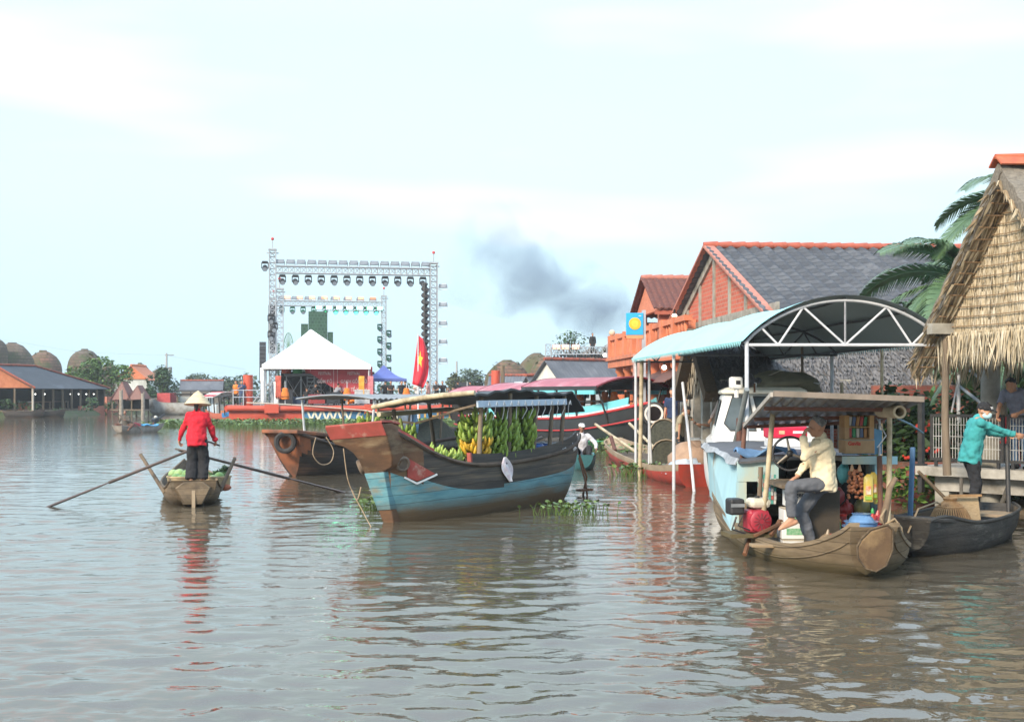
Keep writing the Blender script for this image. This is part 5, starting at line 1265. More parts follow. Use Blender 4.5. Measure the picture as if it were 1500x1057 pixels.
for x0, x1, w, zc in ((-8.2, -3.6, 1.42, 1.98), (-4.4, 0.6, 1.5, 2.10), (0.2, 6.4, 1.6, 2.26)):
    MB().sheet(lambda u, v: (x0 + (x1 - x0) * u, -w + 2 * w * v, rf(w, zc, -w + 2 * w * v)), 4, 14, -.05).build('roof', pink, t, 60)
    mb = MB()
    for x in (x0 - .01, x1 + .01): mb = MB(); mb.pipe([(x, -w + 2 * w * j / 14, rf(w, zc, -w + 2 * w * j / 14) + .02) for j in range(15)], .055, 6); mb.build('roof_edge', dred, t, 60)
    MB().sheet(lambda u, v: (x0 + .1 + (x1 - x0 - .2) * u, (-w + 2 * w * v) * .97, rf(w, zc, -w + 2 * w * v) - .09), 3, 14, -.03).build('roof_lining', M('roof lining', (.05, .035, .035), (.035, .028, .03), sc=3), t, 60)
    for sg in (1, -1):
        MB().bar((x0, sg * w, zc - .03), (x1, sg * w, zc - .03), .05, .15).build('eave_board', blk, t)
        n_ = 3 if x1 < 3 else 4
        for i in range(n_):
            a = x0 + (x1 - x0) * (i + .08) / n_; b = x0 + (x1 - x0) * (i + .9) / n_
            MB().bb((a, sg * w - .04, zc - .27), (b, sg * w + .04, zc - .11)).build('side_panel', tq, t)
for x in (-8, -5.8, -3.9, -1.6, .4, 2.4, 4.3, 6.2):
    for sg in (1, -1): MB().tube((x, sg * 1.22 if x < 5 else sg * .95, .8), (x, sg * 1.42, 2.2 if x > .3 else 2.0), .045, n=6).build('post', M('black post', (.03, .03, .03), rough=.5), t)
for sg in (1, -1): MB().pipe([(.4, sg * 1.36, 1.62), (6.2, sg * 1.2, 1.75)], .03, 5).build('hand_rail', M('black post', (.03, .03, .03)), t)
MB().bb((-8, -1.2, .75), (-.5, -1.12, 1.95)).build('side_curtain', dark, t)
for k in range(7):
    MB().bb((3.9 - k * 1.3, -.95, .76), (4.3 - k * 1.3, .95, 1.18)).build('bench', M('bench wood', (.22, .08, .06)), t)
for i in range(7):
    x, y = 5.2 - i * .9, (-.55, .6, .1)[i % 3]; t2 = thing('life_vest', 'orange life vest hung in the open front of the tour boat', 'life vest', M3 @ V((x, y + .45, 1.62)), H3 + i, 'life vests inside the tour boat')
    MB().loft([[V((.11 * cos(2 * pi * j / 9), .22 * w_ * sin(2 * pi * j / 9), z)) for j in range(9)] for z, w_ in ((-.1, .8), (.0, 1), (.22, .95), (.3, .65), (.42, .7), (.48, .4))]).build('vest_shell', vest_m, t2, 180)
    MB().bb((-.125, -.225, .06), (.125, .225, .1)).build('strap', M('dark strap', (.1, .05, .02)), t2)
tyre('black tyre hung along the side of the tour boat', M3 @ (rail3(.70, 1, -.1, -.12)), M3.to_3x3() @ V((.1, 1, 0)), .36, .17)
tyre('small black tyre hung near the tour boat middle', M3 @ (rail3(.40, 1, -.1, -.12)), M3.to_3x3() @ V((.1, 1, 0)), .3, .16)
tyre('big tyre with a pale whitewashed ring on the tour boat bow', W(958, 606, 44.6), V((-.15, -1, .08)), .44, .2, wall=M('whitewashed ring', (.66, .62, .56), (.5, .47, .42), sc=6))
MB().sheet(lambda u, v: (1.2 + 3.3 * u, -1.5 - 1.0 * v, 2.15 - .3 * v + .05 * sin(u * 9)), 8, 4, .02).build('side_awning', M('pale blue awning', (.45, .6, .68)), t, 60) if 0 else None

# ---- red rowing boat with the man
a, b = G(905, 664), G(1024, 712); H4 = atan2(b.y - a.y, b.x - a.x); loc4 = (a + b) / 2; L4 = (b - a).length; M4 = Matrix.Translation(loc4) @ Matrix.Rotation(H4, 4, 'Z')
t = redboat = thing('rowing_boat', 'slim red sided wooden boat moored by the white poles', 'boat', loc4, H4)
rp = M('red boat plank paint', (.44, .055, .035), (.34, .045, .03), sc=2, rough=.6, dirt=(.2, .07, .05), dsc=2); tan = M('tan boat rail', (.34, .26, .17), (.24, .18, .12), sc=4, stretch=(.3, 1, 1), rough=.85, bump=.3)
st = [(-L4 / 2 - .7, -L4 / 2 + .1, .2, .52, .02, 2), (-L4 / 2, -L4 / 2 + .3, .48, .41, -.15, 2.3), (-L4 / 4, -L4 / 4, .72, .36, -.2, 2.6), (0, 0, .8, .32, -.2, 2.8), (L4 / 3, L4 / 3, .76, .34, -.2, 2.6), (L4 / 2 + .3, L4 / 2, .5, .5, -.1, 2.2)]
mb, rail4, S4 = hull(st, 6, 9, .05, lambda u, s: 1 if s < .30 or u < .16 else 0, 1); mb.build('hull', [rp, tan], t, 35); deckplate(S4, .14, .1, .95).build('deck', inwood, t)
for u in (.25, .4): p, q = rail4(u, 1, -.03), rail4(u, -1, -.03); MB().bar(p, q, .2, .03).build('thwart', tan, t)
for i, (p, q, lb) in enumerate(((W(872, 621, 39), W(932, 662, 36), 'long pale oar sloping from the tour boat side into the red boat'), (W(922, 620, 38), W(958, 655, 35), 'short pale pole leaning behind the brown mooring pole'))): o = MB().pipe([p, q], .045, 8).build('oar', bamboo, None, 60); tag(o, lb, 'oar')
o = MB().pipe([W(895, 640, 37), W(901, 660, 36.4)], .06, 7).build('oar_post', M('brown post', (.12, .05, .035)), None, 60); tag(o, 'short reddish brown oar post standing on the red boat end', 'post')
for i, (nm, px, py, d, lb, cat) in enumerate((('fish_trap', 972, 640, 36, 'dark round wire fish trap standing on its rim beside the navy shirted man', 'fish trap'), ('fish_trap', 975, 672, 33.5, 'grey woven tray leaning in the red boat', 'tray'))):
    p = W(px, py, d); t2 = thing(nm, lb, cat, p, .3); Mx = Matrix.Rotation(R(78), 3, 'X')
    MB().lathe([(.05, 0), (.40, .04), (.5, .12)], n=20, M=Mx).build('mesh_basket', net_m, t2, 60)
    mb = MB(); mb.pipe([Mx @ V((.51 * cos(2 * pi * j / 20), .51 * sin(2 * pi * j / 20), .13)) for j in range(21)], .025, 6); mb.build('rim', tan, t2, 60)
o = MB().ball((0, 0, 0), (.5, .38, .42), 14, noise=.5).build('sack', M('tan sack cloth', (.40, .27, .19), (.3, .2, .14), sc=5, bump=.5), None, 180); o.location = M4 @ V((L4 / 2 - 1.3, .05, .5)); tag(o, 'bulging tan sack standing in the red boat beside the bending man', 'sack')
o = MB().ball((0, 0, 0), (.45, .33, .24), 14, noise=.6).build('sack', M('white blue sheet', (.5, .58, .66), (.36, .42, .5), sc=5), None, 180); o.location = M4 @ V((L4 / 2 - .9, -.1, .3)); tag(o, 'pale blue plastic sheet bundled at the red boat end', 'sheet')
t2 = thing('plastic_basin', 'green plastic basin floating near the tour boat', 'basin', G(869, 654), 0); MB().lathe([(.24, -.06), (.40, .2), (.44, .2), (.43, .22), (.38, .215), (.22, -.02), (.001, -.02)], n=20).build('basin_shell', M('green basin', (.08, .50, .25), rough=.4), t2, 60); MB().lathe([(.445, .195), (.46, .205), (.445, .222)], n=20).build('rim', M('green basin rim', (.12, .6, .32), rough=.4), t2)

# ---- small boats
def sampan(label, loc, rz, L, b, h, m, tip=.25, boww=.15, sternw=.3, name='sampan', zin=.1):
    t = thing(name, label, 'boat', loc, rz)
    st = [(-L / 2, -L / 2 + .18, sternw, h + tip * .7, .02, 2.2), (-L * .38, -L * .36, b * .85, h * 1.08, -.12, 2.4), (-L * .1, -L * .1, b, h, -.16, 2.6), (L * .2, L * .2, b * .93, h * 1.05, -.15, 2.5), (L * .38, L * .36, b * .62, h * 1.35, -.08, 2.1), (L / 2, L * .45, boww, h + tip, .06, 1.8)]
    mb, rl, S = hull(st, 5, 9, .035, lambda u, s: 0, 1); mb.build('hull', [m, inwood], t, 35); deckplate(S, zin, .1, .9, .04).build('deck', inwood, t)
    for sg in (1, -1): MB().pipe([rl(u / 20, sg, .01) for u in range(21)], .025, 6).build('gunwale', m, t, 60)
    return t, rl


oldw = M('old grey brown boat wood', (.20, .145, .09), (.105, .078, .052), sc=4, stretch=(.35, 1, 1.5), rough=.85, bump=.6, dirt=(.30, .24, .16), dsc=2.2, dlo=.58, dhi=.75, zdirt=((.075, .055, .03), .0, .16), seam=.12)
# woman's sampan
wl_ = V((-6.40, 24.5, 0)); t, rlw = sampan('small wooden sampan rowed by the woman in red', wl_, R(105.5), 5.4, .57, .27, oldw, .28, .10, .40)
MW = Matrix.Translation(wl_) @ Matrix.Rotation(R(105.5), 4, 'Z')
MB().loft([[V((x, y * w, z)) for y, z in ((-1, za), (-.55, za + .1), (.55, za + .1), (1, za), (.5, za - .3), (-.5, za - .3))] for x, w, za in ((-2.78, .29, .34), (-2.35, .38, .30), (-1.9, .40, .24))]).build('stern_block', oldw, t, 40, .01)
MB().bar((-2.80, 0, -.05), (-2.74, 0, .36), .06, .06).build('stern_post', tan, t)
for sg, p, q in ((1, (-1.9, .50, .2), (-1.72, .93, .90)), (-1, (-1.75, -.50, .2), (-1.6, -.78, .80))): MB().pipe([p, V(p).lerp(V(q), .5), q], [.04, .036, .034], 8).build('oar_post', polewood, t, 60)
oar_m = M('dark oar wood', (.10, .065, .05), (.055, .04, .033), sc=6, stretch=(.2, 1, 1), rough=.5, spec=.5)


def oar(label, h_, tip, fr):
    t = thing('oar', label, 'oar', (0, 0, 0)); h_, tip = V(h_), V(tip); m_ = h_.lerp(tip, fr)
    MB().pipe([h_, h_.lerp(m_, .5), m_], [.024, .027, .03], 8).build('shaft', oar_m, t, 60)
    d = (tip - h_).normalized(); MB().pipe([m_, m_.lerp(tip, .15), m_.lerp(tip, .8), tip], [.03, .055, .075, .05], 10, flat=.35).build('blade', oar_m, t, 60)
    return t


# engine rower far off
el = G(193, 634); t, rlr = sampan('small grey sampan with blue deck and outboard motor far out', (el.x, el.y + 1.2, 0), R(66), 3.3, .42, .3, M('pale boat wood', (.34, .30, .26), (.2, .18, .16), sc=3), .12, .3, .3)
ME = Matrix.Translation((el.x, el.y + 1.2, 0)) @ Matrix.Rotation(R(66), 4, 'Z')
t2 = thing('outboard_motor', 'black outboard motor tilted up on the far sampan', 'motor', ME @ V((1.3, 0, .35)), R(66)); t2.scale = (.75, .75, .75); MB().box((0, 0, .35), (.5, .34, .34), ry=-.3).build('engine_block', blackm, t2, bevel=.05); MB().ball((.05, .02, .56), (.14, .14, .12), 8).build('fuel_tank', M('fuel tank', (.55, .55, .5)), t2, 180); MB().pipe([(.1, 0, .3), (.9, 0, .75)], .06, 7).build('drive_shaft', blackm, t2); MB().pipe([(-.2, 0, .2), (-.2, 0, -.1)], .06, 6).build('bracket', rust, t2)
o = MB().sheet(lambda u, v: (-.1 + 1.2 * u, -.42 + .84 * v, .36 + .05 * sin(u * 7) + .04 * sin(v * 8)), 8, 6, .03).build('blue_sheet', M('bright blue sheet', (.06, .33, .58), (.05, .26, .48), sc=3), None, 60); o.matrix_world = ME; tag(o, 'bright blue sheet covering the middle of the far sampan', 'sheet')
o = MB().ball((0, 0, 0), (.35, .3, .2), 9, noise=.4).build('red_bundle', M('red bundle', (.36, .04, .05)), None, 180); o.location = ME @ V((-.4, -.1, .32)); tag(o, 'dark red bundle beside the far rower', 'bundle')
# man in white: small teal boat
wb = G(828, 684); t, _ = sampan('small teal bowed boat of the man in the white shirt', (1.84, 33.9, 0), R(-88), 3.8, .42, .32, M('teal boat paint', (.06, .20, .22), (.04, .13, .15), sc=3, rough=.6), .1, .22, .22)
# boats by the far bank
gb = G(257, 607); t, r_ = sampan('grey wooden cargo boat with red bow panel moored at the far bank', (gb.x, gb.y, 0), R(170), 5.6, 1.0, 1.15, M('grey boat paint', (.34, .34, .33), (.24, .24, .23), sc=2, dirt=(.18, .15, .12), dsc=1), .35, .5, .6, 'cargo_boat', .5)
MB().bb((.2, -.7, 1.1), (1.6, .7, 2.1)).build('red_panel', M('red panel', (.42, .06, .06)), t, bevel=.05); MB().bb((-2.8, -.9, 1.9), (-.3, .9, 2.05)).build('roof', dark, t)
for x in (-2.6, -.5): MB().tube((x, .6, .6), (x, .6, 1.9), .07, n=5).build('post', timber, t)
gb2 = W(281, 577, 150); t = thing('ferry_boat', 'dark roofed ferry boat lying beyond the conical hat', 'boat', (gb2.x, gb2.y, 0), R(178))
mb, r_, S_ = hull([(-3.2, -2.9, .9, .9, 0, 2.4), (0, 0, 1.2, .75, -.3, 2.8), (2.4, 2.3, 1, .95, -.2, 2.4), (3.3, 2.8, .5, 1.2, 0, 1.8)], 4, 8, .06); mb.build('hull', [M('grey boat paint', (.3, .3, .3)), inwood], t, 35)
MB().bb((-2.8, -1.2, 2.3), (2.4, 1.2, 2.5)).build('roof', black_roof, t); MB().bb((-2.4, -1, .8), (1.2, 1, 1.7)).build('cabin', M('pale cabin', (.42, .42, .4)), t)
for x in (-2.6, -.2, 2.2): MB().tube((x, 1.05, .7), (x, 1.05, 2.3), .07, n=5).build('post', dark, t)
sb = G(325, 616); t = thing('ferry_boat', 'blue hulled boat with a red and white striped awning', 'boat', (sb.x - .2, sb.y + 2.5, 0), R(-62)); MS_ = Matrix.Translation(t.location) @ Matrix.Rotation(R(-62), 4, 'Z')
mb, r_, S_ = hull([(-3.6, -3.2, .8, .8, 0, 2.4), (0, 0, 1.05, .55, -.3, 2.8), (2.6, 2.5, .9, .6, -.2, 2.4), (3.4, 3.0, .6, .75, 0, 2.2)], 4, 8, .06, lambda u, s: 1 if u > .5 and s < .5 else 0, 2); mb.build('hull', [M('orange red boat', (.45, .12, .07)), M('blue boat paint', (.04, .20, .45), (.03, .15, .36), sc=2), inwood], t, 35)
deckplate(S_, .3).build('deck', inwood, t)
MB().sheet(lambda u, v: (-3.4 + 3.6 * u, -1.15 + 2.3 * v, 1.75 + .45 * sin(pi * v)), 3, 10, .04).build('awning', M('white awning', (.62, .58, .56)), t, 60)
for y in (-.95, -.35, .3, .9): MB().sheet(lambda u, v: (-3.38 + 3.56 * u, y - .13 + .26 * v, 1.765 + .45 * sin(pi * ((y - .13 + .26 * v) + 1.15) / 2.3)), 3, 3, .02).build('awning_stripe', M('awning red', (.42, .06, .07)), t)
MB().sheet(lambda u, v: (.1 + 3.0 * u, -1.1 + 2.2 * v, 1.78 + .18 * sin(pi * v)), 3, 8, .05).build('roof', dark, t, 60)
for x in (-3.3, -1.6, 0, 1.6, 3):
    for sg in (1, -1): MB().tube((x, sg * .95, .4), (x, sg * 1.05, 1.85), .05, n=5).build('post', dark, t)
MB().bb((-2.9, -.8, .3), (-.3, .8, 1.2)).build('cargo_cover', M('blue white cover', (.35, .47, .58), (.5, .52, .52), sc=2), t, bevel=.08); MB().bb((.6, -.7, .3), (2.0, .7, .75)).build('orange_crate', M('orange crate', (.5, .2, .1)), t)
for i, (px, d, lb) in enumerate(((46, 107, 'old dark dinghy drawn up before the market shed'), (76, 108, 'upturned brown dinghy on the mud beside the shed deck'))): p = W(px, 577, d); sampan(lb, (p.x, p.y - 1.6, -.02), R(8 + 10 * i), 3.4, .6, .5, dk2, .2, .2, .3, 'dinghy')
# ------------------------------------------------------------------ buildings on the near bank
plaster_o = M('orange plaster', (.60, .20, .10), (.48, .15, .075), sc=2, rough=.85, dirt=(.40, .15, .09), dsc=1)
# orange building: facade along the water, local x runs from the far end towards the camera
oa = V((4.55, 60.5, 0)); ob = V((5.75, 45, 0)); OH = atan2(ob.y - oa.y, ob.x - oa.x); OL = (ob - oa).length
t = orange_house = thing('orange_house', 'orange two storey house with round columns and a balustraded balcony', 'house', oa, OH)
MO = Matrix.Translation(oa) @ Matrix.Rotation(OH, 4, 'Z')          # local y positive = inland
MB().bb((-.5, .25, 3.28), (OL, 6, 3.62)).build('balcony_slab', plaster_o, t); MB().bb((-.6, .15, 3.62), (OL, .55, 3.78)).build('slab_edge', plaster_o, t)
for i in range(7):
    x = 1.0 + i * 2.15; mb = MB(); mb.lathe([(.36, .4), (.36, .55), (.30, .6), (.28, 2.95), (.36, 3.05), (.36, 3.28)], (x, .75, 0), 16); mb.build('column', M('orange column', (.60, .19, .085), (.50, .15, .07), sc=2, rough=.75), t, 45)
for i in range(8):
    x = .2 + i * 2.15; MB().bb((x - .2, .16, 3.78), (x + .2, .54, 4.85)).build('balustrade_pier', plaster_o, t)
    if i == 0: MB().ball((x, .35, 5.0), .16, 12).build('ball_finial', M('cream ball', (.62, .45, .32)), t, 180)
    mb = MB()
    for k in range(3): mb.lathe([(.07, 3.80), (.10, 3.95), (.055, 4.25), (.09, 4.45), (.07, 4.6)], (x + .55 + k * .52, .35, 0), 10)
    mb.build('baluster', plaster_o, t, 50)
    MB().bb((x + .2, .2, 4.6), (x + 1.95, .5, 4.8)).build('balustrade_rail', plaster_o, t)
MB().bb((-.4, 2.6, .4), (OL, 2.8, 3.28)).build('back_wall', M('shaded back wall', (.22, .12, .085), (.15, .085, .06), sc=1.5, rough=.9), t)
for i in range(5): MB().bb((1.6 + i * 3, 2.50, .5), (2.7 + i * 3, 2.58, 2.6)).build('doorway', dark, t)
mb = MB(); mb.sheet(lambda u, v: (7.5 + (OL - 7.5) * u, -.2 + 1.4 * v, 2.45 + .75 * v + .03 * ((v * 7) % 1)), 2, 21, .03); mb.build('lean_to_roof', M('dark tiled lean-to', (.17, .075, .055), (.10, .05, .04), sc=4, stretch=(6, 1, 1)), t)
MB().bb((-.4, .3, -.6), (OL + 1, .8, .42)).build('plinth', brick, t)
# upper pavilion with the tiled roof
ux = OL * .52; t2 = t
mb = MB()
for x in (ux, ux + .9): pass
rx0, rx1, ry0, ry1 = 7.2, 12.6, .25, 5.5     # roof plan in local metres, ridge runs inland
cx_ = (rx0 + rx1) / 2; zr, ze = 6.75, 5.35
mb = MB(); rows = 10
for sg in (1, -1):
    def pf(u, v):
        k = v * rows; f = k - math.floor(k - 1e-6); x = cx_ + sg * (rx1 - rx0) / 2 * v * 1.05
        return (x, ry0 - .25 + (ry1 - ry0) * u + 0, zr - (zr - ze) * v * 1.05 + .03 * sin(u * 2 * pi * 20) + .05 * (f - .5))
    mb.sheet(pf, 100, rows * 3, .06 * sg)
mb.build('upper_roof', tile_old, t, 50)
mb = MB()
for i in range(12): y = ry0 - .25 + 5.25 * i / 12; mb.pipe([(cx_, y, zr + .03), (cx_, y + .46, zr + .05)], [.12, .14], 8)
mb.build('ridge_cap', M('pale red ridge', (.42, .16, .11), (.32, .11, .08), sc=6), t, 60)
MB().prism([(rx0 + .1, ry0, ze - .05), (rx1 - .1, ry0, ze - .05), (cx_, ry0, zr - .1)], (0, .2, 0)).build('upper_gable', orange, t)
mb = MB(); mb.bar((rx1, ry0 - .2, ze - .16), (rx1, ry1 - .6, ze - .16), .12, .16); mb.build('eave_board', M('red beam', (.36, .10, .06), (.28, .08, .05), sc=4), t); mb = MB(); mb.bar((rx1 - .25, ry0, ze - .42), (rx1 - .25, ry1 - .6, ze - .42), .2, .32); mb.build('eave_beam', M('red beam', (.36, .1, .06)), t); mb = MB(); mb.bar((rx0 + .25, ry0, ze - .42), (rx0 + .25, ry1 - .6, ze - .42), .2, .32); mb.build('eave_beam', M('red beam', (.36, .10, .06), (.28, .08, .05), sc=4), t)
for x in (rx0 + .35, rx1 - .35): MB().bb((x - .2, ry0 + .02, 3.63), (x + .2, ry0 + .42, ze - .1)).build('upper_column', orange, t)
for x in (rx0 + .35,): MB().bb((x - .2, ry1 - 1.2, 3.63), (x + .2, ry1 - .8, ze - .1)).build('upper_column', orange, t)
MB().bb((rx1 - 1.8, .8, 3.63), (rx1 + 3, 1.0, 4.75)).build('parapet', orange, t); MB().bb((rx1 - 1.2, 1.2, 4.75), (rx1 + .3, 2.0, 5.0)).build('parapet_cap', plaster_o, t)
lamp_m = M('lit lamp', (1, .95, .85), emit=(1, .93, .8), es=2.5)


def bulb(label, p, r=.1, group=None):
    t = thing('hanging_lamp', label, 'lamp', p, 0, group); MB().ball((0, 0, 0), r, 12).build('bulb', lamp_m, t, 180); MB().tube((0, 0, r * .8), (0, 0, r * 2.6), r * .4, n=8).build('socket', dark, t)


bulb('round white lamp glowing under the upper tiled eave', W(988, 463, 47), .10); bulb('white lamp glowing beside the balcony under the tent edge', W(973, 538, 42), .085); bulb('small white floodlight shining by the far end of the balcony', W(886, 520, 62), .10)
# sign on its post
sp_ = W(943, 577, 47.5); t = thing('sign', 'blue signboard with an orange sun disc on a tall post', 'sign', (sp_.x, sp_.y, 0)); t.scale = (1.22,) * 3; zc = (CH + (577 - 475) * 47.5 / 1800) / 1.22
MB().bb((-.06, -.05, -.8), (.06, .05, zc + .45)).build('sign_post', M('sign post', (.38, .40, .44), (.3, .31, .34), sc=5), t); MB().bb((-.56, -.08, zc - .34), (-.02, .08, zc + .36)).build('sign_box', M('sign blue', (.03, .36, .66), (.025, .32, .6), sc=2, rough=.4), t, bevel=.015)
MB().bb((-.55, -.075, zc - .45), (-.02, .075, zc - .342)).build('sign_strip', M('sign orange strip', (.70, .30, .14), rough=.5), t)
MB().lathe([(.001, .0), (.19, .0), (.19, .012)], (-.29, -.082, zc + .02), 28, M=Matrix.Rotation(R(90), 3, 'X')).build('sun_disc', M('sun disc', (.85, .48, .03), (.80, .38, .02), sc=4, rough=.5), t)
MB().lathe([(.001, .012), (.11, .012), (.11, .016)], (-.29, -.082, zc + .02), 24, M=Matrix.Rotation(R(90), 3, 'X')).build('sun_core', M('sun core', (.88, .62, .06), rough=.5), t)
text('lettering', 'SUN', .06, M('sign white', (.8, .8, .8)), facing((-.16, -.086, zc + .25), (1, 0, 0), (0, 0, 1)), t, .002) if 0 else None
MB().bb((-.17, -.088, zc + .255), (-.09, -.081, zc + .275)).build('white_mark', M('sign white', (.8, .8, .8)), t)
MB().bb((-.32, .06, -.8), (-.08, .26, 2.9)).build('pink_post', M('pinkish plaster post', (.45, .30, .26), (.36, .24, .2), sc=3), t)

# big brick house
BHo = V((7.0, 42.4, 0)); BHr = atan2(.077, .997)
t = brick_house = gable_house('brick_house', 'large red brick house with concrete framed gable and grey tiled roof', 'house', BHo, BHr, 17, 8.2, 7.08, 4.0, 3.0, M('gable brick', (.54, .13, .075), (.38, .085, .052), sc=2, kind='brick', mortar=(.40, .22, .16), bw=.32, bh=.14, rough=.9, bump=.4), M('grey roof tile', (.11, .113, .12), (.052, .055, .062), sc=1.2, kind='brick', mortar=(.045, .047, .055), bw=.42, bh=.155, rough=.85, bump=.6, dirt=(.16, .16, .165), dsc=.9, dlo=.55, dhi=.8), M('red ridge tile', (.40, .10, .06), (.3, .075, .045), sc=6), over=.4, rows=20, pitch=.42, amp=.075)
mb = MB(); sl_ = (7.08 - 4.0) / 8.2
zz = lambda y: 7.08 - sl_ * abs(y) - .2
for y in (-6, -4.1, -2.1, 0, 2.1, 4.1, 6): mb.bb((-.06, y - .11, 3.0), (-.003, y + .11, zz(y)))
mb.bb((-.075, -7.6, 4.35), (-.0, 7.6, 4.62)); mb.bar((-.03, -8.1, zz(8.1) - .02), (-.03, 0, zz(0) - .05), .1, .3); mb.bar((-.032, 8.1, zz(8.1) - .02), (-.032, 0, zz(0) - .05), .1, .3)
mb.build('concrete_frame', concrete, t)
mb = MB(); mb.slab((-.42, -8.6, 4.0 - sl_ * .4 + .04), (-.42, 0, 7.14), (-.05, 0, 7.14), (-.05, -8.6, 4.0 - sl_ * .4 + .04), .08); mb.slab((-.42, 0, 7.14), (-.42, 8.6, 3.9), (-.05, 8.6, 3.9), (-.05, 0, 7.14), .08); mb.build('verge_tile', M('pale red verge', (.46, .19, .13), (.36, .14, .1), sc=5), t)
MB().bb((-.25, -8.2, 2.62), (8, 8.2, 2.98)).build('floor_slab', concrete, t)
for y in (-7.8, -5.4, -3.2, -1.0, 1.2, 3.4, 5.6, 7.8): MB().bb((-.2, y - .14, -.3), (.1, y + .14, 2.62)).build('column', concrete, t)
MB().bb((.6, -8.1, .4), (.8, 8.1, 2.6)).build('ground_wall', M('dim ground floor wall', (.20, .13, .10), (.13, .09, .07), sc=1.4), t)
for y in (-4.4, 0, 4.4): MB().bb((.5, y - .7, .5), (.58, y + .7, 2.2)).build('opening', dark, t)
mb = MB(); mb.bb((-.02, 5.9, .9), (.03, 7.2, 1.9)); mb.build('window_grille', M('white grille', (.6, .6, .58)), t)
# brick embankment with steps
o = MB().prism([(6.25, 46, -1), (5.95, 40, -1), (6.15, 36, -1), (6.35, 32.5, -1), (9, 32.5, -1), (9, 46, -1)], (0, 0, 1.5)).build('embankment_wall', brick); tag(o, 'worn red brick embankment the navy shirted man stands on', 'wall')
t = thing('steps', 'short flight of worn brick steps down to the red boat', 'steps', (5.95, 36.4, 0)); [MB().bb((-.35 * k - .35, -1.1, -.6), (-.35 * k, 1.1, .38 - .14 * k)).build('step', brick, t) for k in range(3)]
MB().bb((-1.0, 1.1, -.6), (.1, 1.35, .42)).build('side_wall', brick, t)
for i, (px, d, y0, lb) in enumerate(((1003, 37, 575, 'concrete post behind the navy shirted man'), (1018, 36.5, 560, 'tall concrete post close to the thatched porch'))):
    p = W(px, y0, d); o = MB().bb((p.x - .12, p.y - .12, -.5), (p.x + .12, p.y + .12, p.z + .6)).build('concrete_post', concrete); tag(o, lb, 'post')

# grey thatched boathouse under the tent: porch gable towards the water
nipa = M('grey nipa thatch', (.18, .17, .165), (.085, .08, .078), sc=26, stretch=(1.6, 1, .5), rough=1, bump=.9, bsc=.03, lo=.3, hi=.7, dirt=(.07, .068, .075), dsc=3, dlo=.5, dhi=.7)
straw_s = M('dry straw blades', (.34, .28, .20), (.20, .165, .12), sc=7, rough=.95)


def blades(mb, org, ax, n, ln, wd, rg, down=(0, 0, -1), out=(0, 0, 0), jit=.12, ks=2):
    org, ax, down, out = V(org), V(ax), V(down), V(out)
    for i in range(n):
        u = (i + rg.random()) / n; p = org + ax * u + out * rg.uniform(0, 1); l = ln * rg.uniform(.6, 1.25); d = (down + ax.normalized() * rg.gauss(0, jit) + out * rg.uniform(0, 1.5)).normalized(); w = wd * rg.uniform(.5, 1.3)
        s = ax.normalized() * w; s2 = (s + d.cross(s).normalized() * w * rg.uniform(-.8, .8)) * .5
        mb.add([p - s2, p + s2, p + d * l * .6 + s2 * .8, p + d * l, p + d * l * .6 - s2 * .8], [(0, 1, 2, 3, 4)], rg.randrange(ks))


t = thing('thatched_boathouse', 'low grey thatched boathouse whose long roof shows beneath the blue tent', 'boathouse', (4.95, 31.4, 0), R(1.5))
zr, ze, wv, Lb = 3.6, 2.05, 2.3, 10.5; rg = random.Random(12)
for sg in (-1, 1):
    mb = MB(); mb.sheet(lambda u, v: (-.3 + Lb * u, sg * wv * v * 1.06, zr - (zr - ze) * v * 1.06 + .05 * MN.noise((u * 40, v * 18, sg * 3)) + .04 * ((v * 9) % 1)), 120, 27, .14 * sg); mb.build('thatch', nipa, t, 60)
mb = MB()
for k in range(15): v = (k + .8) / 15 * 1.03; blades(mb, (-.3, -wv * v, zr - (zr - ze) * v + .07), (Lb, 0, 0), 270, .24, .05, rg, (0, -.83, -.56), (0, 0, .03), .22)
mb.build('thatch_rows', [nipa, M('dry nipa', (.165, .155, .15), (.10, .093, .09), sc=7, rough=1)], t)
mb = MB(); blades(mb, (-.3, -wv * 1.05, ze - .02), (Lb, 0, 0), 420, .26, .035, rg, (0, -.25, -1), (0, .06, 0)); mb.build('eave_fringe', [nipa, M('dull straw', (.22, .19, .15), (.13, .115, .095), sc=7, rough=1)], t)
mb = MB(); n = 26
for k in range(9): z = ze + (zr - ze) * (k + .6) / 9; hw = wv * (zr - z) / (zr - ze); blades(mb, (-.12 - .01 * k, -hw, z + .1), (0, 2 * hw, 0), int(14 + 70 * hw / wv), .34, .04, rg, (0, 0, -1), (-.05, 0, 0))
mb.build('porch_gable', [straw_s, M('pale straw', (.45, .38, .29), (.30, .25, .18), sc=7, rough=.95)], t)
for sg in (-1, 1): mb = MB(); mb.bar((-.32, 0, zr - .05), (-.32, sg * wv * 1.06, ze - .12), .3, .28); mb.build('verge', M('brown thatch edge', (.15, .105, .065), (.085, .06, .04), sc=14, stretch=(1, 4, 1), bump=.8, rough=1), t)
for x, y in ((.1, -1.9), (.1, -.9), (.1, .4), (.1, 1.6), (3, -1.9), (6, -1.9), (9, -1.9)): MB().bb((x - .13, y - .13, -.4), (x + .13, y + .13, ze + .3)).build('post', concrete, t)
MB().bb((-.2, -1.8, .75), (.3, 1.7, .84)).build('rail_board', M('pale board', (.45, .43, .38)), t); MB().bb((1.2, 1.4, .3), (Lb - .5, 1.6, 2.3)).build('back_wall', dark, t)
for k, x in enumerate((2.2, 4.8, 7.4)): MB().bb((x, -1.5, .3), (x + 1.9, -1.35, 1.15)).build('brick_infill', brick, t)

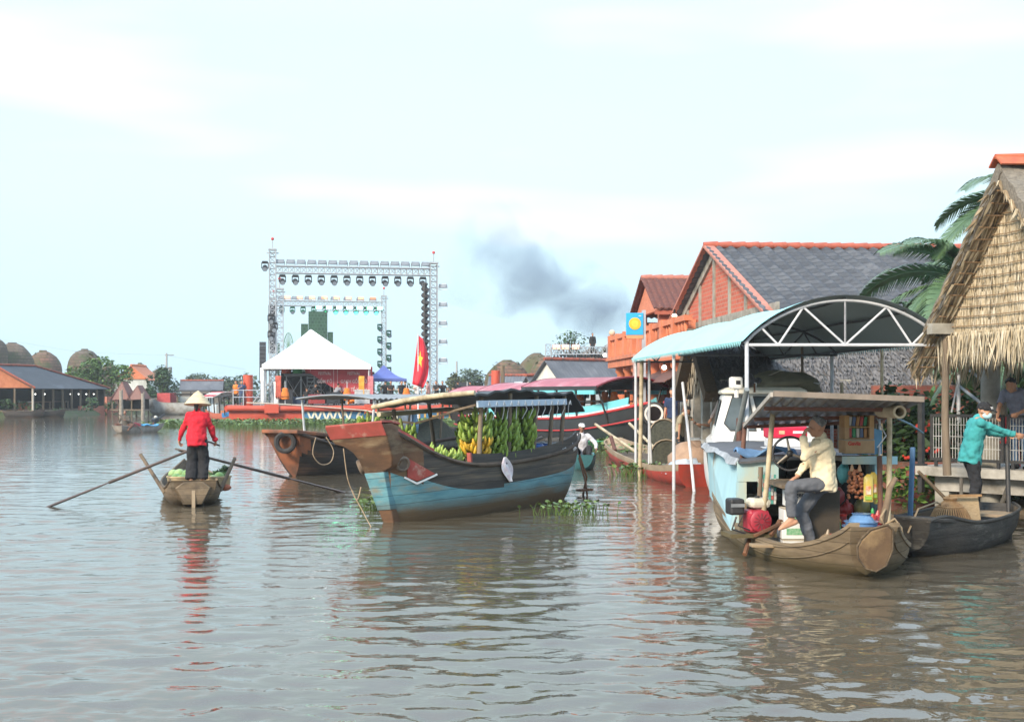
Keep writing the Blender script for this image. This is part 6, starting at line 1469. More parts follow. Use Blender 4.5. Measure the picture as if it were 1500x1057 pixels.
# blue green arched tent over the landing
t = tent = thing('arched_tent', 'turquoise barrel vaulted tent on white truss arches over the landing', 'canopy', (0, 0, 0))
tz = 2.86; tw_ = 1.63; rise = .70


def vp(s, q, dz=0.0):
    """s along the vault 0 near .. 1 far, q across -1 .. 1"""
    y = 20 + 10.5 * s; xc = 5.42 - .75 * s; return V((xc + tw_ * q * (1 + .0 * s), y, tz + rise * (max(1 - q * q, 0) ** .85 - max(q * q - 1, 0) * .9) * (1 - .03 * s) + dz - .05 * (sin(pi * ((s * 3) % 1))) * (1 - q * q)))


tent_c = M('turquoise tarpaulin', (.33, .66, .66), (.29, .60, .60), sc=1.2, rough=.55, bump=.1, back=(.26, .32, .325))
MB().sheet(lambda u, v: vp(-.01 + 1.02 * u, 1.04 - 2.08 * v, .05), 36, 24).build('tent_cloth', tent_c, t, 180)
for sg in (-1, 1):
    mb = MB()
    for i in range(90):
        s0 = i / 90; p = vp(s0, sg * 1.035, .05); q = vp(s0 + .0111, sg * 1.035, .05); mb.add([p, q, (p + q) / 2 + V((sg * .02, 0, -.10))], [(0, 1, 2)])
    mb.build('scalloped_edge', tent_c, t)
whitesteel = M('white painted steel', (.56, .57, .59), (.44, .45, .47), sc=8, rough=.45); darksteel = M('dark steel truss', (.10, .105, .11), (.065, .07, .075), sc=8, rough=.6)
for i, s in enumerate((0, .5, 1.0)):
    mb = MB(); pts = [vp(s, q / 12, .0) for q in range(-12, 13)]; r_ = .027 if i == 0 else .025
    mb.pipe([p - V((0, 0, .04)) for p in pts], r_, 6); lo = [V((p.x, p.y, tz - .06)) for p in pts]; mb.tube(lo[0], lo[-1], r_, n=6)
    zig = [(-10, 1), (-8, 0), (-5, 1), (0, 0), (0, 1), (0, 0), (5, 1), (8, 0), (10, 1)] if i == 0 else [(-10, 1), (-8, 0), (-5, 1), (-2, 0), (1, 1), (4, 0), (7, 1), (9, 0)]
    pp = [(vp(s, a / 12, -.04) if b else V((vp(s, a / 12).x, vp(s, 0).y, tz - .06))) for a, b in zig]
    for p, q in zip(pp, pp[1:]): mb.tube(p, q, .019 if i == 0 else .018, n=6)
    mb.build('arch_truss', whitesteel if i == 0 else darksteel, t, 60)
mb = MB()
for q in (-1, -.6, 0, .6, 1): mb.pipe([vp(k / 10, q, -.0) for k in range(11)], .022, 5)
mb.build('purlin', darksteel, t, 60)
for s, q, x0 in ((0, -.98, None), (.55, -.99, None), (1, -.98, None), (.52, .98, None), (1, .98, None)): p = vp(s, q); MB().tube((p.x, p.y, -.9), (p.x, p.y, tz), .035, n=8).build('post', whitesteel, t, 60)
for i, (p, q, r_, m, lb) in enumerate(((W(940, 527, 30), W(936, 692, 30), .05, bamboo, 'brown bamboo mooring pole in front of the black tour boat'), (W(1000, 560, 26.8), W(1021, 722, 25), .032, whitesteel, 'leaning white steel pole slanting into the water'),
        (W(1292, 474, 23), W(1290, 640, 23), .03, bamboo, 'thin bamboo pole standing before the dark tent arch'), (W(1175, 508, 27), W(1175, 570, 27), .03, polewood, 'thin pole in the middle behind the white boat roof'), (W(1233, 560, 25), W(1233, 600, 25), .035, bamboo, 'short bamboo pole against the grey thatch'),
        (W(1094, 570, 19.6), W(1072, 668, 20.6), .045, M('grey green prop', (.20, .22, .22)), 'grey prop leaning across the white boat window'), (W(1083, 612, 20.2), W(1081, 668, 20.2), .05, M('brown post', (.12, .05, .035)), 'short brown stake beside the blue cabin'))):
    if i not in (5, 6): q = V((q.x, q.y, -.6)) if i < 2 else V((q.x, q.y, .2))
    o = MB().pipe([p, p.lerp(q, .5) + V((.01, 0, 0)), q], r_, 8).build('pole', m, None, 60); tag(o, lb, 'pole')
for px in (951, 957): p = W(px, 600 if px > 955 else 527, 30.2); o = MB().tube((p.x, p.y, -.7), (p.x - (.12 if px > 955 else 0), p.y, p.z), .035, n=8).build('pole', whitesteel, None, 60); tag(o, 'white steel pole close by the bamboo pole' if px < 955 else 'short white steel pole leaning on the pole cluster', 'pole')

# ------------------------------------------------------------------ near thatched house, gable facing the river
d0 = V((7.0, 20.3, 0)); gx = V((.165, -.986, 0)); HR = atan2(gx.y, gx.x) + pi / 2     # ridge direction: inland
apx = d0 + gx * 2.45; t = thatch_house = thing('thatched_house', 'house with a tall golden thatched gable and straw eaves above the landing', 'house', (apx.x, apx.y, 0), HR)
# local x inland along the ridge, local y across: +y away from the camera, -y towards it
zr, ze, wv = 5.28, 2.98, 2.2; rg = random.Random(31)
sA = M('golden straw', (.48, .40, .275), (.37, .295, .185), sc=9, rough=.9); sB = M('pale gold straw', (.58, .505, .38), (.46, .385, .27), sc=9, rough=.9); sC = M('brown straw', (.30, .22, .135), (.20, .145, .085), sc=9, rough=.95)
mb = MB(); mb.prism([(.0, -wv - 3, ze - .45), (.0, wv, ze - .1), (.0, 0, zr - .1)] if 0 else [(.0, -wv, ze - .1), (.0, wv, ze - .1), (.0, 0, zr - .15)], (.08, 0, 0)); mb.build('gable_backing', sA, t)
mb = MB(); nrow = 15; mbb = MB()
for k in range(nrow + 1)[::-1]:
    z = ze - .05 + (zr - ze - .1) * k / nrow; hw = max(wv * (zr - .1 - z) / (zr - ze), .06) ; off = -.03
    blades(mb, (off, -hw, z + .05), (0, 2 * hw, 0), int(80 + 640 * hw / wv), .33 if k else .48, .018, rg, (0, 0, -1), (-.028 if k else -.09, 0, 0), .16, 3)
    if k: mbb.pipe([(off - .055, -hw + .03, z + .0), (off - .06, -hw * .3, z - .03), (off - .06, hw * .3, z - .03), (off - .055, hw - .03, z + .0)], .008, 5)
    if k == 0: blades(mb, (-.06, -hw, z + .0), (0, 2 * hw, 0), 380, .52, .024, rg, (0, 0, -1), (-.12, 0, 0), .22, 3)
mb.build('gable_thatch', [sA, sB, sA], t); mbb.build('bamboo_batten', M('batten', (.34, .22, .12), (.24, .15, .08), sc=5), t, 60)
roofg = M('weathered roof thatch', (.25, .215, .17), (.14, .12, .095), sc=20, stretch=(.6, 1.5, 1), rough=1, bump=.9, bsc=.03)
for sg in (1, -1):
    ln = 1.16
    mb = MB(); mb.sheet(lambda u, v: (-.36 + 6.5 * u, sg * wv * v * ln, zr + .06 - (zr - ze) * v * ln + .02 * sin(v * 55) + .03 * MN.noise((u * 30, v * 22, sg))), 60, 40, .17 * sg); mb.build('roof_thatch', roofg, t, 60)
    # the underside of the overhang: rows of straw over battens
    mb = MB(); mbb = MB(); 
    for k in range(17):
        v = (k + .4) / 17 * ln; y = sg * wv * v; z = zr - .25 - (zr - ze) * v
        mbb.pipe([(-.34, y, z - .01), (-.02, y, z - .01)], .012, 5); dn = V((0, sg * wv, -(zr - ze))).normalized()
        blades(mb, (-.36, y, z), (.35, 0, 0), 20, .26, .035, rg, dn, (0, 0, -.02), .1, 2)
        blades(mb, (-.39, y, z + .12), (.06, 0, 0), 7, .25, .03, rg, dn + V((-.25, 0, -.2)), (-.02, 0, -.02), .3, 2)
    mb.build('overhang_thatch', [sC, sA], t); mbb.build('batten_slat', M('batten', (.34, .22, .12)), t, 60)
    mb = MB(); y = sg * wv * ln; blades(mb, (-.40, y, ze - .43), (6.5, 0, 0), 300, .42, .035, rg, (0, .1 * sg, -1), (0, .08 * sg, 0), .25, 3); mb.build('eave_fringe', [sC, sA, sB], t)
mb = MB()
for i in range(16): x = -.40 + i * .42; mb.box((x + .21, .09, zr + .10), (.44, .20, .025), rx=-.75, ry=-.03); mb.box((x + .21, -.09, zr + .10), (.44, .20, .025), rx=.75, ry=-.03); mb.pipe([(x, 0, zr + .16), (x + .45, 0, zr + .175)], [.04, .05], 8)
mb.build('ridge_tile', M('orange ridge tile', (.50, .135, .06), (.38, .09, .045), sc=5), t, 60)
MB().bb((-.42, wv - .42, ze - .02), (1.5, wv - .24, ze + .15)).build('tie_beam', concrete, t); MB().bb((.1, -wv, ze - .16), (.3, wv - .43, ze + .04)).build('wall_plate', concrete, t)
for y, r_ in ((2.75, .165),): MB().lathe([(r_, -.5), (r_ * .96, 2.6)], (1.16, y, 0), 18).build('column', concrete, t, 60)
MB().lathe([(.165, -.5), (.16, 2.6)], (4.6, .2, 0), 18).build('column', concrete, t, 60)
MB().pipe([(-.1, wv - .30, .7), (-.16, wv - .34, 1.6), (-.12, wv - .30, ze - .02)], [.07, .06, .055], 8).build('timber_post', polewood, t, 60)

# ------------------------------------------------------------------ landing: slab, piles, fence, what stands on it
s0 = V((7.0, 21.2, 0)); sx_ = V((.675, -.738, 0)).normalized(); DR = atan2(sx_.y, sx_.x); MD = Matrix.Translation(s0) @ Matrix.Rotation(DR, 4, 'Z')
slab_m = M('rough slab concrete', (.42, .40, .36), (.28, .265, .235), sc=4, rough=.95, bump=.6, bsc=.03, dirt=(.17, .155, .13), dsc=1.8)
t = landing = thing('landing', 'raised concrete landing with a crumbling edge', 'landing', s0, DR)
mb = MB(); mb.sheet(lambda u, v: (-.05 + 6 * u + .03 * MN.noise((v * 9, u * 3, 1)), 0 + 3.2 * v + (.05 * MN.noise((u * 25, 2, 3)) if v == 0 else 0), .76 + .01 * MN.noise((u * 20, v * 9, 0))), 50, 12, .15); mb.build('slab', slab_m, t, 40)
MB().bb((.2, .25, .34), (5.9, .5, .6)).build('edge_beam', slab_m, t)
for x in (.3, 2.0, 3.7, 5.5):
    for y in (.4, 2.6): MB().bb((x - .13, y - .13, -1.5), (x + .13, y + .13, .6)).build('pile', concrete, t)
fence_m = M('black fence steel', (.025, .025, .027), (.04, .038, .036), sc=9, rough=.5); wire_m = M('pale fence wire', (.55, .55, .53), (.42, .42, .4), sc=9, rough=.5)
for i, (x0, x1, lb) in enumerate(((.14, 1.45, 'black framed wire fence panel at the open corner of the landing'), (1.5, 3.0, 'wire fence panel the grey shirted man leans over'), (3.05, 4.5, 'wire fence panel at the near end of the landing'))):
    t = thing('fence_panel', lb, 'fence', s0, DR); z0, z1 = .86, 1.66
    mb = MB(); mb.bb((x0, .16, z1 - .05), (x1, .21, z1)); mb.bb((x0, .16, z0), (x1, .21, z0 + .05)); mb.bb((x0, .16, z0 + .05), (x0 + .05, .21, z1 - .05)); mb.bb((x1 - .05, .16, z0 + .05), (x1, .21, z1 - .05)); mb.build('frame', fence_m, t)
    mb = MB(); n = int((x1 - x0) / .05)
    for k in range(1, n): x = x0 + (x1 - x0) * k / n; mb.tube((x, .185, z0 + .03), (x, .185, z1 - .03), .0055, n=5)
    for z in (1.08, 1.28, 1.48): mb.tube((x0 + .02, .176, z), (x1 - .02, .176, z), .005, n=5)
    mb.build('wire_mesh', wire_m, t)
    for x in (x0 + .1, x1 - .1): MB().bb((x - .025, .165, .765), (x + .025, .205, z0)).build('foot', fence_m, t)
t = thing('gate_post', 'dark steel post beside the first fence panel', 'post', s0, DR); MB().bb((-.06, .1, .3), (.02, .2, 2.0)).build('post_shaft', fence_m, t); MB().bb((-.1, .08, .762), (.06, .22, .80)).build('base_plate', fence_m, t)
red_pl = M('red plastic', (.55, .03, .035), (.45, .025, .03), sc=3, rough=.4)
for i, (x, y, lb) in enumerate(((1.15, .75, 'red plastic chair behind the first fence panel'), (1.85, .7, 'second red plastic chair behind the teal shirted man'))):
    t = thing('plastic_chair', lb, 'chair', MD @ V((x, y, .77)), DR + .3 * i)
    MB().bb((-.21, -.2, .40), (.21, .2, .44)).build('seat', red_pl, t, bevel=.02)
    mb = MB(); mb.bb((-.21, -.235, .44), (-.15, -.2, .85)); mb.bb((.15, -.235, .44), (.21, -.2, .85)); mb.bb((-.15, -.235, .78), (.15, -.2, .85)); mb.bb((-.04, -.235, .44), (.04, -.2, .78)); mb.build('backrest', red_pl, t)
    for a in (-1, 1):
        for b in (-1, 1): MB().pipe([(a * .18, b * .17, .4), (a * .2, b * .2, 0)], [.025, .02], 6).build('leg', red_pl, t)
o = MB().pipe([MD @ V((2.75, -.02, 1.62)), MD @ V((2.8, -.05, 1.3)), MD @ V((2.74, -.03, .9)), MD @ V((2.78, -.03, .62))], [.09, .13, .12, .05], 8, flat=.5).build('green_bag', M('lime green bag', (.30, .55, .06), (.22, .42, .04), sc=5, rough=.5), None, 180); tag(o, 'lime green bag hanging over the fence', 'bag')
t = thing('ladder_frame', 'white steel frame with diagonal braces behind the landing', 'frame', (0, 0, 0)); p = W(1404, 577, 23.5)
MB().tube((p.x, p.y, .4), (p.x, p.y, 2.95), .035, n=8).build('upright', whitesteel, t)
for y0 in (531, 566): MB().tube(W(1406, y0, 23.5), W(1450, y0 + 34, 22.8), .03, n=8).build('brace', M('blue grey steel', (.34, .40, .47), rough=.5), t)
MB().tube(W(1402, 565, 23.5), W(1392, 612, 23.6), .018, n=6).build('thin_brace', whitesteel, t)
for i, (q0, q1, r_, m, lb) in enumerate(((W(1337, 655, 16.3), W(1333, 768, 16.2), .055, M('blue painted pole', (.10, .19, .32), (.07, .14, .24), sc=5), 'blue painted pole with a flat end standing in the dark sampan bow'), (W(1475, 650, 17.5), W(1480, 790, 17.2), .035, fence_m, 'dark mooring stake before the fence near the teal shirted man'),
        (W(1476, 715, 18.8), W(1458, 762, 18.6), .035, timber, 'short slanting timber brace under the landing'), (W(1408, 700, 20.5), W(1408, 745, 20.5), .03, M('pale post wood', (.5, .47, .4)), 'thin pale stake under the landing edge'), (W(1345, 690, 20.4), W(1390, 735, 20.6), .03, timber, 'slanting stick propped beneath the landing corner'))):
    if i in (1,): q1 = V((q1.x, q1.y, -.5))
    o = MB().pipe([q0, q1], r_, 8, flat=.6 if i == 0 else 1).build('stake', m, None, 60); tag(o, lb, 'stake')
# background of the landing: brick walls and greenery
for i, (x0, y0, x1, y1, z, lb) in enumerate(((7.6, 25.8, 13.5, 24.5, 1.75, 'low red brick wall behind the landing fence'), (8.2, 28, 16, 27, 2.2, 'old brick wall deep in the shade behind the landing'), (6.9, 22.9, 8.2, 22.6, .75, 'knee high brick wall at the water below the bushes'))):
    o = MB().bar((x0, y0, z / 2 - .25), (x1, y1, z / 2 - .25), .25, z + .5).build('brick_wall', M('old dark brick', (.34, .10, .065), (.22, .06, .045), sc=2, kind='brick', mortar=(.2, .13, .1), rough=.95, bump=.4, dirt=(.07, .055, .04), dsc=1.2)); tag(o, lb, 'wall')
bush('dense dark bushes between the tent posts and the landing fence', (7.4, 23.4, .3), 1.0, .8, 1.8, 'dark', 1500, .2, 3)
bush('dark leafy shrub behind the landing fence', (9.2, 24.0, .5), 1.5, .8, 1.5, 'dark', 1500, .2, 4)
bush('shrub with broad leaves behind the white frame', (11.0, 25.2, .5), 1.8, .9, 2.6, 'dark', 1700, .24, 5)
bush('tangled weeds at the water edge beside the dark sampan', (7.3, 21.9, .05), .8, .5, .7, 'green', 500, .16, 6)
bush('low green weeds under the landing by the fishermen', (8.5, 21.3, .0), .9, .5, .5, 'green', 420, .15, 7)
bush('green shrub behind the porch posts of the thatched boathouse', (8.0, 35.2, .4), 1.0, .8, 1.5, 'green', 700, .24, 8)
tree('dark tree filling the gap behind the thatched house column', (12.5, 29, .4), 3.0, 4.6, 1.0, 'dark', 2600, .34, 25)
tree('dark spreading tree behind the tent arch', (10.3, 33, .4), 2.2, 4.3, 1.0, 'dark', 1300, .34, 26)
rgf = random.Random(77); mb = MB()
for i in range(14): p = V((rgf.uniform(7.2, 8.0), rgf.uniform(22.6, 23.0), rgf.uniform(.8, 1.5))); [mb.ball(p + V((rgf.uniform(-.05, .05), rgf.uniform(-.05, .05), rgf.uniform(-.05, .05))), .035, 6) for _ in range(2)]
o = mb.build('flowers', M('red flower', (.55, .05, .03))); tag(o, 'few small red flowers on the dark bushes', 'flowers', kind='stuff')


# ------------------------------------------------------------------ palms
def palm(label, loc, h, nf, fl, seed, a0=0, a1=2 * pi, up=(.2, 1.2)):
    rg = random.Random(seed); t = thing('palm_tree', label, 'palm tree', loc)
    MB().pipe([(0, 0, -.3), (.1, .05, h * .5), (.0, 0, h)], [.18, .13, .14], 10).build('trunk', bark, t, 60)
    mb = MB()
    for i in range(nf):
        a = a0 + (a1 - a0) * (i + rg.uniform(.1, .9)) / nf; el = rg.uniform(*up); L = fl * rg.uniform(.8, 1.15); pts = []; q = V((0, 0, h)); d = V((cos(a) * cos(el), sin(a) * cos(el), sin(el))); n = 16; tw = rg.uniform(-.4, .4)
        for k in range(n + 1):
            pts.append(q.copy()); q = q + d * L / n; d = (d + V((0, 0, -.085 - .04 * (k / n)))).normalized()
        mb.pipe(pts, [.035 * (1 - .85 * k / n) for k in range(n + 1)], 5, 0)
        for k in range(3, n * 4):
            f = k / (n * 4); j = min(int(f * n), n - 1); p = pts[j].lerp(pts[j + 1], f * n - j); d = (pts[j + 1] - pts[j]).normalized(); s = d.cross(V((0, 0, 1))); s = s.normalized() if s.length > .05 else V((1, 0, 0)); upn = s.cross(d)
            ll = L * .26 * (sin(pi * min(f * .85 + .12, 1)) ** .6) * rg.uniform(.85, 1.1)
            for sg in (-1, 1):
                dd = (s * sg * .9 + d * .75 + upn * (.25 + tw * sg) + V((0, 0, -.18))).normalized(); w = .021 * L / 2.2; e = p + dd * ll + V((0, 0, -.30 * ll)); m_ = p + dd * ll * .55
                mb.add([p + d * w, m_ + d * w * .8, e, m_ - d * w * .8, p - d * w], [(0, 1, 2, 3, 4)], 1 if rg.random() < .35 else 0)
    mb.build('fronds', (M('palm leaf', (.10, .165, .075), (.055, .105, .048), sc=4, rough=.4, spec=.5), M('palm light leaf', (.11, .17, .075), (.06, .11, .045), sc=4, rough=.4, spec=.5)), t)
    return t


palm('coconut palm with broad fronds reaching over the tent and the brick house roof', (9.5, 25.2, .4), 3.75, 17, 2.35, 5, pi * .5, pi * 1.6, (-.1, 1.1))
palm('slender palm whose frond tips show above the near thatched ridge', (10.4, 24.5, .4), 5.4, 9, 2.3, 8, pi * .3, pi * 1.7, (-.2, .9))
palm('low palm with hanging fronds behind the landing fence', (8.9, 22.6, .6), 2.0, 12, 1.5, 12, 0, 2 * pi, (.0, .9))
# ------------------------------------------------------------------ floating shop boat
SR = R(-90); so_ = V((3.88, 16.2, 0)); MS = Matrix.Translation(so_) @ Matrix.Rotation(SR, 4, 'Z')   # local x towards the camera, y towards the bank
sw = lambda x, y, z: MS @ V((x, y, z))
t = shop = thing('shop_boat', 'small wooden shop boat with pale blue cabin and tin roof, packed with groceries', 'boat', so_, SR)
shopwood = M('pale worn hull wood', (.235, .175, .108), (.135, .098, .06), sc=3, stretch=(.4, 1, 2.5), rough=.85, bump=.6, dirt=(.40, .31, .20), dsc=2.4, dlo=.6, dhi=.75, zdirt=((.10, .078, .036), .02, .2), seam=.14)
st = [(-3.15, -2.95, .62, .62, -.05, 2.6), (-2.4, -2.3, .84, .48, -.2, 2.8), (-.6, -.6, .96, .34, -.25, 2.9), (.7, .7, .94, .24, -.25, 2.7), (1.7, 1.6, .80, .21, -.22, 2.3), (2.4, 2.2, .56, .30, -.16, 2.0), (2.85, 2.55, .34, .46, -.06, 1.9), (3.05, 2.72, .25, .58, .02, 1.9)]
mb, rls, Ss = hull(st, 6, 11, .045, lambda u, s: 0, 1); mb.build('hull', [shopwood, inwood], t, 35); deckplate(Ss, .14, .05, .92).build('deck', inwood, t)
for sg in (1, -1): MB().loft([[rls(u, sg, z, d) for z, d in ((.0, -.02), (.045, -.02), (.045, .09), (.0, .09))] for u in [k / 26 for k in range(27)]]).build('gunwale', shopwood, t, 40)
for sg in (1, -1):
    for s_ in (.28,): MB().pipe([hp(Ss, .04 + .93 * k / 30, s_, sg, .004)[0] for k in range(31)], .008, 6).build('wale', shopwood, t, 60)
pts = [V((2.97 + .16 * (z - .1), y * .88, z * .93)) for y, z in ((-.17, .49), (-.06, .60), (.14, .66), (.205, .60), (.215, .36), (.15, .18), (.03, .11), (-.10, .14), (-.2, .27), (-.215, .40))]
mb = MB(); mb.prism(pts, (.05, 0, -.015)); mb.build('bow_panel', M('smooth brown bow board', (.13, .08, .042), (.085, .05, .027), sc=4, rough=.8, bump=.3, dirt=(.30, .2, .1), dsc=2), t, bevel=.02)
MB().pipe([p + V((.045, 0, 0)) for p in pts + pts[:1]], .013, 6).build('bow_rim', M('dark rotten edge', (.06, .042, .026), (.14, .10, .06), sc=16, rough=.95), t)
MB().bb((.55, -.99, .28), (.60, -.90, .62)).build('cleat', shopwood, t); MB().pipe([(1.0, -.93, .26), (1.25, -1.05, .05)], .03, 6).build('rudder_bar', rust, t)
cabp = M('pale blue cabin paint', (.36, .58, .64), (.28, .47, .54), sc=1.6, stretch=(1, 1, .35), rough=.7, bump=.2, dirt=(.42, .44, .34), dsc=1.7, dlo=.48, dhi=.66)
cabr = M('rust streaked cabin paint', (.38, .58, .63), (.30, .48, .53), sc=1.5, stretch=(1, 1, .3), rough=.7, dirt=(.30, .21, .12), dsc=2.2, dlo=.54, dhi=.68)
mb = MB(); mb.prism([(-2.95, -.80, .42), (.12, -1.02, .22), (.12, -.90, 1.06), (-2.95, -.84, 1.20)], (0, .05, 0)); mb.build('cabin_side', cabr, t)
MB().prism([(-2.95, .80, .42), (.12, .93, .22), (.12, .86, 1.1), (-2.95, .80, 1.20)], (0, .05, 0)).build('cabin_side', cabr, t)
MB().bb((-3.0, -.79, .45), (-2.955, .79, 1.2)).build('cabin_back', cabp, t)
MB().bb((.125, -.94, .86), (.16, -.40, 1.12)).build('front_panel', cabp, t); MB().bb((.125, -.95, .28), (.17, -.82, .855)).build('front_panel', cabp, t)
mb = MB(); mb.sheet(lambda u, v: (-3.02 + 3.25 * u, -.93 + 1.86 * v, 1.225 - .10 * u + .05 * sin(pi * v) + .015 * MN.noise((u * 14, v * 9, 2))), 26, 16, .03); mb.build('cabin_cover', M('dark tarpaulin cover', (.10, .10, .105), (.065, .066, .07), sc=3, rough=.7, bump=.3), t, 60)
mb = MB(); mb.sheet(lambda u, v: (-2.6 + 2.75 * u, -.93 - .05 * v + .02 * sin(u * 20), 1.235 - .10 * u - .10 * v * (.7 + .3 * sin(u * 9)) + .02), 30, 6, .015); mb.build('cover_edge', M('dirty grey cover edge', (.34, .36, .38), (.22, .235, .25), sc=7, rough=.9, bump=.5), t, 60)
for p, q, m in (((-.25, -.86, .62), (-.30, -.75, 1.62), M('red brown post', (.16, .075, .05), (.10, .05, .035), sc=6)), ((1.1, -.82, .26), (1.12, -.68, 1.78), bamboo), ((-.2, .90, .3), (-.25, .98, 1.7), polewood), ((1.55, .50, .2), (1.55, .50, 1.26), M('red brown post', (.16, .075, .05))), ((1.75, .53, .2), (1.75, .56, 1.86), bamboo), ((.3, -.72, .2), (.3, -.66, 1.06), polewood)):
    MB().pipe([p, V(p).lerp(V(q), .5) + V((.005, .01, 0)), q], .032, 8).build('post', m, t, 60)
# corrugated roof, high edge towards the river
Rn = [V((2.80, 13.15, 2.005)), V((4.44, 13.25, 1.945)), V((4.98, 16.6, 1.66)), V((3.14, 16.55, 1.575))]


def rfn(u, v):
    p = Rn[0].lerp(Rn[1], u).lerp(Rn[3].lerp(Rn[2], u), v); p.z += .022 * sin(u * 2 * pi * 13); return MS.inverted() @ p


tin = M('rusting corrugated tin', (.30, .32, .345), (.17, .18, .20), sc=2.5, rough=.38, metal=.6, bump=.1, dirt=(.13, .085, .06), dsc=2.2, dlo=.48, dhi=.66)
MB().sheet(rfn, 136, 8, .012).build('roof', tin, t, 60)
mi = MS.inverted()
for v in (.28, .62, .9): MB().bar(mi @ (Rn[0].lerp(Rn[3], v) - V((0, 0, .05))), mi @ (Rn[1].lerp(Rn[2], v) - V((0, 0, .05))), .04, .045).build('rafter', M('reddish rafter', (.20, .085, .055), (.13, .06, .04), sc=6), t)
MB().bar(mi @ (Rn[0] - V((0, 0, .0))), mi @ (Rn[1] - V((0, 0, .0))), .035, .06).build('front_batten', M('grey brown batten', (.24, .19, .15), (.16, .13, .1), sc=6), t); MB().bar(mi @ (Rn[0] + V((-.02, 0, -.01))), mi @ (Rn[3] + V((-.02, 0, -.01))), .03, .05).build('edge_batten', M('pale batten', (.40, .36, .31), (.3, .27, .23), sc=6), t)
MB().lathe([(.055, -.6), (.075, -.6), (.075, .1), (.05, .1), (.05, -.55)], sw(0, 0, 0) * 0 + V((2.35, .46, 1.80)), 18, M=Matrix.Rotation(R(90), 3, 'Y')).build('bamboo_end', M('cream bamboo', (.58, .48, .33), (.45, .36, .24), sc=5), t, 40)
# counter and shelves
MB().bb((.95, .10, 1.19), (1.45, .72, 1.24)).build('counter', timber, t); MB().bb((1.452, .08, 1.16), (1.475, .74, 1.255)).build('counter_edge', cabp, t)
MB().bb((-.3, -.2, .14), (-.26, .85, 1.15)).build('back_board', dark, t); MB().bb((1.1, .68, .45), (1.4, .72, .55)).build('side_rail', timber, t)
MB().bb((.2, -.62, .86), (1.35, -.18, .9)).build('dash_board', timber, t); MB().bb((1.35, -.62, 1.04), (1.38, .05, 1.08)).build('dash_rail', timber, t) if 0 else None
MB().bb((1.38, -.36, .14), (1.66, .0, .86)).build('seat_box', M('dark crate wood', (.06, .045, .03), (.035, .028, .02), sc=5), t)
# steering wheel
t = thing('steering_wheel', 'black boat steering wheel in front of the seated man', 'steering wheel', W(1157, 664, 15.0)); Mx = V((-.25, -1, .12)).to_track_quat('Z', 'Y').to_matrix()
mb = MB(); mb.pipe([Mx @ V((.205 * cos(2 * pi * j / 28), .205 * sin(2 * pi * j / 28), 0)) for j in range(29)], .015, 8, cap=False); mb.build('rim', blackm, t, 180)
mb = MB(); [mb.pipe([Mx @ V((.2 * cos(a), .2 * sin(a), 0)), V((0, 0, 0))], [.012, .02], 6) for a in (1.75, 1.75 + 2.09, 1.75 + 4.19)]; mb.build('spoke', M('worn spoke metal', (.25, .22, .18), rough=.5, metal=.4), t); MB().ball((0, 0, 0), .045, 12).build('hub', blackm, t, 180); MB().pipe([(0, .02, 0), (.02, .5, -.12)], .03, 8).build('column', blackm, t)
# engine
eng = W(1098, 775, 15.15); t = thing('petrol_engine', 'small petrol engine with red shroud and cream tank on the boat side', 'engine', (eng.x, eng.y, .30), .15)
er = M('engine red', (.36, .03, .05), (.28, .025, .04), sc=6, rough=.4)
MB().bb((-.05, -.12, .0), (.22, .14, .28)).build('crankcase', er, t, bevel=.04); mb = MB(); mb.lathe([(.001, .05), (.1, .05), (.135, .03), (.14, -.05)], (.09, -.13, .15), 24, M=Matrix.Rotation(R(90), 3, 'X')); mb.build('fan_shroud', er, t, 40)
mb = MB(); [mb.bar((.09 + .03 * cos(a), -.184, .15 + .03 * sin(a)), (.09 + .1 * cos(a), -.184, .15 + .1 * sin(a)), .012, .006) for a in [k * pi / 6 for k in range(12)]]; mb.build('fan_grille', M('grille grey', (.18, .05, .06)), t)
MB().bb((-.02, -.11, .30), (.24, .13, .42)).build('fuel_tank', M('cream tank', (.60, .57, .47), (.5, .47, .38), sc=5, rough=.4), t, bevel=.045); MB().lathe([(.03, .42), (.03, .445)], (.1, 0, 0), 10).build('fuel_cap', blackm, t)
MB().bb((-.28, -.1, .22), (-.09, .12, .42)).build('muffler_box', M('dark exhaust', (.05, .05, .052), (.03, .03, .032), sc=6, rough=.5, metal=.3), t, bevel=.03); MB().bb((-.27, -.11, .32), (-.1, -.098, .36)).build('heat_guard', M('guard metal', (.4, .41, .42), rough=.4, metal=.5), t)
mb = MB(); mb.pipe([(-.2, -.08, .2), (-.26, -.1, .05), (-.1, -.14, 0)], .014, 5); mb.pipe([(-.12, -.1, .22), (-.2, -.15, .1), (-.05, -.16, .04)], .01, 5); mb.build('hose', blackm, t)
mb = MB(); mb.bb((-.3, -.18, -.05), (.28, .2, -.003)); mb.build('engine_bed', shopwood, t); mb = MB(); mb.bar((-.02, -.22, -.02), (.34, -.16, .12), .05, .03); mb.bar((.2, -.2, -.02), (.36, -.1, .15), .04, .04); mb.bar((.36, -.1, .15), (.45, -.1, -.02), .04, .04); mb.build('foot_bracket', rust, t)
t2 = thing('plank', 'loose pale plank on the shop boat side under the bare foot', 'plank', W(1136, 799, 14.55), .05); MB().box((0, 0, 0), (.60, .16, .035), ry=.03).build('plank_board', M('pale plank', (.34, .25, .15), (.24, .17, .1), sc=4, stretch=(.3, 1, 1)), t2, bevel=.006); MB().box((.12, .05, -.05), (.06, .1, .06)).build('chock', shopwood, t2)


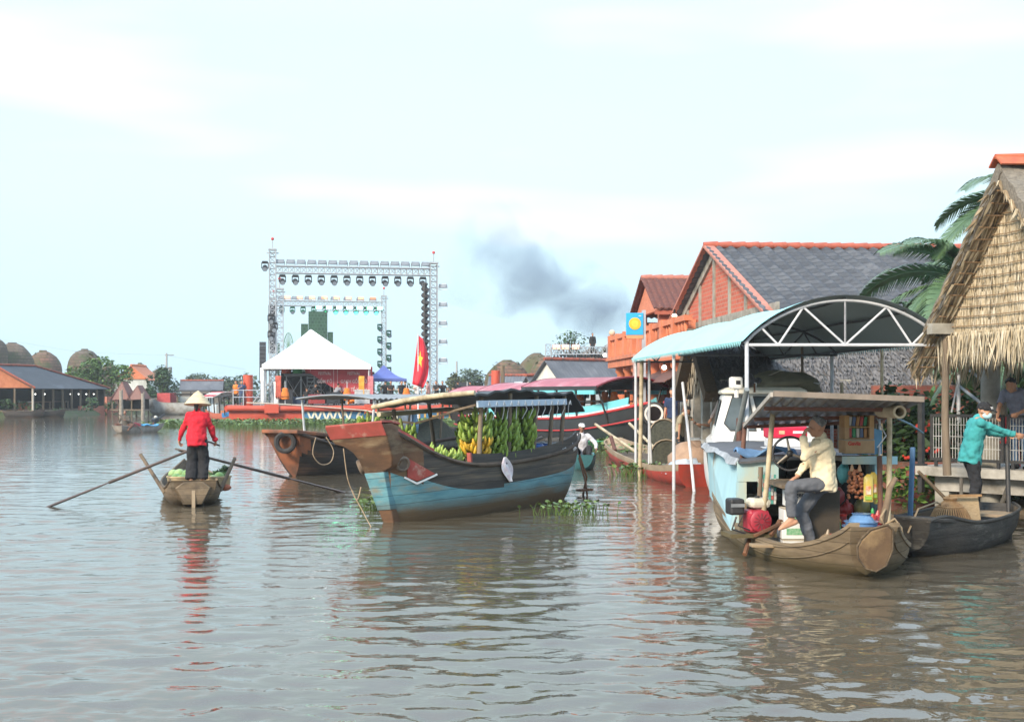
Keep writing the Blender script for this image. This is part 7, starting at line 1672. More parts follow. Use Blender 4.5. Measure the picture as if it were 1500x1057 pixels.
def carton(label, px, py, d, w, h, dp, m, tx=None, tm=None, ts=.06, rz=.0, patch=None, open_=None):
    t = thing('carton', label, 'carton', W(px, py, d), rz); MB().bb((-w / 2, 0, 0), (w / 2, dp, h)).build('carton_box', m, t, bevel=.006)
    MB().bb((-w / 2 + .0, -.003, h * .94), (w / 2, dp * .98, h + .002)).build('tape', M('carton tape', (.45, .38, .28)), t) if not open_ else None
    if patch: MB().bb((-w * .32, -.004, h * .25), (w * .32, -.0005, h * .65)).build('print', patch, t)
    if tx: text('lettering', tx, ts, tm, facing((-w * .42, -.004, h * .62), (1, 0, 0), (0, 0, 1)), t, .001, .002)
    return t


card = M('brown cardboard', (.48, .30, .16), (.38, .235, .125), sc=5, rough=.85); cardw = M('white cardboard', (.70, .70, .68), (.58, .58, .57), sc=5, rough=.7); grn = M('green print', (.07, .30, .14), (.3, .45, .3), sc=30, rough=.6); blu = M('blue print', (.18, .33, .52), (.5, .6, .7), sc=25); redt = M('red print', (.6, .05, .04))
carton('lowest brown carton on the counter with red lettering', 1260, 664, 15.0, .36, .165, .3, card, 'Gavlis', redt, .065, .02)
for i, (py, lb) in enumerate(((643, 'middle open tray of sachets on the brown carton'), (626, 'topmost open tray of sachets under the tin roof'))):
    t = thing('display_tray', lb, 'tray', W(1259, py, 15.0), .02); mb = MB(); mb.bb((-.18, 0, 0), (.18, .24, .012)); mb.bb((-.18, 0, .012), (-.125, .24, .15)); mb.bb((.125, 0, .012), (.18, .24, .15)); mb.bb((-.125, .22, .012), (.125, .24, .15)); mb.build('tray_box', card if i == 0 else M('cardboard orange', (.5, .29, .12), (.4, .22, .09), sc=5), t)
    rg = random.Random(i)
    for k in range(5): MB().box((-.095 + .047 * k, .08, .075), (.036, .04, .11), ry=.2 * (i * 2 - 1) * 0 + .15 * i).build('sachet', M('sachet%d' % ((k + 2 * i) % 5), [(.5, .06, .05), (.05, .28, .1), (.55, .5, .42), (.12, .16, .28), (.5, .22, .05)][(k + 2 * i) % 5], rough=.35), t)
t = thing('blue_backing_sheet', 'blue plastic sheet standing behind the trays', 'sheet', W(1262, 665, 15.4)); MB().sheet(lambda u, v: (-.24 + .5 * u, .02 * sin(u * 9), .0 + (.42 - .12 * u) * v), 8, 4, .008).build('sheet_film', M('blue film', (.10, .27, .42), (.07, .19, .32), sc=6, rough=.4), t, 60)
for i, (px, py, d, w, h, m, pt, tx, lb) in enumerate(((1165, 811, 14.95, .30, .17, cardw, blu, None, 'lowest white and blue carton beside the standing leg'), (1164, 789, 15.0, .31, .20, cardw, grn, None, 'white carton with a green print second from the bottom'), (1166, 765, 15.05, .29, .17, cardw, grn, None, 'white carton with a green print under the script lettered one'), (1170, 742, 15.1, .25, .20, cardw, None, 'Tiger', 'white carton with dark script lettering topmost of its stack'))):
    carton(lb, px, py, d, w, h, .28, m, tx, M('dark print', (.06, .07, .09)), .08, .03 * (i - 1), pt)
onion = M('onion skin', (.44, .17, .075), (.32, .11, .05), sc=14, rough=.5)
for i, (px, lb) in enumerate(((1248, 'net bag of small onions hanging next to the teal bag'), (1259, 'net bag of small onions hanging next to the yellow packs'))):
    t = thing('onion_bag', lb, 'onions', W(px, 708, 14.75)); mb = MB(); rg = random.Random(i)
    for k in range(46): a = rg.uniform(0, 2 * pi); z = rg.uniform(-.17, .16); r_ = .042 * (1 if z < .1 else .7); mb.ball((r_ * cos(a), r_ * sin(a), z), .021, 6)
    mb.build('onion', onion, t, 180); MB().pipe([(0, 0, .15), (0, 0, .24), (0, 0, .30)], [.03, .008, .006], 6).build('net_neck', M('onion net', (.6, .35, .2)), t)
yel = M('yellow packet', (.72, .48, .03), (.62, .55, .2), sc=9, rough=.35)
for i, (px, py, lb) in enumerate(((1272, 715, 'yellow snack packet hanging beside the onions'), (1279, 712, 'middle yellow snack packet of the hanging row'), (1286, 718, 'yellow snack packet hanging against the dark post'))):
    t = thing('snack_packet', lb, 'packet', W(px, py, 14.65 + .05 * i), .25 * (i - 1)); MB().loft([[V((.055 * w * cos(2 * pi * j / 10), .022 * w2 * sin(2 * pi * j / 10), z)) for j in range(10)] for z, w, w2 in ((-.16, 1, .1), (-.13, 1, .8), (0, 1, 1.2), (.1, 1, .8), (.13, .95, .1), (.17, .3, .1))]).build('packet_film', yel, t, 60)
    MB().bb((-.03, -.033, -.07), (.03, -.027, .03)).build('print', M('packet print', (.75, .7, .55), (.7, .2, .05), sc=18), t); MB().bb((-.04, -.03, -.135), (.04, -.02, -.09)).build('print', M('packet green', (.3, .5, .08)), t)
t = thing('teal_bag', 'teal plastic bag hanging under the counter beside the shirt', 'bag', W(1236, 693, 14.9)); MB().ball((0, 0, 0), (.085, .07, .12), 12, noise=.6).build('bag_film', M('teal film', (.06, .26, .27), (.12, .38, .38), sc=9, rough=.4), t, 180); MB().pipe([(0, 0, .1), (.01, 0, .2)], [.03, .01], 6).build('bag_neck', M('teal film', (.06, .26, .27)), t)
t = thing('plastic_basin', 'stack of blue metal basins behind the bow board', 'basin', W(1262, 786, 14.1)); bz = M('blue enamel', (.12, .24, .42), (.09, .18, .34), sc=4, rough=.22, spec=.6)
for k in range(3): MB().lathe([(.16, .0 + k * .045), (.225 - .02 * k, .07 + k * .05), (.24 - .02 * k, .075 + k * .05), (.24 - .02 * k, .083 + k * .05), (.15, .083 + k * .05)], n=22).build('basin_shell', bz, t, 50)
MB().lathe([(.15, .18), (.13, .22), (.10, .25), (.115, .27), (.001, .275)], n=18).build('pot_lid', bz, t, 50)
t = thing('sauce_bottle', 'red sauce bottle with a green cap by the dark post', 'bottle', W(1278, 775, 14.3)); MB().lathe([(.035, 0), (.035, .13), (.018, .17), (.016, .19)], n=14).build('bottle_body', M('sauce red', (.42, .03, .02), rough=.25), t, 50); MB().lathe([(.02, .19), (.018, .225), (.006, .25)], n=12).build('cap', M('cap green', (.04, .32, .07), rough=.3), t, 50)
t = thing('foil_packet', 'shiny purple and silver packet lying on the gunwale', 'packet', W(1243, 800, 13.85), .1); MB().ball((0, 0, 0), (.14, .07, .05), 14, noise=.8, M=Matrix.Rotation(-.2, 3, 'Y')).build('foil', M('purple foil', (.32, .12, .42), (.75, .74, .8), sc=9, rough=.18, metal=.6, lo=.45, hi=.55), t, 180)
rg = random.Random(15)
cols = [(.45, .05, .05), (.06, .22, .09), (.10, .12, .22), (.40, .30, .05), (.5, .5, .48), (.35, .12, .04), (.05, .10, .20), (.28, .05, .22)]
spots = [(1228, 775, 14.6, 'small green bottle among the clutter', 'bottle'), (1220, 765, 14.7, 'orange snack bag among the clutter by the trouser leg', 'bag'), (1234, 765, 14.8, 'dark red jar behind the blue basins', 'jar'), (1212, 790, 14.4, 'brown paper bundle on the deck behind the trouser leg', 'bag'), (1222, 795, 14.2, 'white tin at the foot of the clutter', 'jar'), (1240, 745, 15.1, 'red cloth bundle in the shade under the counter', 'bag'), (1225, 727, 15.1, 'dark red bag hung in the shade by the shirt hem', 'bag'), (1262, 742, 15.1, 'dull olive sack in the shade under the onions', 'bag'), (1285, 762, 14.5, 'red pouch by the bow post', 'bag')]
for i, (px, py, d, lb, k) in enumerate(spots):
    p = W(px, py, d); m = M('goods%d' % i, [(.04, .25, .08), (.5, .2, .04), (.28, .04, .04), (.26, .19, .12), (.5, .5, .48), (.35, .03, .03), (.30, .03, .04), (.16, .15, .05), (.42, .03, .04)][i], rough=.4)
    t = thing({'bag': 'bag', 'jar': 'jar', 'bottle': 'bottle'}[k], lb, k, p)
    if k == 'bag': MB().ball((0, 0, 0), (.09, .07, .075 + .04 * (i in (6, 7))), 10, noise=.7).build('bag_film', m, t, 180); MB().pipe([(0, 0, .05), (.01, 0, .12)], [.03, .012], 6).build('bag_neck', m, t)
    elif k == 'jar': MB().lathe([(.05, -.05), (.055, .0), (.05, .08)], n=14).build('jar_body', m, t, 50); MB().lathe([(.052, .08), (.052, .105)], n=14).build('lid', redt, t)
    else: MB().lathe([(.032, -.06), (.032, .06), (.012, .12), (.012, .16)], n=12).build('bottle_body', m, t, 50); MB().lathe([(.014, .16), (.014, .18)], n=10).build('cap', redt, t)
for i in range(7):
    px = 1112 + i * 3.8; t = thing('sachet_strip', 'strip of coloured sachets hanging in the cabin opening', 'sachets', W(px, 694, 15.9), 0, 'sachet strips in the cabin opening')
    mb = MB(); [mb.box((rg.uniform(-.004, .004), -.01, -.03 - .055 * k), (.03, .012, .05), ry=rg.uniform(-.1, .1), k=rg.randrange(3)) for k in range(7)]; mb.build('sachet', [M('sachet strip a', [(.55, .5, .45), (.15, .22, .4), (.5, .1, .1)][i % 3], rough=.35) if 0 else M('sachet s%d' % (i % 3), [(.6, .58, .55), (.15, .25, .42), (.45, .12, .1)][i % 3], rough=.35), M('sachet t', (.5, .52, .5), rough=.35), M('sachet u', (.10, .35, .30), rough=.35)], t)
o = MB().sheet(lambda u, v: (-.42 + .80 * u, -.02 - .25 * v, .02 + .05 * sin(u * 8 + v * 3) * (.4 + v)), 16, 8, .03).build('folded_cloth', M('washed blue cloth', (.14, .26, .44), (.08, .17, .32), sc=6, rough=.9, bump=.5), None, 60); o.location = W(1120, 664, 16.6); tag(o, 'blue cloth folded on the edge of the cabin cover', 'cloth')
t = thing('cool_box', 'red cool box lid and white body seen past the steering wheel', 'cool box', W(1151, 655, 17.6)); MB().bb((-.23, 0, 0), (.30, .4, .13)).build('box_body', M('cool box white', (.66, .66, .66), rough=.4), t, bevel=.02); MB().bb((-.24, -.01, .132), (.31, .41, .30)).build('lid', M('cool box red', (.58, .02, .06), (.5, .02, .05), sc=3, rough=.4), t, bevel=.02)
MB().bb((-.10, -.018, .19), (-.02, -.0115, .24)).build('emblem', M('emblem cream', (.62, .42, .25)), t); MB().bb((.1, -.018, .2), (.28, -.0115, .235)).build('white_label', M('label white', (.75, .72, .72)), t)
MB().bb((-.3, -.1, -.17), (.45, .5, -.003)).build('stand_board', M('white board', (.6, .62, .64)), t)
o = MB().pipe([W(1293, 765, 13.95), W(1299, 740, 13.9), W(1303, 715, 13.9), W(1312, 700, 13.95)], [.05, .042, .036, .03], 8).build('tiller', M('grey brown tiller', (.20, .14, .09), (.13, .09, .06), sc=6), None, 60); tag(o, 'curved wooden tiller rising behind the bow board', 'tiller')
mb = MB(); q = [W(1297, 745, 13.85), W(1290, 757, 13.8), W(1295, 770, 13.8), W(1308, 762, 13.8), W(1318, 775, 13.85), W(1322, 800, 13.9), W(1312, 806, 13.75), W(1300, 790, 13.7)]; mb.pipe(q, .013, 6); mb.pipe([p + V((.01, -.02, .02)) for p in q[2:]], .015, 6); o = mb.build('coiled_rope', M('worn rope', (.34, .25, .15), (.24, .17, .1), sc=20), None, 180); tag(o, 'coil of worn rope round the bow post of the shop boat', 'rope')
o = MB().pipe([W(1314, 612, 14), W(1335, 622, 14.8), W(1352, 634, 15.6)], .012, 5).build('blue_line', M('blue line', (.14, .25, .33)), None); tag(o, 'thin blue line running from the bamboo end to the fence', 'rope')
o = MB().pipe([W(1285, 655, 14.9), W(1298, 638, 14.9), W(1284, 612, 15.2)], .008, 5).build('hanging_string', M('white cord', (.7, .7, .7)), None); tag(o, 'white cord tied up beside the trays', 'cord')
o = MB().tube(W(1288, 610, 15.5), W(1288, 668, 15.4), .016, n=8).build('white_pole', whitesteel); tag(o, 'thin white pole standing beyond the trays', 'pole')

# ------------------------------------------------------------------ white motor boat
WR = R(-99); wo = V((4.96, 24.5, 0)); MWB = Matrix.Translation(wo) @ Matrix.Rotation(WR, 4, 'Z')
t = thing('motor_boat', 'white motor boat with a sloping cabin lying between the tent posts', 'boat', wo, WR)
gel = M('white gelcoat', (.82, .82, .80), (.76, .76, .75), sc=1, rough=.3, spec=.5, dirt=(.55, .52, .46), dsc=1.6, dlo=.66, dhi=.85)
mb, rw, Sw = hull([(-2.8, -2.7, 1.0, .95, -.2, 3.2), (0, 0, 1.12, .98, -.3, 3.2), (2.0, 1.95, 1.10, 1.05, -.3, 3.0), (2.62, 2.35, 1.02, 1.1, -.2, 2.6)], 5, 10, .06); mb.build('hull', [gel, gel], t, 40)
MB().loft([[V((x, y * w, z)) for y, z in ((-1, 1.05), (1, 1.05), (1, 1.12), (-1, 1.12))] for x, w in ((-2.78, .98), (0, 1.08), (2.0, 1.06), (2.58, .98))]).build('foredeck', gel, t, 40)
rbb = M('black rub rail', (.05, .055, .06), rough=.5)
mb = MB(); mb.pipe([rw(u / 12, 1, -.02) for u in range(13)] + [rw(1 - u / 12, -1, -.02) for u in range(13)], .055, 8); mb.build('rub_rail', rbb, t, 60); MB().pipe([rw(1, -1, -.02) + V((.03, -.02, 0)), rw(1, -1, -.02) + V((-.02, .0, -.2)), rw(1, -1, 0) + V((-.16, .03, -.5))], .045, 8).build('corner_fender', rbb, t, 60)
MB().bb((2.57, -.93, .82), (2.60, -.62, .95)).build('blue_patch', M('boat blue', (.06, .26, .55), rough=.4), t)
base = [(2.05, -.96), (2.05, .96), (-1.6, .98), (-1.6, -.98)]; top = [(1.45, -.74), (1.45, .74), (-1.5, .78), (-1.5, -.78)]
mb = MB(); mb.loft([[V((x, y, 1.121)) for x, y in base], [V((x, y, 2.0)) for x, y in top]]); mb.build('cabin', gel, t, bevel=.06)
MB().loft([[V((x * 1.05 + .03, y * 1.06, z)) for x, y in top] for z in (2.002, 2.07)] + [[V((x * .95, y * .9, 2.13)) for x, y in top]]).build('cabin_roof', M('warm white roof', (.78, .74, .64), (.7, .66, .56), sc=2, rough=.4), t, bevel=.03)
cf = lambda y, z, o=.012: V((2.05 - .6 * (z - 1.121) / .879 + o, y * (1 - .23 * (z - 1.121) / .879), z))
glass = M('dark boat glass', (.10, .13, .15), (.06, .08, .09), sc=1.5, rough=.06, spec=.8)
for k, q in enumerate(([(-.80, 1.46), (-.74, 1.92), (-.38, 1.92), (-.20, 1.34), (-.66, 1.34)], [(-.05, 1.36), (-.22, 1.92), (.62, 1.92), (.74, 1.36)])):
    c = V((0, sum(a for a, b in q) / len(q), sum(b for a, b in q) / len(q))); big = [(c.y + (a - c.y) * 1.10, c.z + (b - c.z) * 1.12) for a, b in q]
    MB().prism([cf(a, b, -.02) for a, b in big], V((.87, 0, .3)).normalized() * .04).build('window_frame', rbb, t); MB().prism([cf(a, b, .018) for a, b in q], V((.87, 0, .3)).normalized() * .012).build('window', glass, t)
for sg in (-1, 1): MB().prism([V((x, sg * (.97 - .2 * (z - 1.12) / .88 + .012), z)) for x, z in ((1.2, 1.4), (1.0, 1.9), (-.9, 1.9), (-.9, 1.4))], (0, sg * .012, 0)).build('side_window', glass, t)
MB().bb((2.06, .1, 1.14), (2.10, .16, 1.3)).build('lettering_plate', M('grey print', (.5, .5, .55), (.75, .75, .75), sc=40), t)
t2 = thing('tarp_heap', 'olive tarpaulin heaped over gear on the white boat roof', 'tarpaulin', MWB @ V((.4, .35, 2.12)), WR); MB().ball((0, 0, .06), (.85, .75, .26), 22, noise=.35).build('tarp_cloth', M('olive tarpaulin', (.19, .175, .115), (.125, .115, .075), sc=4, rough=.85, bump=.4, bsc=.04), t2, 180); MB().pipe([(.6, -.5, .12), (.2, 0, .33), (-.2, .6, .14)], .018, 5).build('tie_rope', rope, t2)
t2 = thing('horn_speaker', 'black horn loudspeaker on the white boat roof', 'loudspeaker', W(1104, 557, 22.6)); Mx = V((-.8, -.6, .05)).to_track_quat('Z', 'Y').to_matrix(); MB().lathe([(.03, -.14), (.04, -.02), (.09, .08), (.15, .14), (.14, .145), (.05, .04), (.001, .03)], n=20, M=Mx).build('horn', blackm, t2, 50); MB().tube((.02, .02, -.05), (.02, .02, -.22), .02, n=6).build('bracket', rust, t2); MB().ball((.1, .08, 0), (.07, .07, .06), 8).build('driver', blackm, t2, 180)
t2 = thing('searchlight', 'white searchlight box at the front of the white boat roof', 'searchlight', W(1079, 562, 22.5)); MB().bb((-.13, -.1, -.09), (.1, .1, .13)).build('lamp_box', gel, t2, bevel=.04); MB().bb((-.03, -.112, -.01), (.05, -.102, .06)).build('lamp_window', blackm, t2); MB().tube((0, 0, -.25), (0, 0, -.09), .04, n=8).build('pedestal', gel, t2)
t2 = thing('roof_fittings', 'white cleats and bent aerial standing on the white boat roof', 'fittings', MWB @ V((1.0, .1, 2.1))); mb = MB(); [mb.pipe([(x, 0, 0), (x + .01, 0, .17)], .022, 7) for x in (-.25, .05, .32)]; mb.build('cleat', gel, t2); mb = MB(); mb.pipe([(.5, .1, .2), (1.0, .15, .1), (1.1, .15, .15), (1.1, .15, .26), (1.0, .15, .28)], .01, 5); mb.build('aerial', whitesteel, t2)

# ------------------------------------------------------------------ dark sampan with the teal shirted man
np_ = V((5.88, 16.40, 0)); NR = R(-127.5); MN_ = Matrix.Translation(np_) @ Matrix.Rotation(NR, 4, 'Z')
dks = M('black weathered sampan wood', (.030, .028, .027), (.065, .06, .053), sc=3.5, stretch=(.5, 1, 2), rough=.8, bump=.8, bsc=.03, dirt=(.20, .19, .165), dsc=2.4, dlo=.6, dhi=.76, seam=.13)
t, rln = sampan('dark weathered sampan by the landing', np_, NR, 3.6, .58, .36, dks, .10, .30, .28, zin=.2)
MB().loft([[V((x, y * w, z)) for y, z in ((-1, za), (1, za), (1, za + .06), (-1, za + .06))] for x, w, za in ((1.1, .44, .40), (1.76, .32, .45))]).build('foredeck', dks, t, bevel=.02); MB().bb((-1.5, -.45, .3), (-.95, .45, .34)).build('stern_plank', tan, t)
t = thing('basket_trap', 'bell shaped bamboo fish trap standing in the dark sampan', 'fish trap', W(1392, 776, 16.3)); bas = M('split bamboo', (.40, .24, .11), (.26, .145, .065), sc=14, stretch=(1, 1, .15), rough=.8)
prof = [(.25, 0), (.27, .07), (.255, .16), (.20, .27), (.12, .35), (.075, .385), (.085, .42)]; mb = MB(); n = 44
for j in range(n): a = 2 * pi * j / n; mb.pipe([(r_ * cos(a), r_ * sin(a), z) for r_, z in prof], .0095, 4)
mb.build('rib', bas, t); mb = MB(); [mb.pipe([(r_ * cos(2 * pi * j / 24), r_ * sin(2 * pi * j / 24), z) for j in range(25)], .012, 5, cap=False) for r_, z in ((.27, .03), (.265, .13), (.085, .42), (.165, .31))]; mb.build('hoop', bas, t); mb = MB(); mb.lathe([(.23, .01), (.245, .07), (.235, .15), (.18, .26), (.10, .34)], n=24); mb.build('lining', M('trap inside', (.12, .075, .04)), t, 60)
t = thing('wicker_tray', 'flat square bamboo tray leaning behind the fish trap', 'tray', W(1411, 768, 16.7), .1); MB().box((0, 0, .2), (.46, .03, .40), rx=-.25).build('tray_panel', M('tray cane', (.42, .30, .17), (.3, .21, .115), sc=20, stretch=(1, 1, 4), bump=.5), t, bevel=.01); MB().bar((-.23, -.06, .40), (.23, -.06, .40), .03, .03).build('tray_rim', bas, t)
o = MB().ball((0, 0, 0), (.14, .11, .09), 12, noise=.7).build('plastic_bag', M('white plastic film', (.72, .73, .75)), None, 180); o.location = W(1393, 743, 16.9); tag(o, 'white and red plastic bag on the tray in the dark sampan', 'bag')
o = MB().ball((0, 0, 0), (.06, .05, .05), 8, noise=.4).build('red_bag', redt, None, 180); o.location = W(1402, 744, 16.85); tag(o, 'small red bag next to the white plastic bag', 'bag')
o = MB().ball((0, 0, 0), (.10, .07, .08), 10, noise=.6).build('plastic_bag', M('teal film', (.06, .26, .27)), None, 180); o.location = W(1415, 776, 16.2); tag(o, 'teal plastic bag at the foot of the fish trap', 'bag')
o = MB().pipe([W(1330, 780, 14.9), W(1345, 745, 15.1), W(1372, 735, 16), W(1384, 742, 16.6)], .012, 5).build('thin_cord', M('worn rope', (.34, .25, .15)), None); tag(o, 'thin cord lying across the dark sampan', 'cord')
# ------------------------------------------------------------------ people
skin = M('tanned skin', (.47, .25, .155), (.40, .20, .12), sc=6, rough=.55, spec=.35); skin2 = M('dark tanned skin', (.27, .13, .08), (.22, .105, .065), sc=6, rough=.55)
hairb = M('black hair', (.014, .012, .012), (.022, .019, .018), sc=40, rough=.5); hairg = M('grey hair', (.20, .195, .185), (.10, .095, .09), sc=40, rough=.6)
cloth = lambda n, c, k=.75: M(n, c, tuple(x * k for x in c), sc=5, rough=.9, bump=.45, bsc=.03)
black_c = cloth('black cloth', (.022, .022, .025)); grey_t = cloth('grey trousers', (.105, .11, .125))
# seated man of the shop boat
mp_ = V((3.62, 14.3, .14))
T, h, Mh = person('grey haired man in a cream shirt sitting on the shop boat, hand to his brow', mp_, pi, hip=(0, 0, .84), neck=(.015, 0, 1.345), head=(.075, .01, 1.475), face=(1, .06, -.16), hl=(.255, .12, 1.385), hr=(.33, .05, .875),
                  fl=(.40, .14, .415), fr=(.10, -.10, .12), pl=(.45, .35, -1), pr=(-.4, -.8, -.3), kl=(.7, .1, .8), kr=(1, -.1, 0), tl=(.92, -.05, -.35), tr=(1, -.1, -.05), skin=skin, shirt=cloth('cream shirt', (.74, .62, .42), .86), pants=grey_t, hair=hairg, vox=.0115,
                  dl=(-.45, -.12, .9), nl=(-.9, -.1, -.4), dr=(.8, .4, -.35), nr=(.1, .2, -1), cl=.75, cr=.5, puff=1.08, hem=-.2, eyes=True)
b = MB(); b.pipe([V((.015, 0, 1.345)) + V((.065 * cos(a), .068 * sin(a), .012 * cos(a))) for a in [2 * pi * k / 16 for k in range(17)]], .014, 6); b.build('collar', cloth('cream shirt', (.74, .62, .42)), T, 180)
# woman rowing
wp = V((-5.76, 22.45, .33)); wh = R(90)
T, h, Mh = person('woman in a bright red blouse and conical hat rowing upright from the sampan stern', wp, wh, hip=(0, 0, .87), neck=(.05, 0, 1.36), head=(.085, 0, 1.49), sw=.15, sdrop=.085, pw=1.28, face=(1, -.05, -.1), hl=(.16, .40, .72), hr=(.24, -.285, .80), fl=(-.03, .10, .085), fr=(.06, -.09, .085),
                  pl=(-.4, .8, -.1), pr=(-.4, -.8, -.1), skin=skin, shirt=cloth('red blouse', (.62, .018, .035)), pants=black_c, hair=hairb, vox=.014, hem=-.30, puff=1.02, bunlen=.12, dl=(.5, -.1, -.5), dr=(.5, 0, -.4), cl=1.1, cr=1.1, nl=(.3, -.9, -.4), nr=(.3, .9, -.4))
straw = M('conical hat straw', (.66, .54, .36), (.56, .45, .29), sc=14, rough=.75, bump=.2)
Mx = Matrix.Rotation(R(7), 3, 'Y'); c = V((.075, 0, 1.525)); MB().lathe([(.238, -.055), (.245, -.05), (.16, .06), (.075, .155), (.012, .205), (.001, .207), (.07, .145), (.155, .05), (.234, -.05)], c, 40, M=Mx).build('conical_hat', straw, T, 60)
mb = MB(); [mb.pipe([c + Mx @ V(((r_ + .003) * cos(2 * pi * j / 40), (r_ + .003) * sin(2 * pi * j / 40), z)) for j in range(41)], .0025, 4, cap=False) for r_, z in ((.243, -.048), (.217, -.016), (.188, .024), (.158, .064), (.13, .094), (.1, .127), (.07, .16), (.04, .184))]; mb.build('hat_hoop', M('hat rib straw', (.52, .41, .25)), T)
hl_w = wp + Matrix.Rotation(wh, 3, 'Z') @ V((.20, .39, .66)); hr_w = wp + Matrix.Rotation(wh, 3, 'Z') @ V((.30, -.28, .74))
tp = G(60, 742); oar('long dark oar reaching from the rower to the water far out on her open side', W(276, 660, 22.55), (tp.x, tp.y, -.05), .55)
tp = G(512, 719); oar('long dark oar reaching from the rower towards the banana boat prow', W(262, 659, 22.75), (tp.x, tp.y, -.06), .62)
mb = MB(); mb.tube(hl_w - V((.06, -.01, .0)), W(277, 661, 22.55), .017, n=8); o = mb.build('oar_grip', oar_m); tag(o, 'short oar grip in the rower hand on her open water side', 'oar grip')
mb = MB(); mb.tube(hr_w + V((.07, -.01, -.02)), hr_w + V((-.16, .05, .05)), .017, n=8); o = mb.build('oar_grip', oar_m); tag(o, 'short oar grip in the rower hand towards the big boats', 'oar grip')
# her cargo
mel = (M('green melon', (.20, .33, .11), (.12, .23, .07), sc=4, rough=.5), M('pale green cabbage', (.34, .44, .20), (.2, .32, .11), sc=4, rough=.55))
wick = M('woven basket', (.46, .35, .21), (.34, .25, .14), sc=16, stretch=(1, 1, 3), rough=.85, bump=.5)
for i, (px, lb) in enumerate(((269, 'round woven basket of melons beside the rower legs'), (319, 'round woven basket of greens on the other side of the rower'))):
    p = W(px, 724, 23.2); t = thing('basket', lb, 'basket', (p.x, p.y, .20)); R_ = .30 if i == 0 else .24
    MB().lathe([(R_ * .8, 0), (R_ * .95, .1), (R_, .24), (R_ * .96, .24), (R_ * .9, .1), (R_ * .72, .02), (.001, .02)], n=24).build('basket_wall', wick, t, 50); mb = MB(); mb.pipe([(R_ * cos(2 * pi * j / 24), R_ * sin(2 * pi * j / 24), .245) for j in range(25)], .02, 6, cap=False); mb.build('rim', wick, t, 60)
sp = [(266, 709, 23.05, .125, 'big green melon nearest the rower legs in the basket', 0), (258, 706, 23.25, .11, 'green melon at the outer edge of the basket', 0), (275, 700, 23.4, .115, 'green melon behind the biggest one', 0), (263, 699, 23.6, .11, 'pale green melon at the back of the basket', 1), (254, 699, 23.8, .1, 'small melon beside the basket rim', 1), (312, 708, 23.1, .11, 'pale green cabbage in front of the basket of greens', 1), (321, 703, 23.3, .1, 'dark green cabbage in the basket of greens', 0), (327, 708, 23.25, .085, 'small cabbage at the rim of the basket of greens', 1)]
for i, (px, py, d, r_, lb, k) in enumerate(sp): o = MB().ball((0, 0, 0), (r_, r_, r_ * .92), 14, noise=.10).build('melon' if i < 5 else 'cabbage', mel[k], None, 180); o.location = W(px, py - 5, d); tag(o, lb, 'melon' if i < 5 else 'cabbage')
rg = random.Random(2); mb = MB(); leaves(mb, [(V((0, 0, 0)), (.16, .2, .12)), (V((.08, .1, .1)), (.1, .1, .1))], 160, .13, rg, 1.0); o = mb.build('leafy_vegetables', LEAF['dark']); o.location = W(321, 697, 23.45); tag(o, 'dark leafy vegetables heaped on the basket of greens', 'vegetables', kind='stuff')
mb = MB(); leaves(mb, [(V((0, 0, 0)), (.2, .3, .1))], 120, .14, rg, 1.0); o = mb.build('leafy_vegetables', LEAF['green']); o.location = W(262, 698, 23.95); tag(o, 'leafy greens behind the melons in the sampan', 'vegetables', kind='stuff')
o = MB().ball((0, 0, 0), (.12, .1, .07), 9, noise=.5).build('red_bundle', M('red orange bundle', (.45, .14, .07)), None, 180); o.location = W(330, 714, 23.1); tag(o, 'small reddish bundle at the sampan edge', 'bundle')
# teal shirted man
tp_ = V((6.50, 17.4, .27))
T, h, Mh = person('man in a teal shirt, black cap and face mask standing in the dark sampan', tp_, R(-8), hip=(0, 0, .885), neck=(.10, 0, 1.385), head=(.185, -.01, 1.49), puff=1.1, face=(.75, -.55, -.3), hl=(.56, .26, 1.16), hr=(.66, -.08, 1.14), fl=(.05, .10, .085), fr=(-.05, -.10, .085), pl=(-.2, .5, -.6), pr=(-.1, -.3, -.9),
                  skin=skin, shirt=cloth('teal shirt', (.045, .30, .30)), pants=black_c, hair=hairb, vox=.013, cl=.5, cr=.6, hem=-.26, shoe=None)
capm = cloth('black cap', (.018, .018, .02)); b = MB(); b.ball(h(-.012, 0, .052), (.106, .09, .078), 16, M=Mh); remesh(b, 'cap', capm, T, .012, 1); b = MB(); b.loft([[h(x, y, z), h(x, y, z + .008), h(x, -y, z + .008), h(x, -y, z)] for x, y, z in ((.07, .07, .045), (.12, .062, .042), (.165, .035, .03))]); b.build('cap_peak', capm, T)
text('emblem', 'NY', .045, M('emblem white', (.75, .75, .75)), facing(h(.093, .028, .06), h(.093, -.028, .06) - h(.093, .028, .06), V((0, 0, 1)) + V((-.2, 0, 0))), T, .004, .002)
b = MB(); b.ball(h(.045, 0, -.045), (.072, .07, .06), 14, M=Mh); b.ball(h(.085, 0, -.03), (.035, .03, .04), 8, M=Mh); remesh(b, 'face_mask', M('pale mask', (.50, .70, .74), (.42, .62, .68), sc=4, rough=.8), T, .012, 1)
b = MB(); [b.pipe([h(.05, s_ * .068, -.02), h(0, s_ * .082, -.005)], .004, 4) for s_ in (1, -1)]; b.build('mask_strap', M('mask strap', (.7, .72, .72)), T)
MB().prism([(-.085, -.12, 1.25), (-.085, -.02, 1.25), (-.082, -.02, 1.29), (-.082, -.12, 1.29)], (-.004, 0, 0)).build('shirt_print', M('print white', (.6, .66, .66)), T) if 0 else None
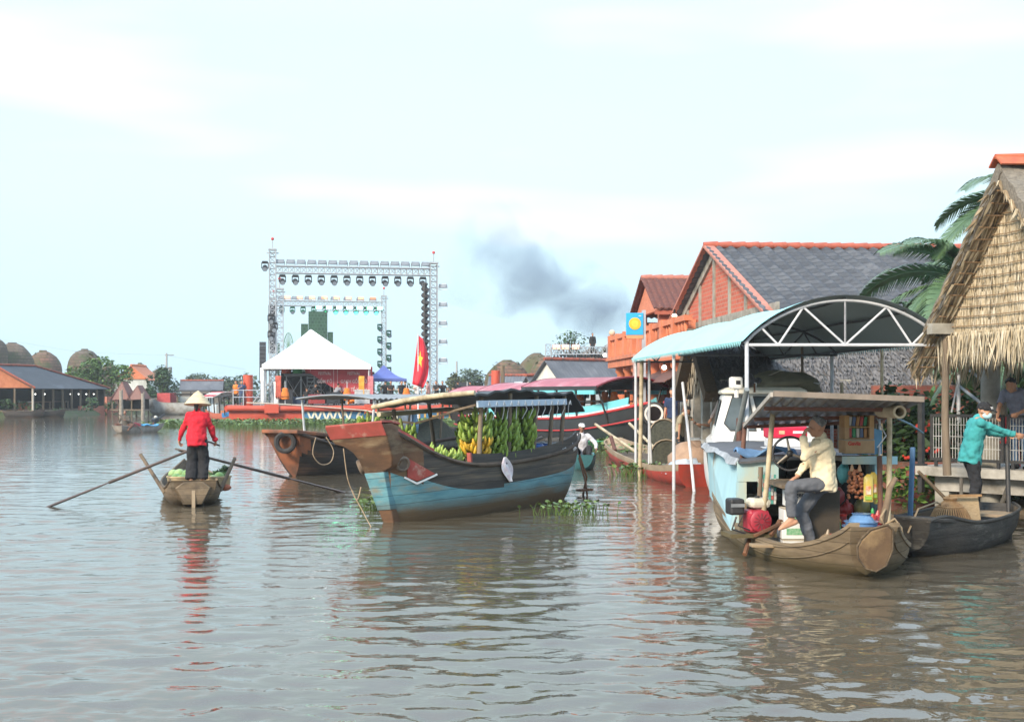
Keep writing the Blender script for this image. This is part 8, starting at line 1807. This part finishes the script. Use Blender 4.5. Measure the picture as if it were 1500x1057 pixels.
# grey shirted man behind the fence
gp = MD @ V((1.60, .42, .77)); a_ = R(-140)
T, h, Mh = person('dark haired man in a grey shirt and jeans bending over the landing fence', gp, a_, hip=(-.05, 0, .86), neck=(.20, 0, 1.30), head=(.34, .03, 1.37), face=(.85, .1, -.55), hl=(.46, .22, .92), hr=(.50, -.12, .86), pl=(-.3, .6, -.6), pr=(-.3, -.6, -.6), skin=skin, shirt=cloth('grey blue shirt', (.24, .25, .32)), pants=cloth('blue jeans', (.10, .17, .29)), hair=hairb, shoe=black_c, vox=.014, sleeve=.75, cl=.8, cr=.8)
# bending man in the red boat, the one reaching to him
pm = W(1000, 676, 33); pm.z = .16
T, h, Mh = person('man in a khaki shirt and dark trousers bending in the red rowing boat', pm, R(-25), hip=(-.10, 0, .80), neck=(.02, 0, 1.29), head=(.12, 0, 1.385), face=(.75, 0, -.6), hl=(.55, .22, 1.05), hr=(-.02, -.30, .62), pl=(-.2, .5, -.5), pr=(-.5, -.5, 0), skin=skin, shirt=cloth('khaki shirt', (.42, .35, .23)), pants=cloth('charcoal trousers', (.045, .05, .055)), hair=hairb, vox=.02, sleeve=.7)
pn = V((W(1047, 577, 32).x, 32.0, .30))
T, h, Mh = person('dark haired person in a dark shirt leaning in behind the white boat bow', pn, R(-150), hip=(0, 0, .62), neck=(.12, 0, 1.08), head=(.18, 0, 1.21), face=(.9, .5, -.2), hl=(.6, .2, .92), hr=(.55, -.1, .95), pl=(0, .3, -1), pr=(0, -.3, -1), fl=(.3, .1, .1), fr=(.3, -.1, .1), skin=skin, shirt=cloth('dark green shirt', (.05, .065, .055)), pants=black_c, hair=hairb, vox=.022, sleeve=.7)
pw = V((W(1059, 577, 30).x, 30.0, .55))
person('person in a pale pink shirt standing behind the white boat cabin', pw, R(160), hip=(0, 0, .86), face=(.9, .3, 0), hl=(.3, .25, .75), skin=skin, shirt=cloth('pale pink shirt', (.62, .50, .46)), pants=cloth('beige trousers', (.4, .33, .25)), hair=hairb, vox=.022)
pv = V((W(985, 577, 36.5).x, 36.5, .50))
person('man in a navy polo shirt and camouflage trousers standing on the brick embankment', pv, R(-120), face=(1, .35, -.1), hl=(-.02, .36, 1.10), hr=(.08, -.22, .78), pl=(0, 1, .1), pr=(-.5, -.5, 0), skin=skin, shirt=cloth('navy polo', (.022, .038, .09)), pants=M('camouflage cloth', (.15, .125, .085), (.06, .055, .04), sc=14, lo=.48, hi=.52, rough=.9), hair=hairb, shoe=black_c, vox=.02, sleeve=.8)
pk = V((W(1005, 577, 37.5).x, 37.5, .50)); person('long haired person in black beside the concrete post', pk, R(60), skin=skin2, shirt=black_c, pants=black_c, hair=hairb, vox=.024, bunlen=.3, shoe=black_c)
ps = M3 @ V((6.55, .1, .98)); person('shirtless man sitting at the tour boat bow', ps, R(110), hip=(0, 0, .22), neck=(-.03, 0, .72), fl=(.42, .12, .1), fr=(.42, -.12, .1), kl=(0, .1, 1), kr=(0, -.1, 1), hl=(.3, .2, .4), hr=(.3, -.2, .4), skin=M('reddish skin', (.42, .19, .115), rough=.6), pants=black_c, hair=hairb, vox=.024, leg=.5)
# man in white
pq = V((1.88, 33.2, .17))
T, h, Mh = person('man in a white shirt and white cap paddling behind the banana boat', pq, R(-90), hip=(-.05, 0, .24), neck=(.02, 0, .76), face=(1, .1, 0), hl=(.28, .38, .36), hr=(.30, -.32, .30), fl=(.5, .15, .08), fr=(.5, -.15, .08), kl=(.3, .3, 1), kr=(.3, -.3, 1), pl=(-.3, .8, -.3), pr=(-.3, -.8, -.3), skin=skin2, shirt=cloth('white shirt', (.58, .57, .60)), pants=black_c, hair=hairb, vox=.018)
b = MB(); b.ball(h(-.01, 0, .062), (.108, .094, .07), 12, M=Mh); remesh(b, 'cap', cloth('white cap', (.68, .66, .63)), T, .016, 1); MB().loft([[h(x, y, z), h(x, y, z + .01), h(x, -y, z + .01), h(x, -y, z)] for x, y, z in ((.07, .075, .045), (.13, .065, .035), (.175, .035, .02))]).build('cap_peak', cloth('white cap', (.68, .66, .63)), T)
o = MB().pipe([pq + V((-.32, -.30, .34)), pq + V((-.62, -.55, -.25))], .018, 6).build('paddle', oar_m); tag(o, 'short paddle held low by the man in white', 'paddle')
# far rower
pf = ME @ V((-1.0, 0, .12))
person('rower in a dark checked shirt crouching on the far sampan', pf, R(-95), hip=(0, 0, .25), neck=(.04, 0, .76), hl=(.3, .12, .55), hr=(.28, -.25, .40), fl=(.35, .3, .08), fr=(.35, -.3, .08), kl=(0, 1, .4), kr=(0, -1, .4), skin=skin2, shirt=cloth('olive checked shirt', (.10, .085, .07)), pants=cloth('brown trousers', (.11, .055, .04)), hair=hairb, vox=.028)
o = MB().pipe([ME @ V((-1.25, .35, 1.0)), ME @ V((-.65, -.5, .35)), ME @ V((-.5, -.75, -.1))], .03, 6).build('paddle', oar_m); tag(o, 'short paddle in the hands of the far rower', 'paddle')
# crew on the barge
jean = cloth('dull blue trousers', (.09, .12, .18)); crew = []
spec = [(544, 9.15, 2.5, 'crew member bending under the blue canopy edge', black_c, black_c, .3), (574, 10.55, 2.0, 'crew member in black beside the grey banner end under the blue canopy', black_c, black_c, -1.6), (567, 10.2, 2.4, 'crew member in black with back turned under the blue canopy', black_c, black_c, 1.5), (589, 11.2, 1.6, 'crew member in black just before the red flag', black_c, black_c, -.8), (594, 11.55, 2.2, 'crew member half hidden by the orange vest near the flag', black_c, jean, 2.4),
        (611, 12.3, 1.9, 'crew member in a white shirt right behind the flag pole', cloth('pale shirt', (.6, .58, .56)), jean, -1.3), (628, 13.0, 1.3, 'crew member in black trousers and pink shirt at the tower foot', cloth('pink shirt', (.5, .27, .25)), black_c, 2.9), (640, 13.55, 1.2, 'crew member in black under the front tower', black_c, black_c, -2.2), (651, 14.0, 1.5, 'crew member in black with an orange scarf by the tower', black_c, black_c, -1.9),
        (659, 14.35, 1.0, 'crew member in a dark green shirt sitting by the tower', cloth('dark green shirt2', (.03, .11, .075)), black_c, -1.6), (674, 15.05, 1.8, 'crew member in black behind the squatting pair', black_c, black_c, 1.4), (671, 14.9, .9, 'crew member in a grey shirt squatting near the last orange vest', cloth('dull grey shirt', (.24, .20, .22)), jean, -1.2), (666, 14.65, .7, 'crew member in a dull red shirt squatting by the tower', cloth('dull red shirt', (.34, .14, .12)), jean, -1.9), (691, 15.85, 1.4, 'broad crew member in black next to the last orange vest', black_c, black_c, 1.7),
        (362, .75, .9, 'crew member in dark blue at the red post', cloth('dark blue shirt', (.05, .08, .16)), jean, -1.2), (357, .4, 1.3, 'crew member in an orange vest at the barge rail end', vest_m, black_c, -2), (466, 5.35, 2.2, 'crew member in black crouching under the tent middle', black_c, black_c, .8), (457, 5.0, 2.4, 'crew member in black seated beneath the stair', black_c, black_c, 2.0), (496, 6.9, 2.3, 'crew member in a grey top stooping beneath the banner', cloth('mid grey top', (.3, .3, .33)), black_c, 1.0)]
for i, (px, a, b_, lb, sh, pt, rz_) in enumerate(spec):
    low = i in (9, 11, 12, 17); bend = i in (0, 16, 18); kw = dict(skin=skin, shirt=sh, pants=pt, hair=hairb, vox=.034, sleeve=.6)
    if low: kw.update(hip=(0, 0, .45), neck=(.12, 0, .95), fl=(.35, .15, .08), fr=(.35, -.15, .08), kl=(.3, .2, 1), kr=(.3, -.2, 1), hl=(.4, .1, .6), hr=(.4, -.1, .6))
    elif bend: kw.update(hip=(-.1, 0, .82), neck=(.22, 0, 1.22), hl=(.45, .15, .8), hr=(.45, -.15, .8))
    elif i % 3 == 1: kw.update(hl=(.32, .1, 1.05), hr=(.34, -.08, 1.08))
    elif i % 3 == 2: kw.update(hl=(.1, .28, .9), hr=(.3, -.1, 1.25))
    person(lb, B(a, b_, DK - .08), rz_, **kw)
pz = W(868, 517, 95.9); person('tiny figure in dark clothes standing on the far gantry truss', pz + V((0, 0, -.1)), -1.5, skin=skin, shirt=black_c, pants=black_c, hair=hairb, vox=.045)
pb_ = MO @ V((2.4, 1.1, 3.62)); person('person in dark clothes standing at the balcony beside the balustrade', pb_, -2.0, skin=skin, shirt=black_c, pants=jean, hair=hairb, vox=.035)
SUBS = {'ridge_cap': 'roof', 'window': 'window_frame', 'hat_hoop': 'conical_hat', 'cap_peak': 'cap', 'emblem': 'cap', 'mask_strap': 'face_mask', 'eye': 'body', 'lens': ('lamp_body', 'housing'), 'gunwale': 'hull', 'strap': 'vest_shell', 'star': 'flag_cloth', 'valance': 'canvas_roof',
        'lettering': ('name_panel', 'banner_cloth', 'carton_box'), 'border_line': 'banner_cloth', 'sun_core': 'sun_disc', 'white_mark': 'sign_box', 'sign_strip': 'sign_box', 'rear_flap': 'roof', 'bulwark_end': 'bulwark', 'eye_line': 'eye_paint', 'print': ('packet_film', 'carton_box'), 'collar': 'shirt',
        'roof_edge': 'roof', 'chimney_rim': 'dome', 'weeds': 'dome', 'fork': 'post_shaft', 'crossarm': 'pole_shaft', 'fan_grille': 'fan_shroud', 'fuel_cap': 'fuel_tank', 'heat_guard': 'muffler_box', 'verge_tile': 'roof', 'prow_cap': 'prow_head', 'stem_paint': 'stem_post', 'bow_star': 'bow_badge', 'cover_edge': 'cabin_cover', 'cabin_side_stripe': 'cabin_side', 'bung': 'lid', 'counter_edge': 'counter', 'upper_gable': 'upper_roof'}
for o in list(bpy.data.objects):
    k = o.name.split('.')[0]
    if k in SUBS and o.parent and 'category' in o.parent:
        w = SUBS[k] if isinstance(SUBS[k], tuple) else (SUBS[k],)
        c = [x for x in o.parent.children if x.name.split('.')[0] in w]
        if c:
            ctr = lambda x: sum((V(b) for b in x.bound_box), V()) / 8
            o.parent = min(c, key=lambda x: (ctr(x) - ctr(o)).length)
for o in list(bpy.data.objects):
    for k in ('head', 'facev', 'wl', 'wr'):
        if k in o: del o[k]
